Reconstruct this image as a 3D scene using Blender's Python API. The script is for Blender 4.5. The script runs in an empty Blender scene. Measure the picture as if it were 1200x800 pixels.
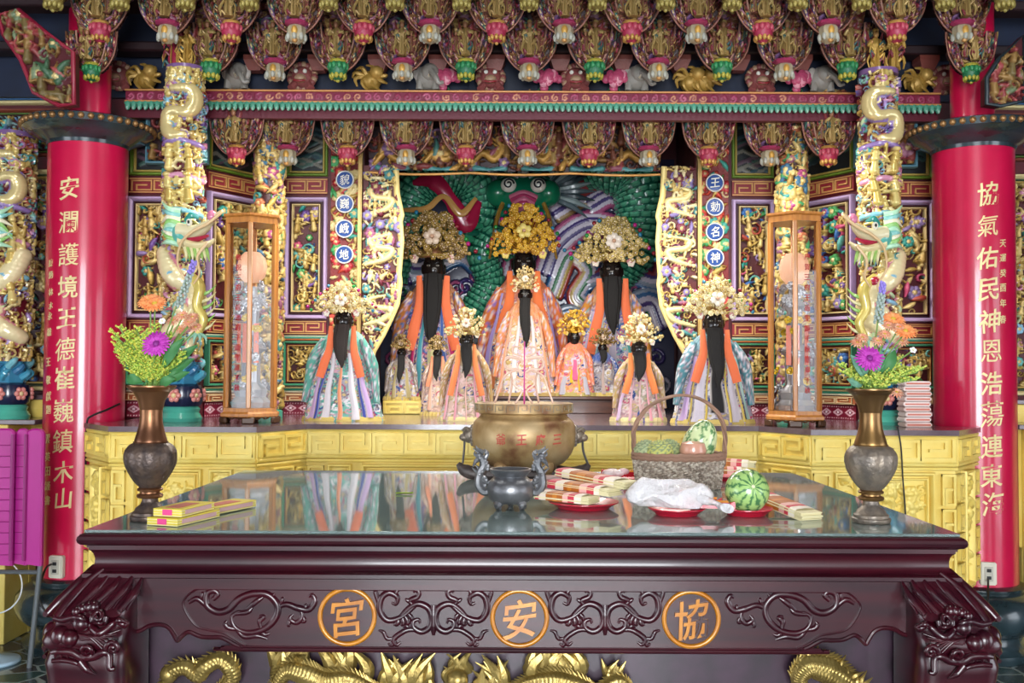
import bpy, bmesh, math, random
import numpy as np
from mathutils import Vector, Matrix, Euler

PI = math.pi
SC = bpy.context.scene
COL = SC.collection
rnd = random.Random(7)

# ------------------------------------------------------------------ camera
F = 1200 * 35.0 / 36.0
CAM = Vector((0, 0, 1.6))
ROT = Euler((math.radians(91.67), 0, 0)).to_matrix() @ Matrix.Rotation(math.radians(0.28), 3, 'Z')
cd = bpy.data.cameras.new('camera'); cd.lens = 35; cd.sensor_width = 36; cd.sensor_fit = 'HORIZONTAL'
cd.clip_start = 0.05
cam = bpy.data.objects.new('camera', cd); COL.objects.link(cam)
cam.matrix_world = Matrix.Translation(CAM) @ ROT.to_4x4()
SC.camera = cam

def to(px, py, Y):
    """the point of the hall at distance Y that the photograph shows at (px, py)"""
    d = ROT @ Vector(((px - 600) / F, (400 - py) / F, -1))
    return CAM + d * (Y / d.y)
def on(px, py, z):
    d = ROT @ Vector(((px - 600) / F, (400 - py) / F, -1))
    return CAM + d * ((z - CAM.z) / d.z)
def zat(py, Y, px=610): return to(px, py, Y).z
def xat(px, Y, py=434): return to(px, py, Y).x

def lin(v): return v / 12.92 if v <= 0.04045 else ((v + 0.055) / 1.055) ** 2.4
def hx(h, a=0.0):
    h = h.lstrip('#')
    return (lin(int(h[0:2], 16) / 255), lin(int(h[2:4], 16) / 255), lin(int(h[4:6], 16) / 255), a)

# ------------------------------------------------------------------ materials
MATS = {}
def nm(name):
    m = bpy.data.materials.new(name); m.use_nodes = True
    b = m.node_tree.nodes['Principled BSDF']
    MATS[name] = m
    return m, m.node_tree, b
def add_bump(nt, b, scale, strength, dist=0.01, detail=3, vor=False):
    tc = nt.nodes.new('ShaderNodeTexCoord')
    if vor:
        t = nt.nodes.new('ShaderNodeTexVoronoi'); t.inputs['Scale'].default_value = scale; out = t.outputs['Distance']
    else:
        t = nt.nodes.new('ShaderNodeTexNoise'); t.inputs['Scale'].default_value = scale; t.inputs['Detail'].default_value = detail; out = t.outputs['Fac']
    nt.links.new(tc.outputs['Object'], t.inputs['Vector'])
    bp = nt.nodes.new('ShaderNodeBump'); bp.inputs['Strength'].default_value = strength; bp.inputs['Distance'].default_value = dist
    nt.links.new(out, bp.inputs['Height']); nt.links.new(bp.outputs['Normal'], b.inputs['Normal'])
    return t
def ramp(nt, fac, stops):
    r = nt.nodes.new('ShaderNodeValToRGB')
    el = r.color_ramp.elements
    while len(el) > 1: el.remove(el[-1])
    el[0].position = stops[0][0]; el[0].color = (*stops[0][1][:3], 1)
    for p, c in stops[1:]:
        e = el.new(p); e.color = (*c[:3], 1)
    nt.links.new(fac, r.inputs['Fac'])
    return r.outputs['Color']
def solid(name, col, rough=0.5, metal=0.0, mix=None, scale=8, bump=0, bscale=60, coat=0, spec=None, stretch=None):
    """one paint or metal, with a little worn unevenness"""
    m, nt, b = nm(name)
    b.inputs['Roughness'].default_value = rough; b.inputs['Metallic'].default_value = metal
    if coat: b.inputs['Coat Weight'].default_value = coat; b.inputs['Coat Roughness'].default_value = 0.08
    if spec is not None: b.inputs['Specular IOR Level'].default_value = spec
    c = hx(col)
    if mix:
        tc = nt.nodes.new('ShaderNodeTexCoord'); n = nt.nodes.new('ShaderNodeTexNoise')
        n.inputs['Scale'].default_value = scale; n.inputs['Detail'].default_value = 5
        if stretch:
            mp = nt.nodes.new('ShaderNodeMapping'); mp.inputs['Scale'].default_value = stretch
            nt.links.new(tc.outputs['Object'], mp.inputs['Vector']); nt.links.new(mp.outputs['Vector'], n.inputs['Vector'])
        else: nt.links.new(tc.outputs['Object'], n.inputs['Vector'])
        nt.links.new(ramp(nt, n.outputs['Fac'], [(0.35, c), (0.65, hx(mix))]), b.inputs['Base Color'])
    else: b.inputs['Base Color'].default_value = (*c[:3], 1)
    if bump: add_bump(nt, b, bscale, bump)
    return m
def painted(name, rough, bump=0, bscale=80, coat=0, sheen=0):
    """several paints on one carving: colour (and gilding in alpha) stored per vertex"""
    m, nt, b = nm(name)
    a = nt.nodes.new('ShaderNodeAttribute'); a.attribute_name = 'Col'
    nt.links.new(a.outputs['Color'], b.inputs['Base Color']); nt.links.new(a.outputs['Alpha'], b.inputs['Metallic'])
    b.inputs['Roughness'].default_value = rough
    if coat: b.inputs['Coat Weight'].default_value = coat; b.inputs['Coat Roughness'].default_value = 0.1
    if sheen: b.inputs['Sheen Weight'].default_value = sheen
    if bump: add_bump(nt, b, bscale, bump)
    return m
PAINT = painted('painted_carving', 0.42, 0.2, 120)
GLAZE = painted('glazed_carving', 0.22, 0, coat=0.3)
CLOTH = painted('embroidered_cloth', 0.75, 0.4, 220)
FLORA = painted('plant_colours', 0.6)

# ------------------------------------------------------------------ meshes
class MB:
    def __init__(s): s.V = []; s.Fc = []; s.C = []; s.n = 0
    def add(s, vf, col=(0.5, 0.5, 0.5, 0), M=None, at=None):
        V, Fs = vf
        V = np.asarray(V, float)
        if M is not None:
            A = np.array(M); V = V @ A[:3, :3].T + (A[:3, 3] if A.shape[0] == 4 else 0)
        if at is not None: V = V + np.array(at)
        col = np.asarray(col, float)
        if col.ndim == 1: col = np.tile(col, (len(V), 1))
        s.V.append(V); s.C.append(col)
        for f in Fs:
            if isinstance(f, np.ndarray): s.Fc.extend((f + s.n).tolist())
            else: s.Fc.append([i + s.n for i in f])
        s.n += len(V)
        return s
    def build(s, name, mat, parent=None, M=None, angle=42, smooth=True):
        me = bpy.data.meshes.new(name)
        V = np.concatenate(s.V) if s.V else np.zeros((0, 3))
        if M is not None:
            A = np.array(M); V = V @ A[:3, :3].T + A[:3, 3]
        me.from_pydata(V.tolist(), [], s.Fc)
        C = np.concatenate(s.C)
        at = me.color_attributes.new('Col', 'FLOAT_COLOR', 'POINT')
        at.data.foreach_set('color', C.astype(np.float32).ravel())
        if smooth:
            me.polygons.foreach_set('use_smooth', np.ones(len(me.polygons), bool))
            me.set_sharp_from_angle(angle=math.radians(angle))
        if mat is not None: me.materials.append(mat)
        me.update()
        o = bpy.data.objects.new(name, me); COL.objects.link(o)
        if parent is not None: o.parent = parent
        return o

def quads(m, n, cu=False, cv=False):
    a = np.arange(m * n).reshape(m, n)
    if cu: a = np.vstack([a, a[:1]])
    if cv: a = np.hstack([a, a[:, :1]])
    return np.stack([a[:-1, :-1], a[:-1, 1:], a[1:, 1:], a[1:, :-1]], -1).reshape(-1, 4)
def grid(P, cu=False, cv=False):
    m, n = P.shape[:2]
    return P.reshape(-1, 3), [quads(m, n, cu, cv)]
def sph(c, r, nu=12, nv=8):
    r = (r, r, r) if not hasattr(r, '__len__') else r
    t = np.linspace(0.02, PI - 0.02, nv)[:, None]; p = np.linspace(0, 2 * PI, nu, endpoint=False)[None]
    P = np.stack([r[0] * np.sin(t) * np.cos(p) + c[0], r[1] * np.sin(t) * np.sin(p) + c[1], r[2] * np.cos(t) + 0 * p + c[2]], -1)
    V, Fs = grid(P, cv=True)
    k = len(V)
    Fs = [Fs[0][:, ::-1], list(range(nu)), list(range(k - nu, k))[::-1]]
    return V, Fs
def lathe(prof, n=32, f=None):
    """prof: [(r, z)], f(theta, z) scales the radius"""
    pr = np.array(prof, float)
    th = np.linspace(0, 2 * PI, n, endpoint=False)[None]
    r = np.maximum(pr[:, :1], 1e-5) + 0 * th; z = pr[:, 1:2] + 0 * th
    if f is not None: r = r * f(th + 0 * r, z)
    P = np.stack([r * np.cos(th), r * np.sin(th), z], -1)
    V, Fs = grid(P, cv=True)
    if pr[0, 0] > 1e-4: Fs.append(list(range(n)))
    if pr[-1, 0] > 1e-4: k = len(V); Fs.append(list(range(k - n, k)))
    return V, Fs
def spline(pts, n=24, closed=False):
    p = np.array([list(q) for q in pts], float)
    if closed: q = np.vstack([p[-1], p, p[0], p[1]])
    else: q = np.vstack([2 * p[0] - p[1], p, 2 * p[-1] - p[-2]])
    k = len(q) - 3
    t = np.linspace(0, k, n, endpoint=not closed); i = np.minimum(t.astype(int), k - 1); u = (t - i)[:, None]
    a, b, c, d = q[i], q[i + 1], q[i + 2], q[i + 3]
    return 0.5 * (2 * b + (c - a) * u + (2 * a - 5 * b + 4 * c - d) * u ** 2 + (3 * b - a - 3 * c + d) * u ** 3)
def tube(pts, rad, n=8, closed=False, flat=1.0, up=None):
    """round (or flattened) bar along pts"""
    p = np.array([list(q) for q in pts], float); m = len(p)
    r = np.interp(np.linspace(0, 1, m), np.linspace(0, 1, len(rad)), rad) if hasattr(rad, '__len__') else np.full(m, rad)
    if closed: T = np.roll(p, -1, 0) - np.roll(p, 1, 0)
    else: T = np.gradient(p, axis=0)
    T /= np.linalg.norm(T, axis=1)[:, None] + 1e-12
    if up is not None:
        u = np.array(up, float); A = np.cross(T, u); A /= np.linalg.norm(A, axis=1)[:, None] + 1e-9
        B = np.cross(A, T)
    else:
        A = np.zeros_like(p); a = np.cross(T[0], [0.13, 0.21, 0.97])
        if np.linalg.norm(a) < 0.1: a = np.cross(T[0], [1, 0, 0])
        for i in range(m):
            a = a - T[i] * a.dot(T[i]); a /= np.linalg.norm(a) + 1e-12; A[i] = a
        B = np.cross(T, A)
    th = np.linspace(0, 2 * PI, n, endpoint=False)
    P = p[:, None] + r[:, None, None] * (A[:, None] * np.cos(th)[None, :, None] + flat * B[:, None] * np.sin(th)[None, :, None])
    V, Fs = grid(P, cu=closed, cv=True)
    if not closed: k = len(V); Fs += [list(range(n))[::-1], list(range(k - n, k))]
    return V, Fs
def box(c, s, b=0.0, seg=1):
    bm = bmesh.new(); bmesh.ops.create_cube(bm, size=1)
    for v in bm.verts: v.co = Vector((v.co.x * s[0], v.co.y * s[1], v.co.z * s[2]))
    if b: bmesh.ops.bevel(bm, geom=bm.edges[:], offset=min(b, min(s) * 0.45), segments=seg, affect='EDGES')
    bm.verts.index_update()
    V = np.array([v.co[:] for v in bm.verts]) + np.array(c); Fs = [[v.index for v in f.verts] for f in bm.faces]
    bm.free()
    return V, Fs
def prism(poly, y0, y1, bevel=0.0):
    """poly in x,z, extruded from y0 (front) to y1"""
    p = np.array(poly, float); k = len(p)
    if np.sum(p[:, 0] * np.roll(p[:, 1], -1) - np.roll(p[:, 0], -1) * p[:, 1]) < 0: p = p[::-1]
    rings = [(p, y0)]
    if bevel:
        d = np.roll(p, -1, 0) - np.roll(p, 1, 0); d /= np.linalg.norm(d, axis=1)[:, None] + 1e-9
        inn = p + np.stack([-d[:, 1], d[:, 0]], 1) * bevel
        rings = [(inn, y0), (p, y0 + bevel)]
    rings.append((p, y1))
    P = np.stack([np.stack([q[:, 0], np.full(k, y), q[:, 1]], 1) for q, y in rings])
    V, Fs = grid(P, cv=True)
    return V, [Fs[0], list(range(k)), list(range(len(V) - k, len(V)))[::-1]]
def bar(p, q, w, d):
    """straight bar of w x d between two points, with w in the x-z plane and d along y"""
    p, q = np.array(p, float), np.array(q, float); t = q - p; L = np.linalg.norm(t) + 1e-9; t /= L
    n = np.array([-t[2], 0, t[0]]) * w / 2; y = np.array([0, d / 2, 0]); e = t * 0
    V = [p - n - y, p + n - y, p + n + y, p - n + y, q - n - y, q + n - y, q + n + y, q - n + y]
    return V, [[0, 1, 2, 3], [7, 6, 5, 4], [0, 4, 5, 1], [1, 5, 6, 2], [2, 6, 7, 3], [3, 7, 4, 0]]

# ------------------------------------------------------------------ objects
def thing(name, label, cat, loc=(0, 0, 0), rz=0, group=None):
    o = bpy.data.objects.new(name, None); COL.objects.link(o); o.empty_display_size = 0.05
    o.location = loc; o.rotation_euler = (0, 0, rz)
    return tag(o, label, cat, group)
def tag(o, label=None, cat=None, group=None, kind='thing'):
    if label: o['label'] = label
    if cat: o['category'] = cat
    if group: o['group'] = group
    if kind: o['kind'] = kind
    return o
def struct(o): o['kind'] = 'structure'; return o
def dup(root, loc=None, rz=None, label=None, group=None, sc=None):
    r = root.copy(); COL.objects.link(r)
    if loc is not None: r.location = loc
    if rz is not None: r.rotation_euler = (0, 0, rz)
    if label: r['label'] = label
    if group: r['group'] = group
    if sc: r.scale = sc
    for ch in list(root.children):
        c = ch.copy(); COL.objects.link(c); c.parent = r
        for g in list(ch.children):
            d = g.copy(); COL.objects.link(d); d.parent = c
    return r

# ------------------------------------------------------------------ lettering
def glyph(ch, size, depth=0.004, bold=0.0):
    """one written character as a mesh in x-z, centred, facing -y"""
    cu = bpy.data.curves.new('glyph', 'FONT'); cu.body = ch; cu.size = 1.0
    cu.align_x = 'CENTER'; cu.extrude = 0.5; cu.offset = bold; cu.resolution_u = 3
    if ch in '瀾護德巍鎮氣恩蕩嚴爺獻題謹貌勅': cu.offset = bold * .25
    ob = bpy.data.objects.new('glyph', cu); COL.objects.link(ob)
    bpy.context.view_layer.update()
    me = bpy.data.meshes.new_from_object(ob.evaluated_get(bpy.context.evaluated_depsgraph_get()))
    V = np.array([v.co[:] for v in me.vertices]) if len(me.vertices) else np.zeros((0, 3))
    Fs = [list(p.vertices) for p in me.polygons]
    bpy.data.objects.remove(ob); bpy.data.curves.remove(cu); bpy.data.meshes.remove(me)
    if len(V):
        lo, hi = V.min(0), V.max(0); V = V - (lo + hi) / 2
        k = size / max(hi[0] - lo[0], hi[1] - lo[1])
        V = np.stack([V[:, 0] * k, -V[:, 2] * depth, V[:, 1] * k], 1)
    return V, Fs
def brush(V, slant=0.08, wob=0.03, seed=0):
    """a hand-brushed slant for a character: strokes rise to the right"""
    V = np.array(V); s = np.abs(V[:, [0, 2]]).max() + 1e-9
    x, z = V[:, 0] / s, V[:, 2] / s
    V[:, 2] = (z + slant * x + wob * np.sin(2.5 * x + seed)) * s
    V[:, 0] = (x * 0.9 + wob * np.sin(3 * z + seed) + 0.03 * z) * s
    return V

# ------------------------------------------------------------------ carved relief
GOLD = [hx('#c9b070', .2), hx('#d6c084', .2), hx('#b0935a', .2), hx('#c2a766', .2)]
class Carve:
    """a carved board: height and paint on a W x H grid"""
    def __init__(s, W, H, res, seed, ground, wrapx=False):
        s.W, s.H, s.res = W, H, res
        s.nx = max(3, int(round(W / res)) + (0 if wrapx else 1)); s.nz = max(3, int(round(H / res)) + 1)
        s.x = np.linspace(0, W, s.nx, endpoint=not wrapx); s.z = np.linspace(0, H, s.nz)
        s.h = np.zeros((s.nz, s.nx)); s.c = np.tile(np.array(ground, float), (s.nz, s.nx, 1))
        s.r = random.Random(seed); s.wrapx = wrapx
    def dab(s, x, z, r, base, col, k=1.0):
        for xx in ((x, x - s.W, x + s.W) if s.wrapx else (x,)):
            i0, i1 = np.searchsorted(s.x, [xx - r, xx + r]); j0, j1 = np.searchsorted(s.z, [z - r, z + r])
            if i1 <= i0 or j1 <= j0: continue
            d = ((s.x[i0:i1] - xx)[None] ** 2 + (s.z[j0:j1] - z)[:, None] ** 2) / (r * r)
            hh = base + k * r * np.sqrt(np.maximum(0, 1 - d)); sub = s.h[j0:j1, i0:i1]; m = (d < 1) & (hh > sub)
            sub[m] = hh[m]; s.c[j0:j1, i0:i1][m] = col
    def stroke(s, pts, rad, base, col, k=1.0):
        p = np.array(pts, float); L = np.sum(np.linalg.norm(np.diff(p, axis=0), axis=1))
        mr = max(rad) if hasattr(rad, '__len__') else rad
        n = max(4, int(L / (mr * 0.45)) + 1)
        t = np.linspace(0, 1, n); u = np.linspace(0, 1, len(p))
        X, Z = np.interp(t, u, p[:, 0]), np.interp(t, u, p[:, 1])
        R = np.interp(t, np.linspace(0, 1, len(rad)), rad) if hasattr(rad, '__len__') else np.full(n, rad)
        for a, b, r in zip(X, Z, R): s.dab(a, b, max(r, s.res * 0.7), base, col, k)
    def pick(s, pal, j=0.1):
        c = s.r.choice(pal); f = 1 + s.r.uniform(-j, j)
        return (c[0] * f, c[1] * f, c[2] * f, c[3] if len(c) > 3 else 0)
    def curl(s, x, z, size, pal, base=0.0):
        a = s.r.uniform(0, 2 * PI); hd = s.r.choice((-1, 1)); t = np.linspace(0, 1, 22)
        ang = a + hd * t * 2 * PI * 1.15; rr = size * (1 - 0.85 * t)
        s.stroke(np.stack([x + rr * np.cos(ang), z + rr * np.sin(ang)], 1), [size * .09, size * .18, size * .15, size * .09], base, s.pick(pal), 1.5)
    def leaf(s, x, z, size, pal, base=0.0, a=None):
        a = s.r.uniform(0, 2 * PI) if a is None else a; b = s.r.uniform(-.8, .8); t = np.linspace(0, 1, 9)
        ang = a + b * t
        p = np.stack([x + np.cumsum(np.cos(ang)) * size / 9, z + np.cumsum(np.sin(ang)) * size / 9], 1)
        s.stroke(p, [size * .04, size * .13, size * .15, size * .09, size * .03], base, s.pick(pal), 1.4)
    def flower(s, x, z, size, pal, base=0.0):
        c = s.pick(pal); n = s.r.choice((5, 6, 7))
        for k in range(n):
            a = k * 2 * PI / n
            s.dab(x + size * .6 * math.cos(a), z + size * .6 * math.sin(a), size * .42, base, c)
        s.dab(x, z, size * .36, base + size * .2, GOLD[1])
    def figure(s, x, z, size, pal, base=0.0):
        g = s.pick(pal); ln = s.r.uniform(-.25, .25)
        s.stroke([(x - ln * size * .3, z), (x, z + size * .5)], [size * .15, size * .09], base, g, 1.3)
        s.stroke([(x, z + size * .45), (x + ln * size * .2, z + size * .68)], [size * .12, size * .1], base + .08 * size, s.pick(pal), 1.2)
        s.dab(x + ln * size * .3, z + size * .84, size * .095, base + size * .15, s.pick(pal))
        for d in (-1, 1):
            s.stroke([(x + d * size * .13, z + size * .68), (x + d * size * .33, z + size * s.r.uniform(.4, .7)), (x + d * size * .3, z + size * s.r.uniform(.3, 1.0))], size * .05, base + size * .08, s.pick(pal), 1.3)
            s.leaf(x + d * size * .1, z + size * .3, size * .45, pal, base, PI * .5 - d * s.r.uniform(.6, 2))
    def dragon(s, pts, r, col, base=0.0, belly=None):
        p = spline([(a, b, 0) for a, b in pts], 60)[:, :2]
        s.stroke(p, [r * .6, r, r, r * .8, r * .35], base, col)
        d = np.gradient(p, axis=0); d /= np.linalg.norm(d, axis=1)[:, None] + 1e-9
        for i in range(2, 58, 2):      # spines
            q = p[i] + np.array([-d[i, 1], d[i, 0]]) * r * 1.05
            s.dab(q[0], q[1], r * .3, base, belly if belly is not None else col)
    def fill(s, n, size, pals, mix=(.5, .3, .1, .1), deep=0.02, main=.62):
        """scatter curls, leaves, blossoms and little figures"""
        for _ in range(n):
            x, z = s.r.uniform(0, s.W), s.r.uniform(0, s.H); q = s.r.random(); sz = size * s.r.uniform(.6, 1.35); b = s.r.uniform(0, deep)
            pal = pals[0] if s.r.random() < main else pals[1]
            if q < mix[0]: s.curl(x, z, sz * .5, pal, b)
            elif q < mix[0] + mix[1]: s.leaf(x, z, sz * 1.3, pal, b)
            elif q < mix[0] + mix[1] + mix[2]: s.flower(x, z, sz * .5, pals[1], b)
            else: s.figure(x, z - sz * .6, sz * 1.5, pals[0], b)
        return s
    def scales(s, amp, sx, sz):
        X, Z = np.meshgrid(s.x, s.z); row = np.floor(Z / sz); u = ((X / sx + .5 * (row % 2)) % 1) - .5; v = Z / sz - row
        s.h += amp * np.sqrt(np.maximum(0, 1 - (u * 2) ** 2)) * (1 - v)
    def mesh(s, fn, mask=None):
        X, Z = np.meshgrid(s.x, s.z); P = fn(X, Z, s.h)
        V, Fs = grid(P, cv=s.wrapx); q = Fs[0]
        if mask is not None:
            m = mask(X, Z).ravel(); q = q[m[q].all(1)]
        return (V, [q]), s.c.reshape(-1, 4)
def flatmap(x0=0, z0=0, y=0): return lambda X, Z, h: np.stack([X + x0, y - h, Z + z0], -1)
def cylmap(R, a0=-PI / 2, W=None):
    """wrap round a post; x = 0 lies at the back"""
    return lambda X, Z, h: np.stack([(R + h) * np.cos(X / R + PI / 2), (R + h) * np.sin(X / R + PI / 2), Z], -1)
def rim(mb, x0, x1, z0, z1, w, y0, y1, col, prof=None):
    """mitred rectangular moulding, outer size given, rounded face between y0 (front) and y1"""
    pr = prof or [(0, 1), (0, .25), (.18, 0), (.5, -.0), (.82, .25), (1, 1)]
    P = []
    for a, b in pr:
        d = a * w; y = y0 + (y1 - y0) * b
        P.append([(x0 + d, y, z0 + d), (x1 - d, y, z0 + d), (x1 - d, y, z1 - d), (x0 + d, y, z1 - d)])
    mb.add(grid(np.array(P), cv=True), col)
def key_unit(w, h):
    """one squared spiral of the key fret, as a line in a w x h cell"""
    return [(0, 0), (0, h), (w, h), (w, 0), (w * .24, 0), (w * .24, h * .52), (w * .74, h * .52)]
def fret(mb, x0, x1, z0, z1, n, lw, y, d, col, flip=True):
    W = (x1 - x0) / n; H = z1 - z0
    for k in range(n):
        pts = key_unit(W * .88, H)
        if k % 2 and flip: pts = [(W * .88 - a, H - b) for a, b in pts]
        pts = [(x0 + k * W + W * .06 + a, z0 + b) for a, b in pts]
        for i_, (a, b) in enumerate(zip(pts[:-1], pts[1:])):
            yy = y - .0007 * (i_ % 3) - .0003 * (k % 2); va, vb = np.array([a[0], yy, a[1]]), np.array([b[0], yy, b[1]]); t = (vb - va); t = t / (np.linalg.norm(t) + 1e-9) * lw * .5
            mb.add(bar(va - t, vb + t, lw, d), col)
        pass
# ------------------------------------------------------------------ materials of the hall
LACQ = solid('purple_lacquer', '#280310', 0.32, 0, '#3a0513', 3, coat=0.3, stretch=(1, 4, 12))
LACQ_DARK = solid('dark_purple_lacquer', '#241420', 0.4, 0, '#3a2234', 14, coat=0.25)  # the recessed panel's own dark purple lacquer
RED = solid('red_lacquer', '#cf1048', 0.3, 0, '#bb0c3c', 2.5, coat=0.5)
STONE_DK = solid('black_green_stone', '#1d2a2e', 0.22, 0, '#31434a', 7, coat=0.4)
SLAB = solid('purple_grey_stone', '#5d4a52', 0.18, 0, '#6d5c62', 12, coat=0.4)
YELLOW = solid('yellow_gold_paint', '#e8cb62', 0.4, 0.1, '#f0da7c', 5, bump=0.15, bscale=50)
GOLDM = solid('bright_gold', '#b39c5c', 0.36, 0.7, '#947e44', 20, bump=0.2, bscale=70)
ORANGE_GOLD = solid('amber_lacquer', '#c4801e', 0.32, 0.15, '#a5620f', 15, coat=0.4)
PALE_GOLD = solid('pale_gold_leaf', '#e6d49a', 0.45, 0.2)
WHITE_PL = solid('ivory_plastic', '#d6d2c2', 0.4)
BLACK = solid('black_rubber', '#0e0e10', 0.5)
WALLRED = solid('deep_red_paint', '#5c1420', 0.5, 0, '#451018', 6)
TIMBER = solid('honey_timber', '#c07f35', 0.4, 0, '#a8672a', 4, coat=0.2, stretch=(14, 14, 1.5))
DARKRED = solid('dark_ceiling_red', '#2a1016', 0.6, 0, '#1c0e14', 3)

def paving():
    m, nt, b = nm('crazy_paving')
    tc = nt.nodes.new('ShaderNodeTexCoord')
    n = nt.nodes.new('ShaderNodeTexNoise'); n.inputs['Scale'].default_value = 2.5
    mx = nt.nodes.new('ShaderNodeMix'); mx.data_type = 'VECTOR'; mx.inputs['Factor'].default_value = 0.12
    nt.links.new(tc.outputs['Object'], n.inputs['Vector']); nt.links.new(tc.outputs['Object'], mx.inputs[4]); nt.links.new(n.outputs['Color'], mx.inputs[5])
    v = nt.nodes.new('ShaderNodeTexVoronoi'); v.feature = 'DISTANCE_TO_EDGE'; v.inputs['Scale'].default_value = 7
    v2 = nt.nodes.new('ShaderNodeTexVoronoi'); v2.inputs['Scale'].default_value = 7
    for q in (v, v2): nt.links.new(mx.outputs[1], q.inputs['Vector'])
    st = ramp(nt, v2.outputs['Color'], [(0.1, hx('#2a4340')), (0.4, hx('#3a3038')), (0.6, hx('#2c4a48')), (0.9, hx('#4b4a52'))])
    ed = ramp(nt, v.outputs['Distance'], [(0.035, (1, 1, 1)), (0.06, (0, 0, 0))])
    m2 = nt.nodes.new('ShaderNodeMix'); m2.data_type = 'RGBA'; m2.inputs[7].default_value = (*hx('#8e9a98')[:3], 1)
    nt.links.new(ed, m2.inputs['Factor']); nt.links.new(st, m2.inputs[6]); nt.links.new(m2.outputs[2], b.inputs['Base Color'])
    b.inputs['Roughness'].default_value = 0.25
    bp = nt.nodes.new('ShaderNodeBump'); bp.inputs['Strength'].default_value = 0.3; bp.inputs['Distance'].default_value = 0.004; bp.invert = True
    nt.links.new(ed, bp.inputs['Height']); nt.links.new(bp.outputs['Normal'], b.inputs['Normal'])
    return m
PAVE = paving()

def slab(name, x0, x1, y0, y1, z0, z1, mat):
    return struct(MB().add(box(((x0 + x1) / 2, (y0 + y1) / 2, (z0 + z1) / 2), (x1 - x0, y1 - y0, z1 - z0))).build(name, mat, smooth=False))
HX = 0.115                                            # the hall's axis
mir = lambda x: 2 * HX - x
slab('floor', -6, 6.2, -5, 9.4, -0.1, 0, PAVE)
slab('ceiling', -6, 6.2, -5, 9.4, 4.25, 4.35, DARKRED)
# side walls, each with a wide bay open to daylight in front of the shrine
for nm_, x0, x1 in (('wall_left', -6.1, -6), ('wall_right', 6.2, 6.3)):
    m = MB()
    for y0, y1, z0 in ((-5, -1.2, 0), (2.4, 9.4, 0), (-1.2, 2.4, 2.75)): m.add(box(((x0 + x1) / 2, (y0 + y1) / 2, (z0 + 4.25) / 2), (x1 - x0, y1 - y0, 4.25 - z0)))
    struct(m.build(nm_, WALLRED, smooth=False))

# ------------------------------------------------------------------ light
W = bpy.data.worlds.new('daylight'); SC.world = W; W.use_nodes = True
bg = W.node_tree.nodes['Background']; bg.inputs['Color'].default_value = (0.86, 0.92, 1.0, 1); bg.inputs['Strength'].default_value = 2.4
def area(name, loc, rot, sx, sy, power, col=(1, 1, 1)):
    l = bpy.data.lights.new(name, 'AREA'); l.shape = 'RECTANGLE'; l.size = sx; l.size_y = sy; l.energy = power; l.color = col
    o = bpy.data.objects.new(name, l); COL.objects.link(o); o.location = loc; o.rotation_euler = rot
    return o
R_ = math.radians
# daylight through the open temple front behind the camera
area('open_front_daylight', (0.1, -4.6, 1.9), (R_(90), 0, 0), 3.0, 2.6, 260, (0.93, 0.97, 1.0))
# area lights added over hall and shrine to brighten the statues, no fixtures seen
for x in (-1.5, 1.6):
    area('hall_fill_light', (x, 3.6, 4.1), (0, 0, 0), 0.25, 1.6, 12, (1.0, 0.97, 0.92))
area('shrine_fill_light', (HX, 5.75, 2.98), (R_(-8), 0, 0), 3.2, 0.08, 42, (1.0, 0.95, 0.86))
SC.view_settings.view_transform = 'Standard'; SC.view_settings.look = 'None'
SC.view_settings.exposure = 1.15; SC.view_settings.gamma = 1.0; SC.view_settings.use_curve_mapping = False

# ------------------------------------------------------------------ offering table
TX, TW, TY0, TY1, TZ = 0.03, 1.195, 2.68, 4.32, 1.157
tb = thing('offering_table', 'wide purple-black lacquered offering table with lion-mask legs and gold dragons', 'table', (TX, TY0, 0))
def swp(prof, name, mat, parent, w=TW, y0=0.0, y1=TY1 - TY0):
    P = []
    for o, z in prof: P.append([(-w + o, y0 + o, z), (w - o, y0 + o, z), (w - o, y1 - o, z), (-w + o, y1 - o, z)])
    V, Fs = grid(np.array(P), cv=True); k = len(V)
    return MB().add((V, [Fs[0], [0, 1, 2, 3], [k - 4, k - 3, k - 2, k - 1]])).build(name, mat, parent, angle=28)
arc = lambda cx, cz, r, a0, a1, n=7: [(cx + r * math.cos(R_(a0 + (a1 - a0) * i / (n - 1))), cz + r * math.sin(R_(a0 + (a1 - a0) * i / (n - 1)))) for i in range(n)]
swp([(0.016, TZ)] + arc(0.016, TZ - 0.016, 0.016, 90, 270) + [(0.02, TZ - 0.034), (0.02, TZ - 0.04)], 'tabletop', LACQ, tb)
swp([(0.024, TZ - 0.0405), (0.024, TZ - 0.046)] + [(.029, TZ - .05), (.034, TZ - .058), (.0365, TZ - .07), (.0365, TZ - .082), (.034, TZ - .092), (.028, TZ - .099), (.02, TZ - .103)] + [(0.017, TZ - 0.104), (0.012, TZ - 0.108), (0.012, TZ - 0.118), (0.022, TZ - 0.122), (0.022, TZ - 0.15), (0.03, TZ - 0.15)], 'cove_moulding', LACQ, tb)
def tp(px, py, Y=TY0 + 0.03):        # a photograph point as table-local x, z
    p = to(px, py, Y); return (p.x - TX, p.z)
edge = [(154, 744), (164, 743.5), (174, 738), (184, 736), (192, 737), (199, 741), (205, 750), (208, 755), (213, 750), (218, 746), (223, 745), (235, 750), (247, 751), (259, 751), (268, 755), (275, 759), (286, 763), (301, 765)]
ez = [(x, tp(609, y)[1]) for x, y in edge]
L = [(tp(x, 740)[0] , z) for x, z in ez]
poly = [(L[0][0], TZ - 0.118)] + L + [(-x, z) for x, z in L[::-1]] + [(-L[0][0], TZ - 0.118)]
MB().add(prism(poly, 0.03, 0.075, 0.004)).build('apron', LACQ, tb, angle=35)
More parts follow.
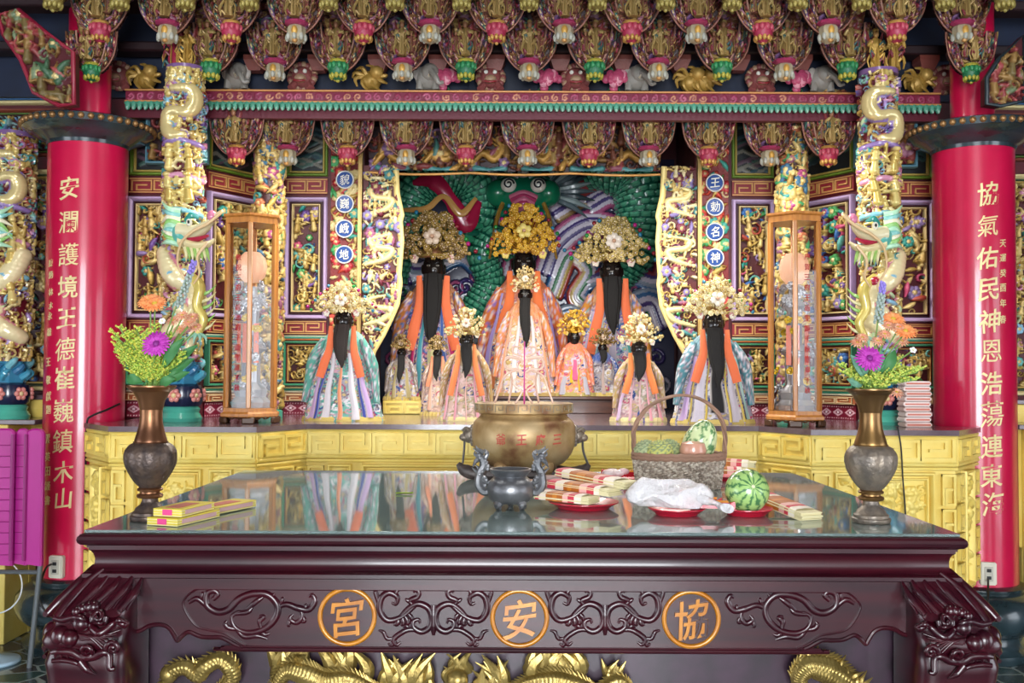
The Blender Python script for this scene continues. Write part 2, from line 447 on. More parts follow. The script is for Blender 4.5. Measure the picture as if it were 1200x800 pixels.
low = [(x, 0.03, z + 0.006) for x, z in poly[1:-1]]
mb = MB().add(tube(spline(low, 150), 0.006, 8))
topz, botz = tp(609, 690)[1], tp(609, 757)[1]
xl = tp(216, 720)[0]
ol = [tp(300, 690), tp(240, 689.5), tp(226, 693), tp(216, 703), tp(216, 712), tp(223, 725), tp(232, 734), tp(246, 738), tp(262, 741), tp(276, 749), tp(290, 756), tp(310, 757.5)]
pts = [(x, 0.029, z) for x, z in ol] + [(-x, 0.029, z) for x, z in ol[::-1]]
mb.add(tube(spline(pts, 160, closed=True), 0.0032, 6, closed=True))
mb.build('apron_beading', LACQ, tb)
# carved scrolls, drawn in the units of a 2.727x enlargement of the photograph
def scroll_lines(mb, lines, ox, oy, flip=1):
    k = 1 / 2.727
    for pts, w in lines:
        p = [tp(ox + flip * a * k, oy + b * k) for a, b in pts]
        q = spline([(x, 0.03, z) for x, z in p], 12 * len(p))
        mb.add(tube(q, [w * .0011, w * .0016, w * .0015, w * .0006], 9, up=(0, 1, 0), flat=.8))
    return mb
HALF = [([(-110, 0), (-88, -26), (-65, -44), (-42, -48), (-16, -34), (-6, -5), (-14, 26), (-38, 40), (-62, 28), (-64, 8), (-48, 2), (-42, 14)], 6),
        ([(-60, -42), (-100, -8), (-145, 4), (-170, -26), (-166, -66), (-142, -84), (-116, -70), (-120, -48), (-134, -52)], 6),
        ([(-172, -40), (-186, -86), (-174, -70)], 4), ([(-122, -70), (-118, -88), (-108, -92)], 4),
        ([(-60, -42), (-76, -58), (-52, -70), (-46, -86), (-58, -92), (-64, -84)], 5), ([(-62, -46), (-84, -60), (-90, -58)], 4),
        ([(-30, 40), (-76, 34), (-106, 46), (-128, 66), (-118, 82), (-104, 74)], 5), ([(-110, 46), (-128, 72), (-134, 84), (-146, 78)], 4),
        ([(-128, 62), (-148, 62), (-160, 42), (-176, 36)], 4), ([(-80, 34), (-84, 22), (-98, 26)], 4),
        ([(-100, -8), (-96, 12), (-104, 22)], 5), ([(-92, -12), (-82, 8), (-86, 22)], 5), ([(-110, -2), (-116, 14), (-128, 18)], 5), ([(-84, -20), (-70, -4), (-72, 8)], 4)]
for cx in (508, 709):
    mb = MB()
    for f in (1, -1): scroll_lines(mb, HALF, cx, 725, f)
    scroll_lines(mb, [([(0, -46), (0, -20), (0, 5), (0, 30), (0, 52)], 7)], cx, 725)
    mb.build('carved_scroll', LACQ, tb)
SIDE = [([(190, 60), (206, 44), (192, 32), (170, 44), (172, 80), (205, 100), (240, 92), (275, 58), (320, 42), (366, 46), (396, 80), (388, 122), (350, 156), (300, 166), (262, 150), (250, 118), (272, 100), (292, 108)], 6.5),
        ([(112, 70), (138, 58), (165, 76), (190, 98)], 5), ([(150, 62), (156, 44), (160, 36)], 4), ([(300, 92), (330, 66), (352, 52)], 5), ([(262, 106), (300, 100), (318, 84)], 5),
        ([(396, 86), (425, 76), (462, 88), (496, 92), (516, 66), (508, 46), (496, 52)], 6), ([(384, 74), (380, 52), (388, 40)], 4), ([(406, 78), (412, 60), (418, 56)], 4),
        ([(470, 90), (474, 116), (456, 134), (436, 122), (446, 108)], 5), ([(440, 118), (432, 140), (438, 146)], 4), ([(476, 112), (482, 128), (470, 134)], 4),
        ([(345, 156), (340, 130), (352, 116), (338, 112)], 5), ([(270, 156), (240, 150), (230, 138), (236, 128)], 5), ([(262, 152), (290, 178), (330, 176), (364, 186)], 5), ([(340, 160), (356, 172), (372, 168)], 4), ([(490, 92), (486, 82), (492, 74)], 3.5)]
scroll_lines(MB(), SIDE, 180, 680).build('carved_scroll', LACQ, tb)
scroll_lines(MB(), SIDE, 2 * 611 - 180, 681, -1).build('carved_scroll', LACQ, tb)
for px, py, ch in ((407, 722, '宮'), (609, 724, '安'), (810, 725, '協')):
    x, z = tp(px, py); a = np.linspace(0, 2 * PI, 48, endpoint=False)
    ring = MB().add(tube(np.stack([x + .0735 * np.cos(a), 0.029 + 0 * a, z + .0735 * np.sin(a)], 1), 0.0068, 10, closed=True)).build('medallion', ORANGE_GOLD, tb)
    g = glyph(ch, .105, .012, .012); MB().add((brush(g[0], .1, .03, px), g[1]), at=(x, 0.027, z)).build('character', ORANGE_GOLD, ring)
# recessed panel behind, with gilded dragons swimming in clouds
MB().add(box((0, .16, .56), (2.3, .02, .98))).add(box((0, .14, .1), (2.05, .05, .12), .01)).build('back_panel', LACQ_DARK, tb, smooth=False)
def drag(path, r, seed, spikes=True):
    q = spline([(tp(a, b, TY0 + .13)[0], .13 - c, tp(a, b, TY0 + .13)[1]) for a, b, c in path], 150)
    V, Fs = tube(q, r, 28); rr = random.Random(seed); n = len(q)
    V2 = V.reshape(n, 28, 3); cen = q[:, None]
    i, j = np.meshgrid(np.arange(n), np.arange(28), indexing='ij')
    V2 = cen + (V2 - cen) * (1 + .16 * np.abs(np.sin(i * .78 + (j // 4 % 2) * 1.57)) * np.abs(np.sin(j * PI / 4)))[..., None]
    m = MB().add((V2.reshape(-1, 3), Fs))
    if spikes:
        T = np.gradient(q, axis=0)
        for k in range(3, n - 1, 4):
            t = T[k] / np.linalg.norm(T[k]); u = np.array([-t[2], 0, t[0]]); u *= 1 if u[2] > 0 else -1
            w = r if not hasattr(r, '__len__') else np.interp(k / n, np.linspace(0, 1, len(r)), r)
            b = q[k] + u * w * .8; m.add(tube([b, b + u * w * .35 - t * w * .35, b + u * w * .75 - t * w * .9], [w * .3, w * .18, .001], 6))
    return m
def flames(m, px, py, n, sz, seed):
    rr = random.Random(seed)
    for k in range(n):
        x, z = tp(px + rr.uniform(-sz, sz) * 9, py + rr.uniform(-3, 12), TY0 + .13); h = sz * rr.uniform(.02, .035)
        m.add(tube(spline([(x, .135, z), (x + rr.uniform(-.3, .3) * h, .115, z + h * .6), (x + rr.uniform(-.8, .8) * h, .11, z + h * 1.3)], 8), [h * .35, h * .25, .001], 7))
m = drag([(196, 800, .02), (206, 783, .03), (222, 778, .03), (236, 786, .03), (246, 776, .04), (262, 768, .04), (274, 776, .04), (276, 790, .03), (262, 806, .02), (240, 822, .02)], [.014, .019, .022, .02, .022, .019, .014], 1)
p = tp(202, 786, TY0 + .13); m.add(sph((p[0], .105, p[1]), .026)); m.build('gilt_dragon', GOLDM, tb)
m = drag([(326, 800, .02), (340, 782, .03), (360, 784, .04), (385, 793, .04), (412, 792, .04), (436, 804, .03), (460, 812, .02)], [.016, .024, .028, .026, .022, .016], 2)
flames(m, 340, 780, 12, 2.0, 3); flames(m, 405, 788, 10, 2.5, 4)
p = [tp(352, 768, TY0 + .13), tp(358, 780, TY0 + .13), tp(364, 796, TY0 + .13)]
m.add(tube([(a, .1, b) for a, b in p], [.006, .007, .01], 8))
for dx in (-7, -3, 2, 7):
    a, b = tp(353, 771, TY0 + .13), tp(354 + dx, 764 - abs(dx) * .1, TY0 + .13); m.add(tube([(a[0], .1, a[1]), ((a[0] + b[0]) / 2, .085, (a[1] + b[1]) / 2 + .006), (b[0], .1, b[1])], [.009, .007, .002], 7))
m.build('gilt_dragon', GOLDM, tb)
m = MB(); flames(m, 478, 806, 16, 2.4, 5); flames(m, 575, 808, 12, 2.4, 6)
p = tp(537, 792, TY0 + .13); m.add(sph((p[0], .1, p[1]), .03)); flames(m, 538, 786, 10, 1.6, 8); m.build('flaming_pearl', GOLDM, tb)
m = drag([(600, 806, .02), (622, 796, .03), (648, 792, .04), (672, 797, .04), (700, 808, .03), (722, 795, .03), (738, 806, .02)], [.014, .02, .026, .025, .022, .02, .015], 9)
flames(m, 650, 792, 12, 3, 10); flames(m, 722, 795, 8, 1.5, 11); m.build('gilt_dragon', GOLDM, tb)
m = drag([(1004, 806, .02), (985, 792, .04), (962, 778, .05), (942, 774, .05), (932, 786, .04), (936, 803, .03), (950, 816, .02)], [.016, .026, .034, .03, .023, .017, .012], 12, True)
rr = random.Random(5)
for k in range(26):
    a = rr.uniform(-.3, 1.3); x, z = tp(944 + 46 * a, 773 + 20 * a * a, TY0 + .13); an = rr.uniform(.2, 1.9); h = rr.uniform(.035, .06)
    m.add(tube(spline([(x, .09, z), (x + h * .5 * math.cos(an), .075, z + h * .5 * math.sin(an)), (x + h * math.cos(an - .3), .085, z + h * math.sin(an - .3))], 8), [.009, .007, .001], 6))
m.build('gilt_dragon', GOLDM, tb)
# lion-mask legs: built for the left front corner, then mirrored
sil = [(672, 107), (690, 95), (705, 82), (716, 72), (721, 69), (726, 76), (732, 76), (738, 69), (748, 65), (755, 66), (761, 72), (767, 70), (775, 68), (790, 70), (800, 71)]
lz = [zat(y, TY0 - .03, 100) for y, _ in sil]; lb = [(107 - x) * .00227 for _, x in sil]
lz += [.70, .6, .48, .34, .22, .14, .08, .03, 0.0]; lb += [.078, .06, .025, 0, -.01, .02, .05, .055, .045]
lz, lb = np.array(lz)[::-1], np.array(lb)[::-1]
bul = lambda z: float(np.interp(z, lz, lb))
CX, CY = -TW + .022, .024                       # corner of the leg at the moulding, table-local
zs = np.linspace(0, lz[-1], 70); th = np.linspace(0, 2 * PI, 40, endpoint=False); P = []
for z in zs:
    b = bul(z); x0, x1, y0, y1 = CX - b, CX + .135 - max(0, .5 - z) * .1, CY - b, CY + .14 - max(0, .5 - z) * .1
    c, s_ = np.cos(th), np.sin(th); e = 2 / 5
    P.append(np.stack([(x0 + x1) / 2 + (x1 - x0) / 2 * np.sign(c) * np.abs(c) ** e, (y0 + y1) / 2 + (y1 - y0) / 2 * np.sign(s_) * np.abs(s_) ** e, 0 * c + z], 1))
V, Fs = grid(np.array(P), cv=True); legm = MB().add((V, [Fs[0], list(range(40))[::-1], list(range(len(V) - 40, len(V)))]))
def lp(cx, cy, out=0.0):              # from a 5x enlargement of the left mask
    X, Y = 60 + cx / 5, 640 + cy / 5
    p = to(X, Y, TY0 - .04); z = p.z; return np.array([p.x - TX, CY - bul(z) - out, z])
def feat(vf, both=True):
    legm.add(vf)
    if both:
        V = np.array(vf[0]); W_ = V.copy(); W_[:, 0] = CX + (V[:, 1] - CY); W_[:, 1] = CY + (V[:, 0] - CX); legm.add((W_, vf[1]))
def lt(pts, rad, flat=1.0, out=0.0): feat(tube(spline([lp(a, b, out) for a, b in pts], 9 * len(pts)), rad, 8, flat=flat))
def volute(cx, cy, r, w, turns=1.6, hd=1, a0=0):
    t = np.linspace(0, 1, 34); an = a0 + hd * t * turns * 2 * PI; rr_ = r * (1 - .88 * t)
    feat(tube([lp(cx + q * math.cos(a), cy + q * math.sin(a), .012) for q, a in zip(rr_, an)], [w, w, w * .8, w * .9], 8))
for a, b, c in (((300, 170), (240, 260), (130, 385)), ((365, 170), (330, 260), (215, 375)), ((440, 172), (400, 270), (320, 370)), ((490, 200), (460, 300), (405, 375))):
    lt([a, b, c], [.002, .012, .008], out=-.003)
    for k in (1, 2): lt([((a[0] * 2 + b[0]) / 3 + 8 * k, b[1] - 20), ((b[0] + c[0]) / 2 + 14 * k, (b[1] + c[1]) / 2), (c[0] + 22 * k, c[1] - 6)], [.001, .0035, .003])
lt([(250, 160), (160, 240), (90, 340), (55, 405)], [.006, .012, .014, .012])
for k, (a, b) in enumerate(((165, 372), (196, 358), (228, 352), (258, 350))): feat(sph(lp(a, b, .006), .013 + .001 * k))
volute(304, 398, 48, .007); lt([(150, 400), (200, 405), (240, 455), (310, 492), (380, 440), (420, 420), (450, 440)], [.007, .011, .011, .009, .006], out=.006)
lt([(40, 405), (90, 415), (150, 400)], [.008, .01, .008], out=.004)
feat(sph(lp(195, 440, .012), (.023, .022, .021), 18, 12)); feat(sph(lp(66, 520, -.016), (.026, .024, .029), 18, 12)); feat(sph(lp(136, 524, -.002), (.023, .022, .023), 18, 12))
for k in range(7):
    f = k / 6; lt([(185 + 20 * f, 500 + 30 * f), (260 + 60 * f, 520 - 10 * f), (330 + 90 * f, 590 - 110 * f)], [.003, .005, .002], out=.002)
volute(240, 588, 46, .007, 1.4, -1, 2.5); volute(400, 570, 42, .007, 1.4, 1, 3)
lt([(30, 605), (80, 595), (150, 602), (205, 632), (275, 628), (330, 602), (362, 620), (372, 690), (400, 695)], [.006, .01, .011, .011, .01, .009, .006], out=.008)
lt([(200, 655), (240, 700), (290, 732)], [.012, .01, .001], out=.008)
for a in (60, 95, 135): feat(tube([lp(a, 600, .01), lp(a - 4, 618, .012), lp(a - 10, 636, .01)], [.006, .005, .001], 7))
lt([(30, 655), (90, 650), (160, 662), (210, 690)], [.006, .008, .007, .003], out=.003)
lt([(410, 430), (440, 450), (465, 440)], [.01, .012, .004], out=.004)
leg = legm.build('leg', LACQ, tb, angle=50)
D = TY1 - TY0
for sx, sy in ((-1, 1), (1, -1), (-1, -1)):
    m2 = leg.data.copy(); A = np.zeros(len(m2.vertices) * 3); m2.vertices.foreach_get('co', A); A = A.reshape(-1, 3)
    A[:, 0] *= sx
    if sy < 0: A[:, 1] = D - A[:, 1]
    m2.vertices.foreach_set('co', A.ravel())
    if sx * sy < 0: m2.flip_normals()
    o = bpy.data.objects.new('leg', m2); COL.objects.link(o); o.parent = tb
for sx in (-1, 1): MB().add(box((sx * (TW - .05), D / 2, .94), (.04, D - .3, .2), .006)).build('side_rail', LACQ, tb)
# glass sheet lying on the table
m, nt, b = nm('plate_glass'); b.inputs['Base Color'].default_value = (*hx('#cfe6e4')[:3], 1); b.inputs['Roughness'].default_value = 0.045; b.inputs['Transmission Weight'].default_value = .8; b.inputs['IOR'].default_value = 1.5
g = MB().add(box((TX + .0, (TY0 + TY1) / 2, TZ + .0047), (2 * TW - .03, TY1 - TY0 - .03, .008), .0015)).build('glass_sheet', m)
tag(g, 'clear greenish sheet of plate glass covering the dark offering table', 'glass')

# ------------------------------------------------------------------ yellow carved altar
AZ = 1.300
alt = thing('altar', 'long yellow-gold carved altar with a purple-grey stone top behind the offering table', 'altar', (HX, 5.2, 0))
AP = [(xat(104, 5.52), 5.52), (xat(131, 5.2), 5.2), (xat(301, 5.2), 5.2), (xat(360, 5.52), 5.52)]
AP = AP + [(mir(x), y) for x, y in AP[::-1]]
LP = [(x - HX, y - 5.2) for x, y in AP]
nb = lambda d: [(2.31, .38), (2.31, .88), (2.42, .98), (2.42, 2.8), (-2.42, 2.8), (-2.42, .98), (-2.37, .9), (-2.37, .4)]
back = nb(0)
def plan(pts, z0, z1):
    k = len(pts); V = [(x, y, z0) for x, y in pts] + [(x, y, z1) for x, y in pts]
    return V, [list(range(k))[::-1], list(range(k, 2 * k))] + [[i, (i + 1) % k, k + (i + 1) % k, k + i] for i in range(k)]
def off(pts, d):
    q = []
    for i, (x, y) in enumerate(pts):
        a, b = pts[max(0, i - 1)], pts[min(len(pts) - 1, i + 1)]; t = Vector((b[0] - a[0], b[1] - a[1])).normalized(); q.append((x + t.y * d, y - t.x * d))
    return q
MB().add(plan(off(LP, .02) + back, AZ - .028, AZ)).build('stone_top', SLAB, alt, smooth=False)
MB().add(plan(off(LP, -.012) + back, .43, AZ - .028)).add(plan(off(LP, -.012)[1:-1] + [(2.12, .3), (2.12, 1.0), (-2.12, 1.0), (-2.12, .3)], 0, .43)).build('body', YELLOW, alt, smooth=False)
bandm, mouldm = MB(), MB()
rcount = 0
def facet_M(p, q):
    d = Vector((q[0] - p[0], q[1] - p[1], 0)); L_ = d.length; d.normalize()
    return Matrix(((d.x, -d.y, 0, p[0]), (d.y, d.x, 0, p[1]), (0, 0, 1, 0), (0, 0, 0, 1))), L_
YG = [(1, 1, 1, 0)]
for i, (p, q) in enumerate(zip(LP[:-1], LP[1:])):
    M, L_ = facet_M(p, q)
    n = max(1, int(round(L_ / .185))); s_ = MB()
    s_.add(box((L_ / 2, .004, 1.197), (L_ - .004, .02, .145), .003)); fret(s_, .012, L_ - .012, 1.15, 1.243, n, .0155, -.012, .02, YG[0])
    for V, c in zip(s_.V, s_.C): A = np.array(M); bandm.V.append(V @ A[:3, :3].T + A[:3, 3]); bandm.C.append(c)
    bandm.Fc += [[k + bandm.n for k in f] for f in s_.Fc]; bandm.n += s_.n
    for z, r in ((1.262, .010), (1.122, .013), (1.098, .009), (.30, .014), (.2, .02), (.06, .03)):
        if z > 1 or 0 < i < len(LP) - 2: mouldm.add(tube([(0, 0, z), (L_, 0, z)], r, 8), M=M)
    # lower panels
    zlo, zhi = (.36, 1.08) if 0 < i < len(LP) - 2 else (.46, 1.08)
    if L_ > 1.2: lay = [('key', .11), ('bloom', .15), ('gap', .04), ('big', L_ - .6), ('gap', .04), ('bloom', .15), ('key', .11)]
    elif L_ > .6: lay = [('key', .09), ('gap', .02), ('big', L_ - .38), ('gap', .02), ('bloom', .14), ('key', .11)]
    else: lay = [('key', L_ * .27), ('bloom', L_ * .46), ('key', L_ * .27)]
    if i > len(LP) // 2 - 1: lay = lay[::-1]
    x = 0
    for kd, w in lay:
        if kd == 'key':
            s_ = MB(); nn = 4; hh = (zhi - zlo) / nn
            for k in range(nn): fret(s_, x + .012, x + w - .012, zlo + k * hh + .015, zlo + (k + 1) * hh - .015, 1, .0125, -.006, .018, YG[0])
            s_.build('key_panel', YELLOW, alt, M=M, smooth=False)
        elif kd in ('big', 'bloom'):
            fr = MB(); rim(fr, x + .008, x + w - .008, zlo, zhi, .022, -.02, .012, YG[0])
            if kd == 'big': rim(fr, x + .04, x + w - .04, zlo + .03, zhi - .03, .014, -.012, .012, YG[0])
            fo = fr.build('panel_frame', YELLOW, alt, M=M)
            mg = .052 if kd == 'big' else .03
            c = Carve(w - 2 * mg, zhi - zlo - 2 * mg, .0055, 40 + i + int(x * 50), (1, 1, 1, 0))
            c.fill(int(c.W * c.H * 520) + 8, .08, (YG, YG), (.3, .45, .25, 0), .02); c.h *= 1.1
            vf, cc = c.mesh(flatmap(x + mg, zlo + mg, .02)); MB().add(vf, cc).build('carved_relief', YELLOW, fo, M=M, angle=60)
        x += w
bandm.build('key_fret_band', YELLOW, alt, smooth=False); mouldm.build('moulding', YELLOW, alt)
# front of the hall, open to daylight through three doorways behind the camera
V_, F_ = [], []
fw = MB()
for x0, x1, z0, z1 in ((-6, -5.6, 0, 2.75), (-3.9, -1.6, 0, 2.75), (1.8, 4.1, 0, 2.75), (5.8, 6.2, 0, 2.75), (-6, 6.2, 2.75, 4.25)):
    fw.add(box(((x0 + x1) / 2, -5, (z0 + z1) / 2), (x1 - x0, .2, z1 - z0)))
struct(fw.build('wall_front', WALLRED, smooth=False))

# ------------------------------------------------------------------ paints
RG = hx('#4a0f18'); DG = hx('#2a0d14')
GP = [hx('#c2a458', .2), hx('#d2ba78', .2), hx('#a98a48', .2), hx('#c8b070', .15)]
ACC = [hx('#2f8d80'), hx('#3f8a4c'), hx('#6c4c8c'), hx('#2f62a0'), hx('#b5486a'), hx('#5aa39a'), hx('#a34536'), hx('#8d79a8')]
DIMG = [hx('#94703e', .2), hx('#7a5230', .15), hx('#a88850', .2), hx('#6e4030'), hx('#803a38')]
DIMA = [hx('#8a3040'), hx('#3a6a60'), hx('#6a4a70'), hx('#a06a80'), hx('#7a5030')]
PASTEL = [hx('#7fb8a6'), hx('#a98cc0'), hx('#c98aa4'), hx('#86b4cc'), hx('#bcd0a0'), hx('#e0cf98')]
WHI = (1, 1, 1, 0)
TEAL, GREEN, PURP, BLUE, PINK = hx('#2f9a8a'), hx('#3f8f4c'), hx('#8a6aa6'), hx('#2f5fa4'), hx('#c04a78')
CREAM = hx('#e8d9a8'); CRIM = hx('#a81c3c')

# ------------------------------------------------------------------ back wall plan
PY = [(-6.0, 6.35), (xat(146, 6.2), 6.2), (xat(236, 6.2), 6.2), (xat(318, 6.7), 6.7), (xat(425, 6.7), 6.7), (xat(440, 8.2), 8.2)]
WP = PY + [(mir(x), y) for x, y in PY[::-1]]
wb = MB()
for p, q in zip(WP[:-1], WP[1:]):
    M, L_ = facet_M(p, q); wb.add(box((L_ / 2, .05, 2.1), (L_, .1, 4.3)), M=M)
struct(wb.build('wall_back', WALLRED, smooth=False))

KEYM = painted('fretwork_paint', 0.45)
TRN = [0]
def placed(o, M):
    o.matrix_world = M
    return o
def trim(mb, M, mat=KEYM, smooth=False):
    TRN[0] += 1
    o = mb.build('trim_%d' % TRN[0], mat, smooth=smooth); o.matrix_world = M
    return struct(o)
def carved_panel(M, x0, x1, z0, z1, seed, label, fcols=(hx('#b9a0c8'), hx('#3a1220'), hx('#d8c088')), fw_=.03, size=.1, dens=230, ground=RG, pal=None, deep=.03, name='wall_relief', figs=.2):
    pal = pal or (GP, ACC)
    t = thing(name, label, 'panel'); t.matrix_world = M @ Matrix.Translation((x0, 0, z0))
    w, h = x1 - x0, z1 - z0; fr = MB()
    rim(fr, 0, w, 0, h, fw_, -.045, 0, fcols[0]); rim(fr, fw_, w - fw_, fw_, h - fw_, fw_ * .5, -.03, 0, fcols[1]); rim(fr, fw_ * 1.5, w - fw_ * 1.5, fw_ * 1.5, h - fw_ * 1.5, fw_ * .45, -.036, 0, fcols[2])
    fr.build('frame', PAINT, t)
    m = fw_ * 1.95
    c = Carve(w - 2 * m, h - 2 * m, .004, seed, ground)
    c.fill(int(c.W * c.H * dens * 2.2) + 6, size * .72, pal, (.36, .32, .12, figs), deep * 1.2)
    vf, cc = c.mesh(flatmap(m, m, 0)); MB().add(vf, cc).build('carving', PAINT, t, angle=60)
    return t
def key_band(M, x0, x1, z0, z1, n, base=hx('#8a2630'), line=hx('#c9975a', .2)):
    mb = MB(); mb.add(box(((x0 + x1) / 2, -.01, (z0 + z1) / 2), (x1 - x0, .02, z1 - z0)), base)
    h = z1 - z0
    for z in (z0 + h * .06, z1 - h * .06): mb.add(bar((x0, -.022, z), (x1, -.022, z), h * .07, .008), line)
    fret(mb, x0 + .01, x1 - .01, z0 + h * .2, z1 - h * .2, n, h * .085, -.024, .012, line)
    return trim(mb, M)
def stripe_band(M, x0, x1, z0, z1, cols):
    mb = MB(); k = len(cols)
    for i, c in enumerate(cols):
        a = z0 + (z1 - z0) * i / k; b = z0 + (z1 - z0) * (i + 1) / k
        mb.add(tube([(x0, -.012, (a + b) / 2), (x1, -.012, (a + b) / 2)], (b - a) / 2, 8, flat=1), c)
    return trim(mb, M, smooth=True)
def brocade(M, x0, x1, z0, z1):
    c = Carve(x1 - x0, z1 - z0, .004, 3, hx('#7c1230')); n = max(1, int((x1 - x0) / .085))
    for k in range(n):
        x = (k + .5) * c.W / n; z = c.H * .5
        for s in (-1, 1): c.stroke([(x - .034, z), (x, z + s * .02), (x + .034, z)], .005, 0, hx('#d8a8b4'), .5)
        c.dab(x, z, .009, 0, hx('#e8d0d8'), .5)
    for k in range(int(c.W / .018)): c.dab(k * .018 + .009, c.H * .1, .004, 0, hx('#d8b0b8'), .5); c.dab(k * .018 + .009, c.H * .9, .004, 0, hx('#d8b0b8'), .5)
    vf, cc = c.mesh(flatmap(x0, z0, -.008)); return trim(MB().add(vf, cc), M)
def painted_panel(M, x0, x1, z0, z1, seed, label):
    t = thing('wall_painting', label, 'panel'); t.matrix_world = M @ Matrix.Translation((x0, 0, z0)); w, h = x1 - x0, z1 - z0
    fr = MB(); rim(fr, 0, w, 0, h, .022, -.03, 0, hx('#6a8a2c')); rim(fr, .022, w - .022, .022, h - .022, .016, -.02, 0, hx('#b8a050')); fr.build('frame', PAINT, t)
    c = Carve(w - .07, h - .07, .006, seed, hx('#141c20')); r = c.r
    for k in range(14):
        z = r.uniform(0, c.H); x = r.uniform(0, c.W); cc = r.choice([hx('#2a4a48'), hx('#3a5a50'), hx('#6a6a60'), hx('#20404a'), hx('#503a48')])
        c.stroke([(x - .1, z), (x - .03, z + .03), (x + .05, z - .01), (x + .13, z + .03)], .012, 0, cc, .25)
    vf, cc = c.mesh(flatmap(.035, .035, -.004)); MB().add(vf, cc).build('painting', PAINT, t)
    return t
def wall_stack(side, seg, px0, px1, Yp, seed, where, top=True):
    """the tiers of one wall bay, between photo columns px0 and px1 of the left half (mirrored for the right)"""
    p, q = WP[seg], WP[seg + 1]
    M, L_ = facet_M(p, q)
    u = lambda px: None
    return M, L_
def bay(side, p, q, f0, f1, Ya, seed, where, only=None):
    if side > 0: p, q = (mir(q[0]), q[1]), (mir(p[0]), p[1])
    M, L_ = facet_M(p, q)
    x0, x1 = (f0 * L_, f1 * L_) if side < 0 else ((1 - f1) * L_, (1 - f0) * L_)
    Z = lambda py: zat(py, Ya)
    n = max(1, int(round((x1 - x0) / .15)))
    M = M @ Matrix.Translation((0, -.001, 0))
    painted_panel(M, x0, x1, Z(208), Z(135), seed, 'dark wall painting in green frame ' + where)
    key_band(M, x0, x1, Z(229), Z(211), n)
    carved_panel(M, x0, x1, Z(375), Z(233), seed + 1, 'tall gilded relief in lilac frame ' + where)
    key_band(M, x0, x1, Z(393), Z(377), n)
    stripe_band(M, x0, x1, Z(400), Z(394), [hx('#b06030'), hx('#3f8f7c'), hx('#c8d0b0')])
    carved_panel(M, x0, x1, Z(453), Z(401), seed + 2, 'low gilded relief in green frame ' + where, (hx('#3f8f6c'), hx('#7a2020'), hx('#c89858')), .018, .08, 300)
    stripe_band(M, x0, x1, Z(461), Z(454), [hx('#e0dcc0'), hx('#2f8f74'), hx('#d8c088')])
    key_band(M, x0, x1, Z(471), Z(462), n, hx('#b0643c'), hx('#ead0a0'))
    brocade(M, x0, x1, AZ, Z(472))
for s, nmx in ((-1, 'left'), (1, 'right')):
    bay(s, PY[1], PY[2], .04, .96, 6.2, 60 + s, 'behind the %s dragon column' % nmx)
    bay(s, PY[2], PY[3], .03, .97, 6.45, 70 + s, 'on slanting wall behind %s glass cabinet' % nmx)
    bay(s, PY[3], PY[4], .14, .6, 6.7, 80 + s, 'between %s glass cabinet and blue discs' % nmx)
# strips of blue discs with a character each
DISC = {-1: '貌巍峨地', 1: '王勅名神'}
for s in (-1, 1):
    p, q = PY[3], PY[4]
    if s > 0: p, q = (mir(q[0]), q[1]), (mir(p[0]), p[1])
    M, L_ = facet_M(p, q); sd = 'left' if s < 0 else 'right'
    x0, x1 = (.64 * L_, .99 * L_) if s < 0 else (.01 * L_, .36 * L_)
    z0, z1 = AZ, zat(150, 6.7)
    t = thing('disc_strip', 'carved floral strip with four blue character discs ' + sd + ' of the niche', 'panel'); t.matrix_world = M @ Matrix.Translation((x0, -.014, z0))
    w, h = x1 - x0, z1 - z0; c = Carve(w, h, .0055, 90 + s, hx('#7a1c1c'))
    c.fill(int(w * h * 520), .065, (GP, [hx('#3f9a58'), hx('#b8323a'), hx('#3a9a8a'), hx('#c84a3a'), hx('#d8c48a')]), (.2, .5, .3, 0), .015); c.h *= .7
    vf, cc = c.mesh(flatmap(0, 0, -.004)); MB().add(vf, cc).build('carving', PAINT, t, angle=60)
    MB().add(box(((w - .013) if s < 0 else .013, -.034, h / 2), (.026, .06, h), .008, 2), hx('#e0c078', .15)).build('edge_strip', PAINT, t)
    for ch, py in zip(DISC[s], (213, 241, 270, 300)):
        z = zat(py if s < 0 else py + 1.5, 6.7) - z0; xx = w * (.45 if s < 0 else .55)
        a = np.linspace(0, 2 * PI, 32, endpoint=False)
        dm = MB().add(lathe([(.0, .012), (.05, .012), (.054, .008), (.055, -.02)], 32), hx('#33559a')).add(tube(np.stack([.057 * np.cos(a), .057 * np.sin(a), 0 * a + .006], 1), .0055, 8, closed=True), hx('#dcdcd8'))
        d = dm.build('blue_disc', GLAZE, t); d.matrix_local = Matrix.Translation((xx, -.025, z)) @ Matrix.Rotation(R_(90), 4, 'X')
        g = glyph(ch, .07, .006, .012); V = brush(g[0], .1, .03, py); V = np.stack([V[:, 0], V[:, 2], -V[:, 1] + .014], 1)
        MB().add((V, g[1]), hx('#f2f0e4')).build('character', GLAZE, d)

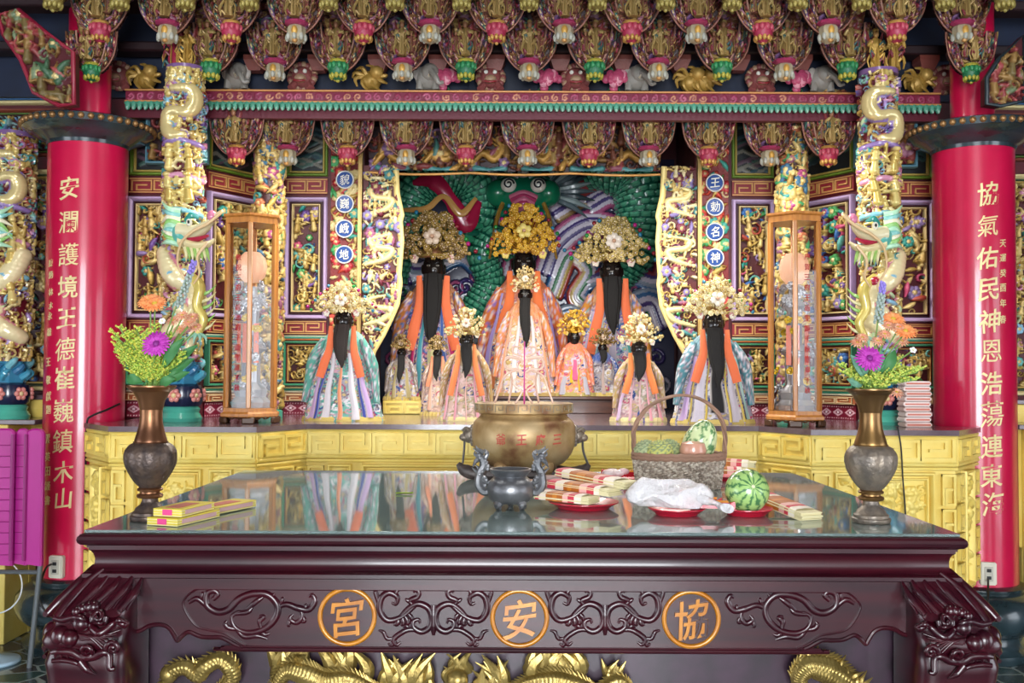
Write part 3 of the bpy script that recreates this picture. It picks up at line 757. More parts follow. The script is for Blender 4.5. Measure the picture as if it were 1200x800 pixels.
# ------------------------------------------------------------------ niche: openwork arch plates with wavy inner edge
for s in (-1, 1):
    sd = 'left' if s < 0 else 'right'
    xa, xb = xat(425, 6.66), xat(470, 6.66); z0, z1 = AZ, zat(196, 6.66); w, h = xb - xa, z1 - z0
    c = Carve(w, h, .005, 100 + s, hx('#5a1a1a'))
    c.fill(int(w * h * 900), .06, ([hx('#e3cf92', .15), hx('#d9bd72', .2), hx('#efe0b0', .1)], [hx('#9a5a7a'), hx('#4a8a8a'), hx('#8a7ab0'), hx('#7a3040')]), (.45, .4, .1, .05), .02)
    for k, zz in enumerate((.18, .42, .66, .86)):
        zz *= h; c.dragon([(.02, zz - .1), (w * .6, zz - .06), (w * .75, zz), (w * .3, zz + .02), (w * .2, zz + .07), (w * .7, zz + .1)], .022, hx('#eddc9c', .2), .015, hx('#7aa884'))
    def inner(Z): # plate width at height, from the photograph's silhouette
        py = np.interp(Z, [0, h], [490, 196]); return np.interp(py, [196, 230, 255, 262, 285, 300, 325, 335, 360, 375, 395, 415, 440, 490], [w * .84, w * .88, w * 1, w * .96, w * 1.0, w * .98, w * .94, w * .97, w * .9, w * .76, w * .55, w * .3, w * .16, w * .08])
    vf, cc = c.mesh(flatmap(0, 0, 0), lambda X, Z: X <= inner(Z))
    zz = np.linspace(0, h, 120); ed = np.stack([inner(zz), 0 * zz - .01, zz], 1)
    if s > 0:
        V = vf[0].copy(); V[:, 0] *= -1; vf = (V, [vf[1][0][:, ::-1]]); ed[:, 0] *= -1
    t = thing('openwork_relief', 'gilded openwork dragon plate with a wavy edge at the %s side of the niche' % sd, 'panel', (xa if s < 0 else mir(xa), 6.62, z0))
    MB().add(vf, cc).build('carving', PAINT, t, angle=60)
    MB().add(tube(ed, .009, 8, flat=2.2, up=(1, 0, 0)), hx('#ecd488', .3)).build('gilt_edge', PAINT, t)
    back_ = ed.copy(); back_[:, 1] = .03

# ------------------------------------------------------------------ beam with green scalloped fringe
BY = 6.0
bx0, bx1 = xat(142, BY), xat(1104, BY); bz0, bz1 = zat(121, BY), zat(108, BY)
t = thing('carved_beam', 'long crimson carved beam with green scalloped fringe across the shrine', 'beam', (bx0, BY, bz0))
w = bx1 - bx0; h = bz1 - bz0
c = Carve(w, h, .006, 5, hx('#7a1838'))
for k in range(int(w / .06)):
    c.curl(k * .06 + .03, h * .5, h * .34, [hx('#b85a78'), hx('#a84468'), hx('#c88a6a', .2), hx('#9a3858')], 0)
c.h *= .5
vf, cc = c.mesh(flatmap(0, 0, 0)); MB().add(vf, cc).add(box((w / 2, .05, h / 2), (w, .09, h)), hx('#6a1428')).build('beam_body', PAINT, t, angle=60)
m = MB()
for z in (0, h): m.add(tube([(0, -.012, z), (w, -.012, z)], .0065, 8), hx('#c98a50', .2))
m.add(box((w / 2, .06, -.045), (w, .05, .09)), hx('#5e1226')); m.build('beam_moulding', PAINT, t)
m = MB(); n = int(w / .036)
for k in range(n):
    x = (k + .5) * w / n; m.add(sph((x, -.012, -.026), (.017, .014, .03), 8, 6), hx('#4f9a80')); m.add(sph((x, -.022, -.045), (.008, .008, .012), 6, 5), hx('#9cc8b4'))
m.add(box((w / 2, -.004, -.012), (w, .03, .014)), hx('#3f8a70')); m.build('scalloped_fringe', PAINT, t)

# frieze of gilded animals behind the third row of brackets, and blue panels behind the second row
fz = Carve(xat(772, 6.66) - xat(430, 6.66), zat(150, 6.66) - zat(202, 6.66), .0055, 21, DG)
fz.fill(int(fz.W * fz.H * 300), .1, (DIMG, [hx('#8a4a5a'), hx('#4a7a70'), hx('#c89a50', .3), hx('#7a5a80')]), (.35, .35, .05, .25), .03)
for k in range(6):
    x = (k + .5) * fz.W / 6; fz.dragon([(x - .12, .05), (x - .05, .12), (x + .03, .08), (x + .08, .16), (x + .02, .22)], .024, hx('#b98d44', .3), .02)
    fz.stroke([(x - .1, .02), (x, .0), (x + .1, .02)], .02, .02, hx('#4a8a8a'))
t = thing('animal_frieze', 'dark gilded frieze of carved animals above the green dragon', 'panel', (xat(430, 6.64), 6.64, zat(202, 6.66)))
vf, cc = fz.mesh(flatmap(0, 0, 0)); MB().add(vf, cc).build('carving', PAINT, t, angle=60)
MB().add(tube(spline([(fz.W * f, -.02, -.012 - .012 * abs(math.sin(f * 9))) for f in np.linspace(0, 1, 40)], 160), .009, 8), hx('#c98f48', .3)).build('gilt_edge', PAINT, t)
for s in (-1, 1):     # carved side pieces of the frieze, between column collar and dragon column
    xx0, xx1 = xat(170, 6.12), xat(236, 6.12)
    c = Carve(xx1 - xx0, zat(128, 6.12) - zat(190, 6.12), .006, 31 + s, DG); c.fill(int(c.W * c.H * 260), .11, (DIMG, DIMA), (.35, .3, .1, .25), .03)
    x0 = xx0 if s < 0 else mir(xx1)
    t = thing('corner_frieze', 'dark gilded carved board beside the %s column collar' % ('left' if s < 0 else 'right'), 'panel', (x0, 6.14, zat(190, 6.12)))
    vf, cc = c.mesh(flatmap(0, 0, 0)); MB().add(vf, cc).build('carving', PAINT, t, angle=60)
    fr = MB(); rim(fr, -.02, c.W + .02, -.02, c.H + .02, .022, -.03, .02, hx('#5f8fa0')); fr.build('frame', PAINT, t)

# ------------------------------------------------------------------ bracket sets
def lotus(colors, n=10):
    """hanging lotus bud: waist ring, petals, gilded tip; origin at its top"""
    ca, cb, cc_ = colors; m = MB()
    m.add(lathe([(.03, 0), (.046, -.004), (.05, -.012), (.044, -.022)], 20), cc_)
    m.add(lathe([(.044, -.02), (.052, -.04), (.054, -.065), (.048, -.092), (.03, -.112), (.012, -.122), (0, -.124)], 20), ca)
    for k in range(n):
        a = k * 2 * PI / n
        m.add(sph((.05 * math.cos(a), .05 * math.sin(a), -.042), (.014, .014, .022), 8, 6), cb)
        m.add(sph((.04 * math.cos(a + .3), .04 * math.sin(a + .3), -.098), (.013, .013, .02), 8, 6), cc_)
    m.add(sph((0, 0, -.122), (.012, .012, .014), 8, 6), cc_)
    return m
def basket_bud(ca, cb):
    """hanging lantern bud: petal rim over a fluted pale body with gilded faces"""
    m = MB(); m.add(lathe([(.04, 0), (.062, -.006), (.066, -.018), (.056, -.028), (.04, -.03)], 20, lambda t, z: 1 + .05 * np.cos(10 * t)), ca)
    m.add(lathe([(.04, -.03), (.05, -.045), (.05, -.085), (.044, -.108), (.026, -.12), (0, -.13)], 24, lambda t, z: 1 + .07 * np.cos(8 * t)), cb)
    for k in range(8):
        a = k * PI / 4; m.add(sph((.05 * math.cos(a), .05 * math.sin(a), -.095), (.013, .013, .022), 8, 6), hx('#a8a89c'))
    m.add(sph((0, -.05, -.065), (.018, .012, .026), 8, 8), hx('#c89a48', .3)); m.add(sph((0, -.036, -.118), (.016, .014, .014), 8, 6), hx('#b98a50', .3))
    return m
def wing(s, seed, pal):
    """carved crescent side arm, rising outwards"""
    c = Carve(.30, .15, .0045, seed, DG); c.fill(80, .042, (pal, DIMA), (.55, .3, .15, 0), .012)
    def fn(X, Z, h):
        a = X / .30 * 1.5; r = .10 + Z * (.35 + .65 * np.minimum(1, X / .2)) * .75
        x = s * (.03 + (.072 + (r - .1) * .6) * np.sin(a)); z = -.02 + .13 - .115 * np.cos(a) * 1.15 - (r - .10) * np.cos(a) + X * .38
        return np.stack([x, .02 - h - .03 * np.sin(a), z], -1)
    vf, cc = c.mesh(fn)
    m = MB().add(vf, cc); V = vf[0].copy(); V[:, 1] += .04; m.add((V, [vf[1][0][:, ::-1]]), DG)
    t_ = np.linspace(0, 1, 24); X = t_ * .3
    e = fn(X[None], 0 * X[None], 0 * X[None])[0]; m.add(tube(e, .0075, 7), hx('#a87a68', .1))
    e = fn(X[None], 0 * X[None] + .15, 0 * X[None])[0]; m.add(tube(e, .006, 7), hx('#8a5a4a', .1))
    return m
def figurine(seed, cols):
    r = random.Random(seed); m = MB(); a, b, cskin = cols
    m.add(lathe([(.036, 0), (.032, .03), (.03, .08), (.026, .11), (.033, .14), (.03, .17), (.012, .19)], 18, lambda t, z: 1 + .16 * np.cos(6 * t + seed + 9 * z)), a)
    for k in range(9): q = r.uniform(0, .15); sg = r.choice((-1, 1)); m.add(tube(spline([(sg * .02, -.025, q), (sg * .045, -.04, q + .02), (sg * r.uniform(.03, .06), -.045, q - .02)], 7), [.009, .008, .003], 6), r.choice([a, b, hx('#7a2a34'), hx('#2f5a58')]))
    for sg in (-1, 1): m.add(tube(spline([(sg * .02, .02, .14), (sg * .05, .015, .2), (sg * .06, .02, .25)], 7), [.012, .016, .004], 7, flat=.4), hx('#8a3a3c'))
    m.add(sph((r.uniform(-.008, .008), -.012, .208), (.02, .02, .024), 10, 8), cskin); m.add(sph((0, -.008, .23), (.022, .02, .014), 10, 6), b)
    for s in (-1, 1):
        q = [(s * .03, 0, .165), (s * .055, -.03, .13 + r.uniform(-.02, .03)), (s * r.uniform(.02, .05), -.055, .13 + r.uniform(-.02, .05))]
        m.add(tube(spline(q, 8), [.016, .014, .01], 8), b); m.add(sph(q[2], .011, 8, 6), cskin)
        m.add(tube(spline([(s * .03, -.02, .1), (s * .06, -.02, .05), (s * .05, -.03, .0)], 8), [.012, .014, .008], 7, flat=.5), b)
    m.add(tube(spline([(0, -.04, .12), (0, -.05, .06), (0, -.05, .005)], 6), [.012, .014, .016], 7, flat=.4), b)
    return m
def bracket(kind, label, dim):
    t = thing('hanging_bracket', label, 'bracket')
    core = Carve(.36, .34, .005, {'red': 1, 'pale': 2, 'green': 3, 'gold': 4}[kind] + 50, DG, wrapx=True)
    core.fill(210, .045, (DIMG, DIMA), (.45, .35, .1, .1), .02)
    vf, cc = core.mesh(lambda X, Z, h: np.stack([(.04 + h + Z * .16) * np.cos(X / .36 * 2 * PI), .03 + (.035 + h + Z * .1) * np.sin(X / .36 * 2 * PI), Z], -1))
    MB().add(vf, cc).build('carved_core', PAINT, t, angle=60)
    for s in (-1, 1): wing(s, 5 + s + len(kind), DIMG).build('side_arm', PAINT, t, angle=60)
    f = figurine(len(kind) * 3, (hx('#a08450', .25), hx('#b49a60', .25), hx('#9a6a4c'))).build('figurine', PAINT, t); f.location = (0, -.06, .005); f.scale = (.72, .72, .85)
    for s in (-1, 1): f = figurine(len(kind) * 3 + s, (hx('#7a4a3c'), hx('#a08450', .25), hx('#9a6a4c'))).build('attendant_figure', PAINT, t); f.location = (s * .055, -.045, .03); f.scale = (.45, .45, .5)
    if kind == 'red': m = lotus((hx('#a02a48'), hx('#b4485a'), hx('#b98c48', .25)))
    elif kind == 'green': m = lotus((hx('#1f6a44'), hx('#2f8450'), hx('#a8a03c', .1)))
    elif kind == 'gold': m = lotus((hx('#7a6a34', .1), hx('#6a7a38'), hx('#988a48', .2)))
    else: m = basket_bud(hx('#983056'), hx('#a89c80', .1))
    m.build({'pale': 'lantern_bud'}.get(kind, 'lotus_bud'), PAINT, t)
    return t
proto = {}
ORD = ['first', 'second', 'third', 'fourth', 'fifth', 'sixth', 'seventh', 'eighth', 'ninth', 'tenth', 'eleventh', 'twelfth', 'thirteenth', 'fourteenth', 'fifteenth']
NAMEK = {'red': 'crimson lotus bud', 'pale': 'pale fluted lantern bud', 'green': 'green lotus bud', 'gold': 'yellow-green lotus bud'}
def row(items, Y, drop, rowname, grp):
    cnt = {}
    tot = {}
    for k, px, py in items: tot[k] = tot.get(k, 0) + 1
    for k, px, py in items:
        cnt[k] = cnt.get(k, 0) + 1
        lb = 'gilded bracket with %s, %s from left in %s' % (NAMEK[k], ORD[cnt[k] - 1], rowname)
        Yk = Y(px) if callable(Y) else Y; p = to(px, py, Yk)
        if k not in proto: b = proto[k] = bracket(k, lb, 0); b['group'] = grp
        else: b = dup(proto[k], label=lb, group=grp)
        b.location = (p.x, Yk, p.z + drop * (.85 if callable(Y) is False and Y == 5.54 else 1))
        if Y == 5.54: b.scale = (.85,) * 3
rz = lambda lst, kinds, y: [(kinds[i % len(kinds)] if isinstance(kinds, (list, tuple)) else kinds, x, y) for i, x in enumerate(lst)]
row([('gold', x, 12) for x in (62, 140, 217, 292, 385, 463, 541, 620, 700, 780, 858, 935, 1010, 1108, 1178)], 5.25, .124, 'topmost row under the ceiling', 'brackets of the topmost row')
row([('red' if i % 2 == 0 else 'pale', x, 51) for i, x in enumerate((117, 196, 271, 347, 426, 504, 582, 661, 740, 816, 894, 971, 1051, 1127))], 5.5, .126, 'second row', 'brackets of the second row')
row([('green' if i % 2 == 0 else 'pale', x, 95) for i, x in enumerate((247, 322, 396, 472, 546, 620, 697, 771, 846, 919, 993))] , 5.75, .126, 'row above the fringed beam', 'brackets above the beam')
row([('green', 107, 96), ('green', 1138, 97)], 5.54, .126, 'pair before the red column tops', 'green brackets before the columns')
row([('red' if i % 2 == 0 else 'pale', x, 194 + (i > 5)) for i, x in enumerate((277, 337, 407, 476, 546, 618, 690, 760, 830, 902, 971))], lambda px: 6.08 if px in (277, 971) else 6.22, .126, 'row below the fringed beam', 'brackets below the beam')

# stepped boards the bracket rows hang from
def ledge(name, px0, px1, Y, py0, py1, d, mat): 
    a, b = to(px0, py0, Y), to(px1, py1, Y)
    return struct(MB().add(box(((a.x + b.x) / 2, Y + d / 2, (a.z + b.z) / 2), (b.x - a.x, d, b.z - a.z))).build(name, mat, smooth=False))
NAVY = solid('navy_paint', '#16243f', 0.5, 0, '#101a30', 5)
slabz = lambda py, Y: zat(py, Y)
TRN[0] += 1; struct(MB().add(box((HX, 6.2, (zat(108, 6) + 4.25) / 2), (7.4, .08, 4.25 - zat(108, 6)))).build('trim_%d' % TRN[0], NAVY, smooth=False))
for Y, py in ((5.98, 62), (5.75, 10)):
    TRN[0] += 1; z = zat(py, Y); struct(MB().add(box((HX, Y + .06, z + .03), (7.4, .14, .06), .01)).build('trim_%d' % TRN[0], DARKRED))

# carved animals and blossoms sitting on the beam between the brackets
def elephant():
    m = MB(); g = hx('#8f8a82'); m.add(sph((0, 0, .06), (.06, .05, .058), 14, 10), g); m.add(sph((.01, -.03, .075), (.042, .04, .042), 12, 9), g)
    m.add(tube(spline([(.02, -.065, .07), (.04, -.09, .04), (.055, -.09, .012), (.075, -.085, .016)], 14), [.018, .014, .01, .008], 8), g)
    for s in (-1, 1): m.add(sph((s * .045, -.02, .075), (.022, .01, .034), 10, 8), hx('#a8a098')); m.add(tube([(s * .012 + .02, -.06, .05), (s * .02 + .03, -.095, .05)], [.006, .002], 6), hx('#e8e0c8'))
    for s in (-1, 1): m.add(tube([(s * .035, -.02, .04), (s * .038, -.02, 0)], .017, 8), g)
    return m
def lion_head(a, b):
    m = MB(); m.add(sph((0, 0, .06), (.05, .045, .05), 14, 10), a); m.add(sph((0, -.045, .042), (.028, .024, .02), 10, 8), b)
    rr = random.Random(3)
    for k in range(22):
        t = k / 22 * 2 * PI; m.add(sph((.055 * math.cos(t), .0 + .01 * math.sin(3 * t), .062 + .052 * math.sin(t)), .016, 8, 6), b if k % 2 else a)
    for s in (-1, 1): m.add(sph((s * .02, -.045, .075), .01, 8, 6), hx('#e8e4d8')); m.add(tube([(s * .03, -.01, .03), (s * .045, -.03, 0)], .018, 8), a)
    m.add(tube(spline([(-.025, -.06, .03), (0, -.07, .024), (.025, -.06, .03)], 8), .005, 6), hx('#8a1c24'))
    return m
def peony(a, b):
    m = MB(); rr = random.Random(9)
    for k in range(34):
        t, u = rr.uniform(0, 2 * PI), rr.uniform(.1, 1); q = (.052 * u * math.cos(t), -.03 * (1 - u * u) - .01, .055 + .045 * u * math.sin(t)); m.add(sph(q, (.02, .01, .02), 8, 6), a if rr.random() < .7 else b)
    for k in range(6): m.add(tube(spline([(.04 * math.cos(k), 0, .05 + .04 * math.sin(k)), (.075 * math.cos(k), -.01, .05 + .07 * math.sin(k))], 5), [.014, .003], 6, flat=.3), hx('#3f8a58'))
    return m
def gold_imp():
    m = MB(); a = hx('#a8843c', .3); m.add(sph((0, 0, .045), (.05, .04, .045), 12, 8), a)
    m.add(sph((.03, -.03, .075), (.03, .03, .03), 10, 8), hx('#c09a50', .3))
    for k in range(9): t = k * .7; m.add(tube(spline([(.03 * math.cos(t), -.02, .06), (.07 * math.cos(t), -.03, .06 + .04 * math.sin(t)), (.08 * math.cos(t + .4), -.02, .05 + .06 * math.sin(t + .3))], 7), [.013, .01, .004], 6), a)
    return m
ANI = {'elephant': (elephant, 'grey carved elephant', 'carving'), 'lion': (lambda: lion_head(hx('#8a4a48'), hx('#a8866a')), 'curly-maned carved lion head', 'carving'), 'peony': (lambda: peony(hx('#b8486a'), hx('#d890a0')), 'pink carved peony', 'carving'), 'imp': (gold_imp, 'gilded carved beast', 'carving')}
apro, acnt = {}, {}
for k, px in (('lion', 140), ('imp', 172), ('elephant', 279), ('lion', 355), ('imp', 435), ('elephant', 502), ('peony', 523), ('lion', 575), ('peony', 641), ('lion', 674), ('peony', 722), ('elephant', 745), ('imp', 808), ('imp', 824), ('lion', 890), ('peony', 935), ('elephant', 961), ('imp', 1073), ('lion', 1105)):
    acnt[k] = acnt.get(k, 0) + 1; fn, ds, cat = ANI[k]; p = to(px, 107, 6.06)
    lb = '%s sitting on the fringed beam, %s of its kind from left' % (ds, ORD[acnt[k] - 1])
    if k not in apro: o = apro[k] = fn().build({'imp': 'carved_beast', 'lion': 'carved_lion', 'peony': 'carved_peony', 'elephant': 'carved_elephant'}[k], PAINT); tag(o, lb, cat, 'carved animals and blossoms on the beam')
    else: o = apro[k].copy(); COL.objects.link(o); o['label'] = lb
    o.location = (p.x, 6.04, bz1 + .016); o.scale = (1.35,) * 3
blk = None
for i, px in enumerate((294, 370, 441, 513, 580, 657, 731, 800, 870, 944, 1094)):
    p = to(px, 78, 5.93); lb = 'brown tapered bearing block between beam and brackets, %s from left' % ORD[i]
    if blk is None:
        blk = MB().add(lathe([(.05, 0), (.085, .06), (.085, .09), (.07, .09)], 4, None), hx('#7a3a30')).build('bearing_block', PAINT, smooth=False); tag(blk, lb, 'block', 'bearing blocks above the beam'); o = blk
    else: o = blk.copy(); COL.objects.link(o); o['label'] = lb
    o.location = (p.x, 6.04, p.z); o.rotation_euler = (0, 0, PI / 4)
# ------------------------------------------------------------------ red inscribed columns
def ang_at(cx, cy, R, px, py):
    """angle round a shaft whose surface the photograph shows at (px, py), and its height there"""
    d = ROT @ Vector(((px - 600) / F, (400 - py) / F, -1)); best = None
    for k in range(801):
        a = -PI + PI * k / 800; x, y = cx + R * math.cos(a), cy + R * math.sin(a); e = abs(x - d.x * y / d.y)
        if (math.cos(a) * -cx + math.sin(a) * -cy) > 0 and (best is None or e < best[0]): best = (e, a, CAM.z + d.z * y / d.y)
    return best[1], best[2]
def red_column(cx, cy, label, main, mains, small, smalls, sgn, base_bot):
    t = thing('red_column', label, 'column', (cx, cy, 0))
    zb = zat(676, cy, 600) ; zt = zat(163, cy - .22, 600); R = .222
    MB().add(lathe([(0, .35), (R, .35), (R, zt), (0, zt)], 64)).build('shaft', RED, t)
    MB().add(lathe([(0, 0), (.30, 0), (.31, .02), (.31, .05), (.27, .07), (.25, .1), (.25, .13), (.29, .15), (.335, .19), (.355, .25), (.345, .31), (.31, .35), (.26, .372), (.265, .384), (.265, .398), (.24, .406), (.225, .412), (0, .412)], 64)).build('stone_base', STONE_DK, t)
    c = MB().add(lathe([(0, zt - .02), (R + .005, zt - .02), (R + .01, zt), (.25, zt + .012), (.29, zt + .036), (.32, zt + .044), (.345, zt + .066), (.36, zt + .074), (.362, zt + .116), (.34, zt + .126), (.1, zt + .128)], 64)).build('collar', STONE_DK, t)
    st = MB()
    for k in range(44):
        a = k * 2 * PI / 44; st.add(sph((.362 * math.cos(a),   .362 * math.sin(a), zt + .095), .0185, 10, 8))
    st.build('gilt_stud', solid('aged_brass_studs', '#9a7448', .35, .5) if 'aged_brass_studs' not in MATS else MATS['aged_brass_studs'], c)
    MB().add(lathe([(0, zt + .128), (.12, zt + .128), (.12, 4.25), (0, 4.25)], 40)).build('upper_shaft', RED, t)
    # brushed inscription wrapped on the shaft
    view = math.atan2(-cy, -cx)
    for txt, plist, size, nmx in ((main, mains, None, 'inscription'), (small, smalls, None, 'signature')):
        m = MB()
        for ch, (px, py, h) in zip(txt, plist):
            a0, pz = ang_at(cx, cy, R, px, py); g = glyph(ch, h * cy / F * .95, .006, .012 if nmx == 'inscription' else .012)
            if not len(g[0]): continue
            V = brush(g[0], .1, .03, py)
            an = a0 + V[:, 0] / R; r = R + .0015 + .0025 * (V[:, 1] < 0)
            MB().add((np.stack([r * np.cos(an), r * np.sin(an), V[:, 2] + pz], 1), g[1])).build('character', PALE_GOLD, t)
    return t, zt
LM = [(81, 220, 27), (80, 260, 26), (80, 298, 27), (79, 336, 27), (78, 372, 26), (76, 409, 27), (75, 443, 28), (74, 481, 28), (73, 517, 28), (74, 553, 27), (74, 584, 25)]
LS = [(60, y, 9) for y in (308, 322, 342, 358)] + [(59, 370, 10), (58, 389, 10)] + [(57, y, 11) for y in (424, 445, 464, 480)] + [(56, y, 11) for y in (514, 535, 552, 569, 586)]
rcl, _ = red_column(to(99.5, 434, 5.85).x, 5.85, 'tall red lacquered column with gold inscription left of the altar', '安瀾護境王德崔巍鎮木山', LM, '陳炳林水永雄王敬獻題雲英田謹書', LS, -1, 770)
RM = [(1158, 227, 28), (1158, 264, 26), (1157, 302, 27), (1159, 339, 27), (1160, 376, 28), (1162, 411, 27), (1162, 449, 28), (1163, 485, 30), (1163, 523, 28), (1162, 557, 28), (1164, 590, 28)]
RS = [(1175, y, 10) for y in (285, 302, 320, 337, 355, 374)]
rcr, _ = red_column(to(1142, 434, 5.77).x, 5.77, 'tall red lacquered column with gold inscription right of the altar', '協氣佑民神恩浩蕩連東海', RM, '天運癸酉年春', RS, 1, 782)
# wall sockets on the columns
def socket(cx, cy, px, py, label, plug):
    R = .222; a, pz = ang_at(cx, cy, R + .02, px, py)
    t = thing('power_outlet', label, 'outlet', (cx + (R + .014) * math.cos(a), cy + (R + .014) * math.sin(a), pz), a + PI / 2)
    MB().add(box((0, 0, 0), (.085, .036, .125), .006, 2)).build('casing', WHITE_PL, t)
    MB().add(box((0, -.019, .0), (.045, .006, .08), .002)).build('face_plate', solid('grey_plastic', '#b9b6aa', .5) if 'grey_plastic' not in MATS else MATS['grey_plastic'], t)
    for z in (.02, -.02): MB().add(box((0, -.0245, z), (.022, .006, .018), .001)).build('socket', BLACK, t)
    return t, a
so1, a1 = socket(rcl.location.x, 5.85, 66, 664, 'ivory power outlet on the left red column with dark plugs', 1)
so2, a2 = socket(rcr.location.x, 5.77, 1158, 672, 'ivory power outlet on the right red column with one black plug', 1)
def cable(pts, r, label, name='cable', mat=BLACK, n=60):
    o = MB().add(tube(spline(pts, n), r, 7)).build(name, mat); return tag(o, label, 'cable')
Pn = lambda px, py, Y: to(px, py, Y)[:]
cable([Pn(60, 661, 5.56), Pn(55, 664, 5.5), Pn(51, 672, 5.42), Pn(46, 690, 5.38), Pn(47, 705, 5.37), Pn(55, 718, 5.36), Pn(66, 725, 5.36), Pn(85, 722, 5.37)], .006, 'thin dark cable looping from the left outlet over the stone base')
cable([Pn(1158, 679, 5.5), Pn(1158, 686, 5.44), Pn(1158, 700, 5.37), Pn(1157, 712, 5.36), Pn(1150, 740, 5.4)], .006, 'thin black cable hanging from the right outlet')
cable([Pn(140, 473, 5.72), Pn(125, 480, 5.62), Pn(108, 487, 5.56), Pn(102, 494, 5.55), Pn(101, 520, 5.58), Pn(100, 560, 5.6), Pn(99, 640, 5.6)], .006, 'dark cable running down beside the altar\'s left end')
cable([Pn(1052, 500, 5.16), Pn(1056, 525, 5.155), Pn(1058, 560, 5.155), Pn(1061, 600, 5.155), Pn(1062, 640, 5.155)], .004, 'thin dark cable hanging down the altar front behind the right vase', 'hanging_cable')

# ------------------------------------------------------------------ dragon columns
def dragon_head(m, s):
    """projecting painted dragon head, snout towards +s x; units about 0.3 m, origin at the neck"""
    m.add(sph((0, -.03, 0), (.085, .075, .06), 16, 10), hx('#5fb0a4'))
    m.add(tube(spline([(s * -.02, -.05, .01), (s * .08, -.07, .005), (s * .16, -.09, .03), (s * .21, -.1, .065)], 20), [.062, .05, .036, .018], 12, flat=.7), hx('#d9cfa8'))
    m.add(tube(spline([(s * -.02, -.05, -.035), (s * .08, -.06, -.06), (s * .17, -.08, -.055), (s * .22, -.085, -.03)], 20), [.045, .036, .026, .01], 12, flat=.6), hx('#e3d3a0'))
    m.add(tube(spline([(s * .0, -.06, -.02), (s * .1, -.075, -.028), (s * .18, -.09, -.012)], 14), [.03, .024, .01], 10, flat=.5), hx('#b02444'))
    m.add(sph((s * .205, -.1, .08), (.034, .03, .03), 12, 8), hx('#d07a9a')); m.add(sph((s * .06, -.105, .05), .02, 10, 8), hx('#f4f0e0')); m.add(sph((s * .062, -.123, .05), .009, 8, 6), hx('#101010'))
    m.add(tube(spline([(s * .03, -.09, .06), (s * .07, -.11, .082), (s * .12, -.1, .07)], 12), [.012, .016, .006], 8), hx('#2f8f84'))
    for k in range(9):
        z = -.05 + k * .02; m.add(tube(spline([(-s * .02, -.05, z), (-s * .09, -.07, z + .01), (-s * .15, -.03, z + .05 * math.sin(k))], 10), [.017, .014, .003], 8), [hx('#a9d8b4'), hx('#8ac06a'), hx('#e6e0c0'), hx('#7fc0b8')][k % 4])
    for q in ([(s * .22, -.11, .08), (s * .28, -.13, .1), (s * .2, -.15, .04), (s * .1, -.15, 0), (s * .02, -.14, -.06), (s * .0, -.13, -.16), (s * .05, -.12, -.24), (s * .03, -.11, -.3)], [(s * .18, -.11, -.05), (s * .13, -.14, -.12), (s * .14, -.13, -.2), (s * .1, -.12, -.25)]):
        m.add(tube(spline(q, 40), [.009, .009, .007, .005], 8), hx('#d9b98a'))
    for k in range(8): m.add(tube(spline([(s * (.02 + .02 * k), -.07, -.07), (s * (.04 + .02 * k), -.09, -.11), (s * (.03 + .022 * k), -.07, -.14)], 7), [.012, .01, .002], 7), [hx('#e8dfae'), hx('#9ac06a')][k % 2])
    return m
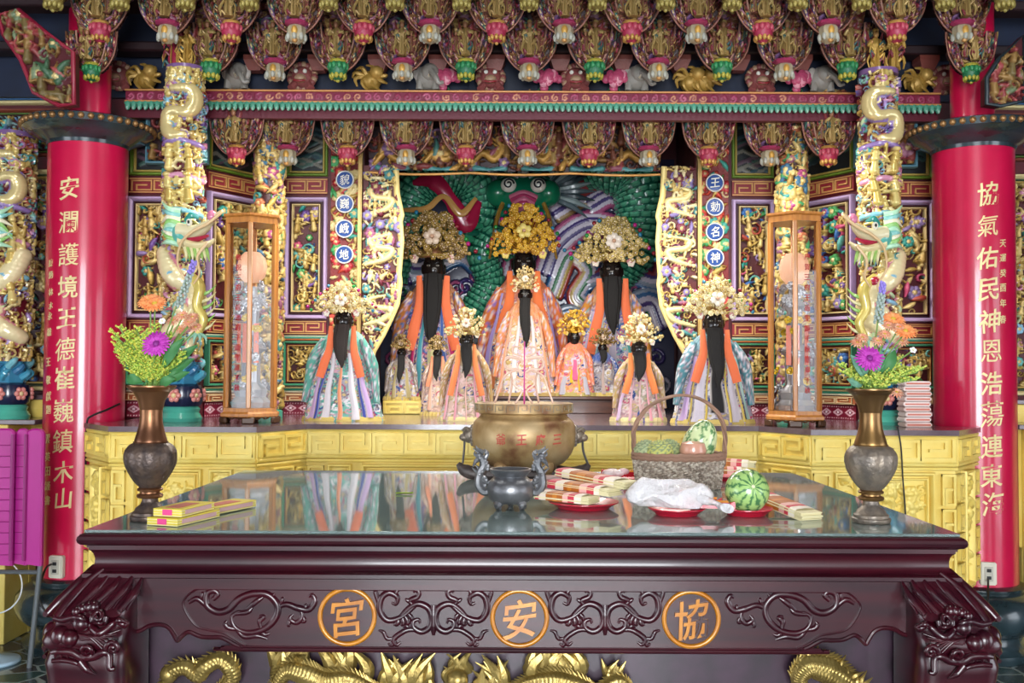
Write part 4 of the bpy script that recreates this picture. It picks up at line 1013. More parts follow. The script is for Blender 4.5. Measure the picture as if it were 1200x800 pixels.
def dragon_column(cx, cy, s, label, ztop, seed, R=.092):
    t = thing('dragon_column', label, 'column', (cx, cy, AZ))
    H0 = .34; H = ztop - AZ - H0
    cv = Carve(2 * PI * R, H, .005, seed, hx('#5a1622'), wrapx=True); r = cv.r; CW = cv.W
    for _ in range(int(CW * H * 620)):
        x, z = r.uniform(0, CW), r.uniform(0, H); q = r.random()
        pal = [GP, PASTEL + [hx('#8a6aa6'), hx('#5fa8a0'), hx('#a85a6a')], [hx('#dccb9c', .1), hx('#cdb880', .15)]][0 if q < .42 else 1 if q < .84 else 2]
        if r.random() < .5: cv.curl(x, z, r.uniform(.02, .045), pal, r.uniform(0, .014))
        elif r.random() < .7: cv.leaf(x, z, r.uniform(.05, .085), pal, r.uniform(0, .014))
        else: cv.figure(x, z - .05, r.uniform(.08, .13), [hx('#cdb46a', .2), hx('#d8c484', .2), hx('#c0a25a', .2)], .008)
    mid = CW / 2; body = hx('#d8c48a', .25); edge_ = hx('#8a70a8')
    for zz in (H - .2, H - .33):            # two white-gold coils near the top, lilac-edged
        d = s if zz > H - .25 else -s
        path = [(mid - d * .03, zz + .075), (mid + d * .055, zz + .07), (mid + d * .075, zz), (mid + d * .04, zz - .06), (mid - d * .02, zz - .062)]
        q = spline([(a, b, 0) for a, b in path], 40)[:, :2]; cv.stroke(q, [.03, .05, .05, .03], .004, edge_, .6); cv.stroke(q, [.02, .036, .037, .018], .026, body, .8)
    for k in range(9): cv.curl(r.uniform(mid - .13, mid + .13), H - r.uniform(.02, .42), .035, [hx('#9a84b8'), hx('#7a6aa0'), hx('#5aa8a8'), hx('#8fb6c8')], .01)
    for k in range(3): cv.stroke([(mid - .12, H - .44 - .2 * k), (mid, H - .42 - .2 * k), (mid + .12, H - .45 - .2 * k)], .016, .02, [hx('#8a70a8'), hx('#c98aa4'), hx('#7fb8c8')][k])
    for (zz, sz) in ((H - .58, .2), (H - .76, .22), (H - .98, .2)): 
        for dx in (-.045, .045): cv.figure(mid + dx, zz, sz * .75, [hx('#d0b464', .25), hx('#dcc67c', .2)], .018)
    for k in range(70): cv.curl(r.uniform(0, CW), r.uniform(H * .3, H), r.uniform(.022, .036), [hx('#8a78b0'), hx('#5a4a86'), hx('#4a9a98'), hx('#b06a8c'), hx('#7ab0c0'), hx('#a8503c')], .028)
    # lower coil of the dragon's body with a red pearl
    for path, rad in (([(mid - s * .1, .62), (mid - s * .03, .5), (mid + s * .08, .42), (mid + s * .1, .3), (mid, .2), (mid - s * .1, .14)], [.05, .055, .055, .05, .04]), ([(mid + s * .02, .3), (mid + s * .1, .2), (mid + s * .06, .08)], [.035, .03, .02])):
        q = spline([(a, b, 0) for a, b in path], 50)[:, :2]; cv.stroke(q, [x * 1.25 for x in rad], .004, hx('#c8788a'), .5); cv.stroke(q, rad, .014, hx('#e8d8a8', .1), .85)
    cv.dab(mid + s * .05, .47, .035, .03, hx('#a01838')); cv.dab(mid - s * .02, .5, .03, .03, hx('#7ab0c8'))
    for k in range(26): cv.leaf(r.uniform(0, CW), r.uniform(.02, .7), .09, PASTEL, .012)
    vf, cc = cv.mesh(cylmap(R)); MB().add(vf, cc).build('carved_shaft', GLAZE, t, angle=60).location = (0, 0, H0)
    MB().add(lathe([(R + .02, H0 + H - .01), (R + .02, H0 + H + .02), (0, H0 + H + .02)], 32), hx('#7a5a8a')).build('capital', GLAZE, t)
    dm = MB(); dragon_head(dm, 1); 
    h = dm.build('dragon_head', GLAZE, t); h.location = (s * .05, -R - .02, H0 + .72); h.scale = (s * .86, 1.0, 1.15)
    lg = MB().add(tube(spline([(.05, -.08, .62), (.13, -.11, .55), (.12, -.12, .44), (.16, -.12, .36), (.13, -.12, .28)], 24), [.03, .034, .028, .026, .02], 10), hx('#d9c46a', .2))
    for k in range(4): lg.add(tube(spline([(.13, -.12, .28), (.09 + .03 * k, -.15, .26), (.08 + .035 * k, -.15, .22)], 8), [.012, .01, .002], 7), hx('#8fc0a8'))
    for k in range(6): lg.add(tube(spline([(.14, -.11, .5 - .04 * k), (.19, -.11, .52 - .04 * k), (.22, -.09, .56 - .04 * k)], 6), [.012, .009, .001], 6), [hx('#8fc060'), hx('#e0d8a0')][k % 2])
    o = lg.build('dragon_leg', GLAZE, t); o.location = (0, 0, H0 - .12); o.scale = (s, 1, 1)
    # base: teal foot, dark hexagonal drum with flower medallions, blue lion on top
    MB().add(lathe([(0, 0), (.115, 0), (.12, .02), (.1, .05), (.108, .07), (.095, .085), (0, .085)], 40), hx('#4fae98')).build('teal_foot', GLAZE, t)
    dr = MB().add(lathe([(0, .085), (.1, .085), (.115, .1), (.12, .15), (.112, .2), (.09, .215), (0, .215)], 24, lambda th_, z: 1 + .03 * np.cos(6 * th_)), hx('#1c2440'))
    for k in range(6):
        a = k * PI / 3 + .5
        for j in range(7):
            b = j * 2 * PI / 6; rr_ = .026 if j < 6 else 0; dr.add(sph(((.12) * math.cos(a) - math.sin(a) * rr_ * math.cos(b), .12 * math.sin(a) + math.cos(a) * rr_ * math.cos(b), .15 + rr_ * math.sin(b)), (.016,) * 3, 8, 6), hx('#d98a80') if j < 6 else hx('#e8d098'))
    dr.build('base_drum', GLAZE, t)
    ln = MB(); ln.add(lathe([(.085, .21), (.1, .24), (.095, .3), (.085, .36)], 28, lambda th_, z: 1 + .08 * np.cos(7 * th_ + 8 * z)), hx('#3a86a8'))
    for k in range(16):
        a = k * .393; z = .24 + .07 * ((k * 5) % 3) / 2; ln.add(tube(spline([(.09 * math.cos(a), .09 * math.sin(a), z), (.12 * math.cos(a + .25), .12 * math.sin(a + .25), z + .03), (.1 * math.cos(a + .5), .1 * math.sin(a + .5), z + .05)], 8), [.022, .02, .008], 8), [hx('#4a9cb8'), hx('#78b8c4'), hx('#2f6f98')][k % 3])
    ln.build('lion_cushion', GLAZE, t)
    return t
dragon_column(xat(213, 5.75), 5.75, 1, 'painted dragon column on the altar beside the left glass cabinet', zat(86, 5.75), 11)
dragon_column(xat(1031, 5.75), 5.75, -1, 'painted dragon column on the altar beside the right glass cabinet', zat(86, 5.75), 12)
dragon_column(xat(11, 5.92), 5.92, -1, 'golden dragon column at the far left beyond the red column', zat(165, 5.95), 13, .1)
# gold warrior statuettes standing on the column tops
for i, (px, lb) in enumerate(((203, 'gilded statuette on top of the left dragon column, left one'), (219, 'gilded statuette on top of the left dragon column, right one'), (1026, 'gilded statuette on top of the right dragon column, left one'), (1048, 'gilded statuette on top of the right dragon column, right one'))):
    f = figurine(30 + i, (hx('#c09a4a', .4) if i else hx('#a82a4a'), hx('#d0aa58', .4), hx('#c89858', .2))).build('statuette', PAINT); p = to(px, 86, 5.72); f.location = (p.x, 5.72, zat(86, 5.75) + .02); f.scale = (.85, .85, 1.0); tag(f, lb, 'statuette', 'statuettes on the dragon columns')
# slim flower-carved columns behind the cabinets
def flower_column(cx, cy, label, seed):
    R = .075; z1 = zat(150, cy); H = z1 - AZ - .05; c = Carve(2 * PI * R, H, .0045, seed, hx('#3a161a'), wrapx=True)
    c.fill(int(c.W * H * 1000), .07, (GP, [hx('#8a5068'), hx('#3f8f5a'), hx('#a8603f'), hx('#3a8a84'), hx('#9a6a8a'), hx('#3a6a88')]), (.3, .45, .1, .15), .014, .74)
    for k in range(3): c.flower(c.W * .5 + (-1) ** k * .035, H - .3 - k * .2, .03, [hx('#a84a78'), hx('#b8704c')], .02)
    t = thing('flower_column', label, 'column', (cx, cy, AZ)); vf, cc = c.mesh(cylmap(R)); MB().add(vf, cc).build('carved_shaft', PAINT, t, angle=60).location = (0, 0, .05)
    MB().add(lathe([(0, 0), (.1, 0), (.1, .04), (.08, .05), (0, .05)], 24), hx('#4fae98')).build('foot', GLAZE, t)
    MB().add(lathe([(R, H + .05), (R + .03, H + .1), (R, H + .3), (0, H + .3)], 20, lambda a, z: 1 + .15 * np.cos(5 * a + 20 * z)), hx('#8a6a3a', .3)).build('capital', PAINT, t)
flower_column(xat(313, 6.3), 6.3, 'slim gilded flower column rising behind the left glass cabinet', 41)
flower_column(xat(929, 6.3), 6.3, 'slim gilded flower column rising behind the right glass cabinet', 42)

# carved spandrels beside the column tops
for s, px, lb in ((-1, [(0, 18), (22, 12), (56, 40), (86, 62), (87, 122), (70, 124), (40, 108), (25, 70), (4, 40)], 'left'), (1, [(1200, 40), (1170, 70), (1156, 92), (1156, 122), (1172, 124), (1200, 118)], 'right')):
    Y = 5.38; pts = [(to(a, b, Y).x, to(a, b, Y).z) for a, b in px]
    xs, zs_ = [p[0] for p in pts], [p[1] for p in pts]; x0, x1, z0, z1 = min(xs), max(xs), min(zs_), max(zs_)
    c = Carve(x1 - x0, z1 - z0, .006, 51 + s, hx('#4a1018')); c.fill(int(c.W * c.H * 330), .09, ([hx('#8a3a3a'), hx('#6a5a34'), hx('#8a6a3a', .2)], [hx('#3a5a40'), hx('#a04a4a'), hx('#6a7a5a')]), (.4, .4, .1, .1), .02)
    def inside(X, Z):
        m = np.zeros(X.shape, bool); X = X + x0; Z = Z + z0
        for (ax, az), (bx, bz) in zip(pts, pts[1:] + pts[:1]):
            k = ((az > Z) != (bz > Z)) & (X < (bx - ax) * (Z - az) / (bz - az + 1e-12) + ax); m ^= k
        return m
    t = thing('hanging_spandrel', 'dark carved spandrel between ceiling and the %s column collar' % lb, 'bracket', (x0, Y, z0))
    vf, cc = c.mesh(flatmap(0, 0, 0), inside); MB().add(vf, cc).build('carving', PAINT, t, angle=60)
    MB().add(prism([(a - x0, b - z0) for a, b in pts], .005, .07)).build('board', WALLRED, t, smooth=False)
    MB().add(tube([(a - x0, -.004, b - z0) for a, b in pts], .013, 8, closed=True), hx('#8a1c34') if s < 0 else hx('#1c2a30')).build('edge_moulding', PAINT, t)
# ------------------------------------------------------------------ the green dragon behind the statues
MY = 8.12
mur = thing('dragon_mural', 'large painted dragon relief with green coils and striped clouds filling the niche back', 'relief', (0, MY, 0))
mx0, mx1, mz0, mz1 = xat(446, MY), xat(790, MY), AZ, zat(186, MY)
c = Carve(mx1 - mx0, mz1 - mz0, .009, 77, hx('#2c2f4c')); r = c.r
def mpt(px, py): p = to(px, py, MY); return (p.x - mx0, p.z - mz0)
def cloud(path, bands, w, base=0.0):
    q = spline([(*mpt(a, b), 0) for a, b in path], 70)[:, :2]; d = np.gradient(q, axis=0); d /= np.linalg.norm(d, axis=1)[:, None] + 1e-9; nn = np.stack([-d[:, 1], d[:, 0]], 1); k = len(bands)
    for i, cc in enumerate(bands): c.stroke(q + nn * (i - (k - 1) / 2) * w, w * .72, base + .02 * (k - abs(i - (k - 1) / 2)) / k, cc, .6)
WL, PU, PK, BL, GN, YL, GY = hx('#d9cfe0'), hx('#4a3a7c'), hx('#b0507e'), hx('#3a6a9c'), hx('#2f7a4c'), hx('#c8a850'), hx('#8f9cae')
for path, bands, w in (([(640, 320), (655, 285), (690, 262), (730, 268), (742, 240), (715, 228), (690, 240)], [PK, WL, PU, WL, PU, WL, PK], .03), ([(650, 250), (680, 232), (720, 215), (745, 232)], [hx('#9a7a4a'), WL, PU, WL, PK], .032),
    ([(648, 345), (668, 300), (690, 318), (676, 348), (700, 362)], [hx('#b04030'), YL, WL, GN, WL, BL], .026), ([(640, 400), (665, 370), (700, 380), (760, 350), (780, 380)], [WL, PU, WL, BL, GY], .035), ([(690, 330), (730, 320), (770, 330), (780, 300)], [BL, GY, WL, PU, hx('#8a2a3c')], .03),
    ([(455, 300), (490, 320), (540, 300), (575, 330)], [BL, WL, GY, PU, WL], .03), ([(460, 380), (500, 360), (560, 372), (600, 340)], [PU, WL, BL, GY, hx('#2a3c50')], .033), ([(560, 230), (580, 260), (600, 300), (590, 340)], [PK, WL, hx('#8a2a4a'), WL, PU], .028), ([(455, 260), (470, 290), (480, 330)], [hx('#4a2a3c'), PU, GY], .035), ([(470, 430), (560, 420), (640, 440), (760, 420)], [BL, WL, PU, GY, WL], .04), ([(530, 235), (550, 215), (575, 205)], [hx('#2f6a4c'), WL, GN, WL], .03)):
    cloud(path, bands, w)
for _ in range(60): c.curl(r.uniform(0, c.W), r.uniform(0, c.H * .55), .07, [PU, WL, PK, BL, GY, GN], .0)
vf, cc = c.mesh(flatmap(mx0, mz0, 0)); MB().add(vf, cc).build('cloud_relief', GLAZE, mur, angle=60)
def coil(path, rad, name='green_coil', dark=hx('#0f5240'), light=hx('#5ab08a'), n=230, nv=84):
    """a scaled dragon body"""
    q = spline([(to(a, b, MY - .12 - d).x, -.12 - d, to(a, b, MY - .12 - d).z) for a, b, d in path], n)
    V, Fs = tube(q, rad, nv); V = V.reshape(n, nv, 3); i, j = np.meshgrid(np.arange(n), np.arange(nv), indexing='ij')
    rr_ = np.interp(np.linspace(0, 1, n), np.linspace(0, 1, len(rad)), rad)[:, None]
    L_ = np.concatenate([[0], np.cumsum(np.linalg.norm(np.diff(q, axis=0), axis=1))])[:, None]
    v = L_ / .045 + 0 * j; row_ = np.floor(v); fv = v - row_; u = (j * 14 / nv + .5 * (row_ % 2)) % 1 - .5
    pat = np.sqrt(np.maximum(0, 1 - (2 * u) ** 2)) * (1 - fv)
    V = q[:, None] + (V - q[:, None]) * (1 + .12 * pat)[..., None]
    k = (pat > .25)[..., None] * .6 + (np.abs(pat - .7) < .12)[..., None] * .4
    C = np.array(dark) * (1 - k) + np.array(light) * k
    return MB().add((V.reshape(-1, 3), Fs), C.reshape(-1, 4)).build(name, GLAZE, mur, angle=70)
coil([(462, 330, .02), (474, 262, .06), (490, 218, .1), (525, 204, .12), (556, 218, .1), (562, 252, .08), (540, 268, .04), (505, 262, .02)], [.10, .14, .16, .17, .15, .12, .1, .06])
coil([(600, 300, .02), (580, 278, .08), (566, 300, .1), (574, 330, .06), (560, 360, .05), (540, 390, .02)], [.06, .1, .12, .11, .13, .1])
coil([(690, 208, .0), (712, 202, .08), (742, 212, .12), (752, 245, .14), (748, 285, .12), (728, 318, .06), (718, 340, .02)], [.10, .16, .19, .2, .18, .15, .1])
for path, rad, col in (([(484, 214, .40), (508, 212, .46), (528, 234, .46), (546, 260, .42), (562, 236, .40)], [.02, .07, .05, .09, .02], hx('#9a1a3c')), ([(472, 246, .42), (500, 244, .46), (520, 230, .5), (540, 250, .5), (558, 232, .46)], [.015, .025, .02, .03, .015], hx('#b98a4c')), ([(655, 232, .1), (680, 222, .14), (705, 214, .14)], [.02, .07, .04], hx('#9a3a3a'))):
    MB().add(tube(spline([(to(a, b, MY - d).x, -d, to(a, b, MY - d).z) for a, b, d in path], 40), rad, 10, flat=.35, up=(0, 1, 0)), col).build('belly_fin', GLAZE, mur)
paw = MB()
for k in range(5):
    a, b = (524 + k * 3, 256 + k * 7), (572 - k * 4, 246 + k * 9); paw.add(tube(spline([(to(a[0], a[1], 7.85).x, -.27, to(a[0], a[1], 7.85).z), (to((a[0] + b[0]) / 2, a[1] - 7, 7.8).x, -.34, to(0, a[1] - 7, 7.8).z), (to(b[0], b[1], 7.85).x, -.27, to(b[0], b[1], 7.85).z)], 14), [.03, .042, .025], 9), hx('#12604a') if k % 2 else hx('#2f8a64'))
paw.build('paw', GLAZE, mur)
hd = MB(); hc = to(613, 232, 7.85); HXc, HZ = hc.x, hc.z; hy = -.27
hd.add(sph((HXc, hy, HZ + .02), (.27, .16, .17), 28, 18), hx('#0f6a4c'))
for s in (-1, 1):
    hd.add(sph((HXc + s * .2, hy - .04, HZ + .03), (.1, .12, .11), 16, 12), hx('#14724f')); hd.add(sph((HXc + s * .115, hy - .15, HZ + .075), (.062, .05, .058), 16, 12), hx('#ece8dc'))
    t_ = np.linspace(0, 1, 30); hd.add(tube(np.stack([HXc + s * .115 + .042 * (1 - .8 * t_) * np.cos(9 * t_), hy - .205 + 0 * t_, HZ + .075 + .042 * (1 - .8 * t_) * np.sin(9 * t_)], 1), .007, 6), hx('#23282c'))
    hd.add(tube(spline([(HXc + s * .04, hy - .17, HZ + .13), (HXc + s * .12, hy - .17, HZ + .16), (HXc + s * .2, hy - .12, HZ + .13)], 14), [.02, .03, .012], 8), hx('#0c4a3c'))
    hd.add(tube(spline([(HXc + s * .16, hy - .1, HZ - .06), (HXc + s * .2, hy - .16, HZ - .18), (HXc + s * .24, hy - .18, HZ - .4), (HXc + s * .26, hy - .16, HZ - .5)], 24), [.018, .018, .014, .01], 8), hx('#b58a3c', .4))
    for k in range(11):
        a = R_(-35 + 12 * k); hd.add(tube(spline([(HXc + s * .22, hy + .05, HZ + .02 + .012 * k), (HXc + s * (.22 + .2 * math.cos(a)), hy - .01, HZ + .02 + .2 * math.sin(a) + .03), (HXc + s * (.22 + .36 * math.cos(a)), hy + .05, HZ + .36 * math.sin(a) + .06)], 12), [.03, .026, .004], 7), [hx('#5a6a70'), hx('#8fa0a0'), hx('#3a4a50')][k % 3])
for k in range(5): hd.add(tube(spline([(HXc - .1 + .012 * k, hy - .15 - .012 * k, HZ - .02 - .028 * k), (HXc, hy - .2 - .012 * k, HZ - .0 - .028 * k), (HXc + .1 - .012 * k, hy - .15 - .012 * k, HZ - .02 - .028 * k)], 14), [.022, .03, .022], 9), hx('#a83a60') if k % 2 else hx('#c86a86'))
hd.add(tube(spline([(HXc - .17, hy - .12, HZ - .15), (HXc - .08, hy - .17, HZ - .12), (HXc, hy - .19, HZ - .14), (HXc + .08, hy - .17, HZ - .12), (HXc + .17, hy - .12, HZ - .15)], 30), [.03, .04, .036, .04, .03], 10), hx('#0f6a50'))
hd.add(sph((HXc, hy - .06, HZ + .17), (.05, .06, .06), 12, 9), hx('#b8bab0')); hd.add(sph((HXc, hy - .08, HZ - .2), (.14, .08, .07), 14, 10), hx('#8a1c34'))
hd.build('dragon_head', GLAZE, mur)

# wooden step the rear statues stand on
SY, SZ = 7.0, zat(464, 7.0)
st = thing('wooden_step', 'dark brown wooden step carrying the rear row of statues', 'step', (0, SY, AZ))
MB().add(box(((xat(452, SY) + xat(778, SY)) / 2, .38, (SZ - AZ) / 2 - .012), (xat(778, SY) - xat(452, SY), .7, SZ - AZ - .024), .004)).build('riser', solid('brown_timber', '#4a2a20', .4, 0, '#5c3626', 6, coat=.2, stretch=(2, 8, 14)), st)
MB().add(box(((xat(452, SY) + xat(778, SY)) / 2, .38, SZ - AZ - .012), (xat(778, SY) - xat(452, SY) + .03, .74, .024), .005)).build('tread', MATS['brown_timber'], st)
kb = thing('key_fret_block', 'small yellow key-fret block under the little statue left of the niche', 'block', (xat(474, 6.75), 6.75, AZ))
m = MB(); w_ = xat(500, 6.75) - xat(450, 6.75); h_ = zat(470, 6.75) - AZ; m.add(box((0, .1, h_ / 2), (w_, .2, h_), .004)); m.build('block_body', YELLOW, kb)
m = MB(); fret(m, -w_ / 2 + .01, w_ / 2 - .01, .012, h_ - .012, 2, .009, -.004, .012, WHI); m.build('key_fret', YELLOW, kb, smooth=False)

# ------------------------------------------------------------------ statues
def blossom(m, c_, s, col, cen, r, tilt=None):
    n = r.choice((5, 6)); a0 = r.uniform(0, 6)
    ax = Vector((r.uniform(-.5, .5), -1, r.uniform(-.4, .5))) if tilt is None else Vector(tilt)
    Q = ax.to_track_quat('Z', 'Y').to_matrix()
    for k in range(n):
        a = a0 + k * 2 * PI / n; m.add(sph((s * .55 * math.cos(a), s * .55 * math.sin(a), .05 * s), (s * .42, s * .42, s * .16), 6, 5), col, M=Q, at=c_)
    m.add(sph((0, 0, s * .2), s * .24, 6, 5), cen, M=Q, at=c_)
BEADS = [hx('#1f8a3c'), hx('#b01c74'), hx('#8a1c2c'), hx('#2a7a9a')]
def deity(label, px, Y, z0, ytop, hw, chf, chw, facew, beard, ground, pats, strips, ribbon, crown, shoulder, beads=True, hem=hx('#d8c070'), seed=1, bcol='#15110f', sleeve=None, skin='#1c1613', widths=None, name='deity_statue'):
    r = random.Random(seed); k = Y / F; x0 = xat(px, Y, 420); H = zat(ytop, Y, px) - z0
    hw, chw, facew, beard = hw * k, chw * k, facew * k, beard * k; CH = chf * k
    zf1 = H - CH * .93; fh = facew * 1.25; zf0 = zf1 - fh; hs = zf0 + fh * .15
    t = thing(name, label, 'statue', (x0, Y, z0))
    TT = [0, .08, .3, .55, .75, .88, .96, 1]; PR = widths or [1.02, .97, .88, .76, .66, .54, .38, .2]
    def rb(th, tt, o=0.0):
        rx = hw * np.interp(tt, TT, PR); fold = 1 + .045 * (1 - tt) * np.cos(13 * th + seed) + .02 * np.cos(5 * th)
        return np.stack([(rx * fold + o) * np.cos(th), (rx * .58 * fold + o) * np.sin(th), tt * hs], -1)
    c = Carve(hw * 4.6, hs, .005, seed, ground, wrapx=True)
    for _ in range(int(c.W * c.H * 2100)):
        x, z, sz = r.uniform(0, c.W), r.uniform(0, c.H), r.uniform(.014, .034); q = r.random(); pal = pats if r.random() < .8 else [hx('#c8b070', .2), hx('#b8486a'), hx('#2a4a8a')]
        if q < .45: c.curl(x, z, sz, pal, 0)
        elif q < .8: c.leaf(x, z, sz * 1.6, pal, 0)
        else: c.flower(x, z, sz * .7, pal, 0)
    c.h *= .45
    up_ = np.clip((c.z / hs - .72) / .1, 0, 1)[:, None, None]; sh = np.array(shoulder); c.c[:] = c.c * (1 - .75 * up_) + sh * .75 * up_
    vf, cc = c.mesh(lambda X, Z, h: rb(X / c.W * 2 * PI + PI / 2, Z / hs, h)); MB().add(vf, cc).build('robe', CLOTH, t, angle=70)
    for (a0, a1, w, t1, t0, col) in strips:    # hanging strips on the front of the robe
        t1 = min(.84, t1 * 1.22); tt = np.linspace(t1, t0, 30)[:, None]; u = np.linspace(-1, 1, 7)[None]; f = (tt - t1) / (t0 - t1)
        th = -PI / 2 + a0 + (a1 - a0) * f + u * (w * (.6 + .5 * f)) + .02 * np.sin(9 * f)
        P = rb(th, tt + 0 * u, .012 + .003 * np.cos(u * 3)); V, Fs = grid(P); C = np.tile(np.array(col), (len(V), 1)).reshape(30, 7, 4)
        C[:, [0, -1]] = np.array(hx('#cfc6c0')) if col[3] == 0 else C[:, [0, -1]]
        P2 = rb(th, tt + 0 * u, .006); V2, F2 = grid(P2); m = MB().add((V, Fs), C.reshape(-1, 4)).add((V2, [F2[0][:, ::-1]]), col)
        m.build('robe_strip', CLOTH, t)
    for s in (-1, 1):
        scol = sleeve or shoulder
        a, b = rb(np.array(-PI / 2 + s * 1.15), np.array(.88)), rb(np.array(-PI / 2 + s * 1.2), np.array(.5), hw * .1); e = rb(np.array(-PI / 2 + s * 1.15), np.array(.2), hw * .1)
        q = spline([a, (a + b) / 2 + np.array([s * .01, -.015, 0]), b, e], 24); V, Fs = tube(q, [hw * .12, hw * .2, hw * .23, hw * .17, hw * .12], 22, flat=.7)
        C = np.array([scol if r.random() < .55 else pats[r.randrange(len(pats))] for _ in range(len(V))]); MB().add((V, Fs), C).build('sleeve', CLOTH, t)
        if ribbon is not None:
            p0 = np.array([s * facew * .62, -hw * .18 - facew * .2, zf0 + fh * .25]); p1 = rb(np.array(-PI / 2 + s * .45), np.array(.78), .02); p2 = rb(np.array(-PI / 2 + s * .62), np.array(ribbon[1]), .024)
            MB().add(tube(spline([p0, p1, (p1 + p2) / 2 + np.array([0, -.006, 0]), p2], 24), [facew * .12, facew * .2, facew * .24, facew * .22], 10, flat=.25, up=(0, 1, 0)), ribbon[0]).build('ribbon', CLOTH, t)
    fy = -hw * .12
    hm = MB(); V, Fs = sph((0, 0, 0), (facew / 2, facew * .48, fh * .62), 22, 18); V = V.copy()
    fr_ = V[:, 1] < 0; zz, xx = V[:, 2] / fh, V[:, 0] / facew
    V[:, 1] -= facew * (.16 * np.exp(-((xx / .09) ** 2 + ((zz + .05) / .16) ** 2)) + .05 * np.exp(-(((np.abs(xx) - .22) / .1) ** 2 + ((zz + .08) / .1) ** 2)) - .05 * np.exp(-(((np.abs(xx) - .2) / .1) ** 2 + ((zz - .1) / .06) ** 2)) + .05 * np.exp(-((xx / .14) ** 2 + ((zz + .3) / .05) ** 2))) * fr_
    sk = hx(skin); hm.add((V, Fs), sk)
    for s in (-1, 1):
        hm.add(sph((s * facew * .2, -facew * .45, fh * .1), (facew * .085, facew * .04, fh * .035), 8, 6), hx('#8a8478')); hm.add(sph((s * facew * .2, -facew * .485, fh * .1), (facew * .035, facew * .02, fh * .03), 6, 5), hx('#080808'))
        hm.add(tube(spline([(s * facew * .1, -facew * .47, fh * .17), (s * facew * .22, -facew * .47, fh * .22), (s * facew * .34, -facew * .38, fh * .18)], 8), facew * .03, 6), hx('#0a0808')); hm.add(sph((s * facew * .5, 0, 0), (facew * .07, facew * .1, fh * .18), 8, 6), sk)
    hm.build('head', GLAZE, t).location = (0, fy, (zf0 + zf1) / 2)
    if beard > 0:
        for (dx, w, L_) in ((0, .36, 1), (-.3, .13, .86), (.3, .13, .86)):
            n = 26; tt = np.linspace(0, 1, n); y0 = fy - facew * .42; yb = rb(np.array(-PI / 2), np.array(max(.05, (zf0 - beard) / hs)))[1] - .03
            q = np.stack([dx * facew * (1 - .3 * tt) + .01 * np.sin(5 * tt + seed) * tt, y0 + (yb - y0) * tt ** .7, zf0 + fh * .3 - (beard + fh * .3) * L_ * tt], 1)
            V, Fs = tube(q, [facew * w * .8, facew * w * 1.05, facew * w, facew * w * .7, facew * w * .1], 20, flat=.4, up=(0, 1, 0)); V = V.reshape(n, 20, 3)
            V = q[:, None] + (V - q[:, None]) * (1 + .1 * np.cos(np.arange(20) * 2 * PI * 6 / 20))[None, :, None]
            MB().add((V.reshape(-1, 3), Fs), hx(bcol)).build('beard', CLOTH, t)
    MB().add(lathe([(facew * .5, 0), (facew * .6, .004), (facew * .6, fh * .2), (facew * .5, fh * .4), (facew * .3, fh * .5), (0, fh * .52)], 24), hx('#8a5a3c', .2)).add(lathe([(facew * .6, fh * .06), (facew * .66, fh * .1), (facew * .6, fh * .15)], 24), hx('#d8b868', .3)).build('hat', GLAZE, t).location = (0, fy, zf1 - fh * .12)
    cm = MB(); ca, cb, cen = crown; bs = max(.011, chw * .1)
    for kx in range(int(150 * max(.8, min(1.6, CH * chw / .03)))):
        v = r.random() ** 1.15; u = r.uniform(-1, 1); w = (1 - .72 * v ** 1.3) * (.72 + .28 * min(1, v / .22)); x = chw * u * w; z = CH * (v * 1.0 - .02) - CH * .12 * max(0, abs(u) - .55) * (v < .3); ro = abs(u); y = -facew * .34 - .035 * (1 - ro) + r.uniform(-.025, .015)
        blossom(cm, (x, y, z), bs * r.uniform(.45, .95), ca if r.random() < .6 else cb, cen, r)
        if kx % 3 == 0: cm.add(tube([(0, -.01, 0), (x * .6, y * .5, z * .6), (x, y, z)], .003, 5), cb)
    if beads:
        for kx in range(16):
            v = abs(1 - 2 * kx / 15); u = 1 if kx > 7 else -1; v = 1 - v; ro = r.uniform(.9, 1.12); cm.add(sph((chw * ro * u * (1 - .7 * v ** 1.3), -facew * .4 + r.uniform(-.02, .02), CH * (v * 1.0 + r.uniform(-.03, .05))), chw * .055, 8, 6), BEADS[kx % 4])
    cr = cm.build('crown', GLAZE, t); cr.location = (0, fy - facew * .3, zf1 - fh * .1)
    b = MB(); blossom(b, (0, 0, 0), bs * 2.2, crown[2], hx('#c89a7a'), r, (0, -1, .1)); b.build('crown_blossom', GLAZE, cr).location = (0, -facew * .75, CH * .42)
    for s in (-1, 1):
        b = MB()
        for kx in range(12): a = kx * 2.4; b.add(sph((facew * .16 * math.sqrt(kx / 12) * math.cos(a), -.01, facew * .16 * math.sqrt(kx / 12) * math.sin(a)), facew * .09, 7, 5), crown[2] if kx % 3 else hx('#c88a8a'))
        b.build('pompom', GLAZE, t).location = (s * facew * .82, fy - facew * .62, zf1 - fh * .18)
    f = MB(); n = 60; th = np.linspace(0, 2 * PI, n, endpoint=False); rr_ = np.stack([np.stack([(hw * a + .006 * (np.arange(n) % 2)) * np.cos(th), (hw * .58 * a + .006 * (np.arange(n) % 2)) * np.sin(th), 0 * th + z], 1) for a, z in ((.98, .026), (1.03, .022), (1.06, .0), (.9, 0))]); f.add(grid(rr_, cv=True), hem); f.build('fringed_hem', CLOTH, t)
    return t
ORG, PKC, LAV = hx('#f2784a'), hx('#e8a0ac'), hx('#c8a8d4')
SILV = [hx('#cdc8cc'), hx('#a8a4b0'), hx('#ebe7ea'), hx('#6f6470'), hx('#8a7f88')]
PALEG = (hx('#e0cd96', .15), hx('#cdb06a', .25), hx('#efe4d0'))
DULLG = (hx('#9a7c3a', .3), hx('#7d6230', .3), hx('#d8c0a8'))
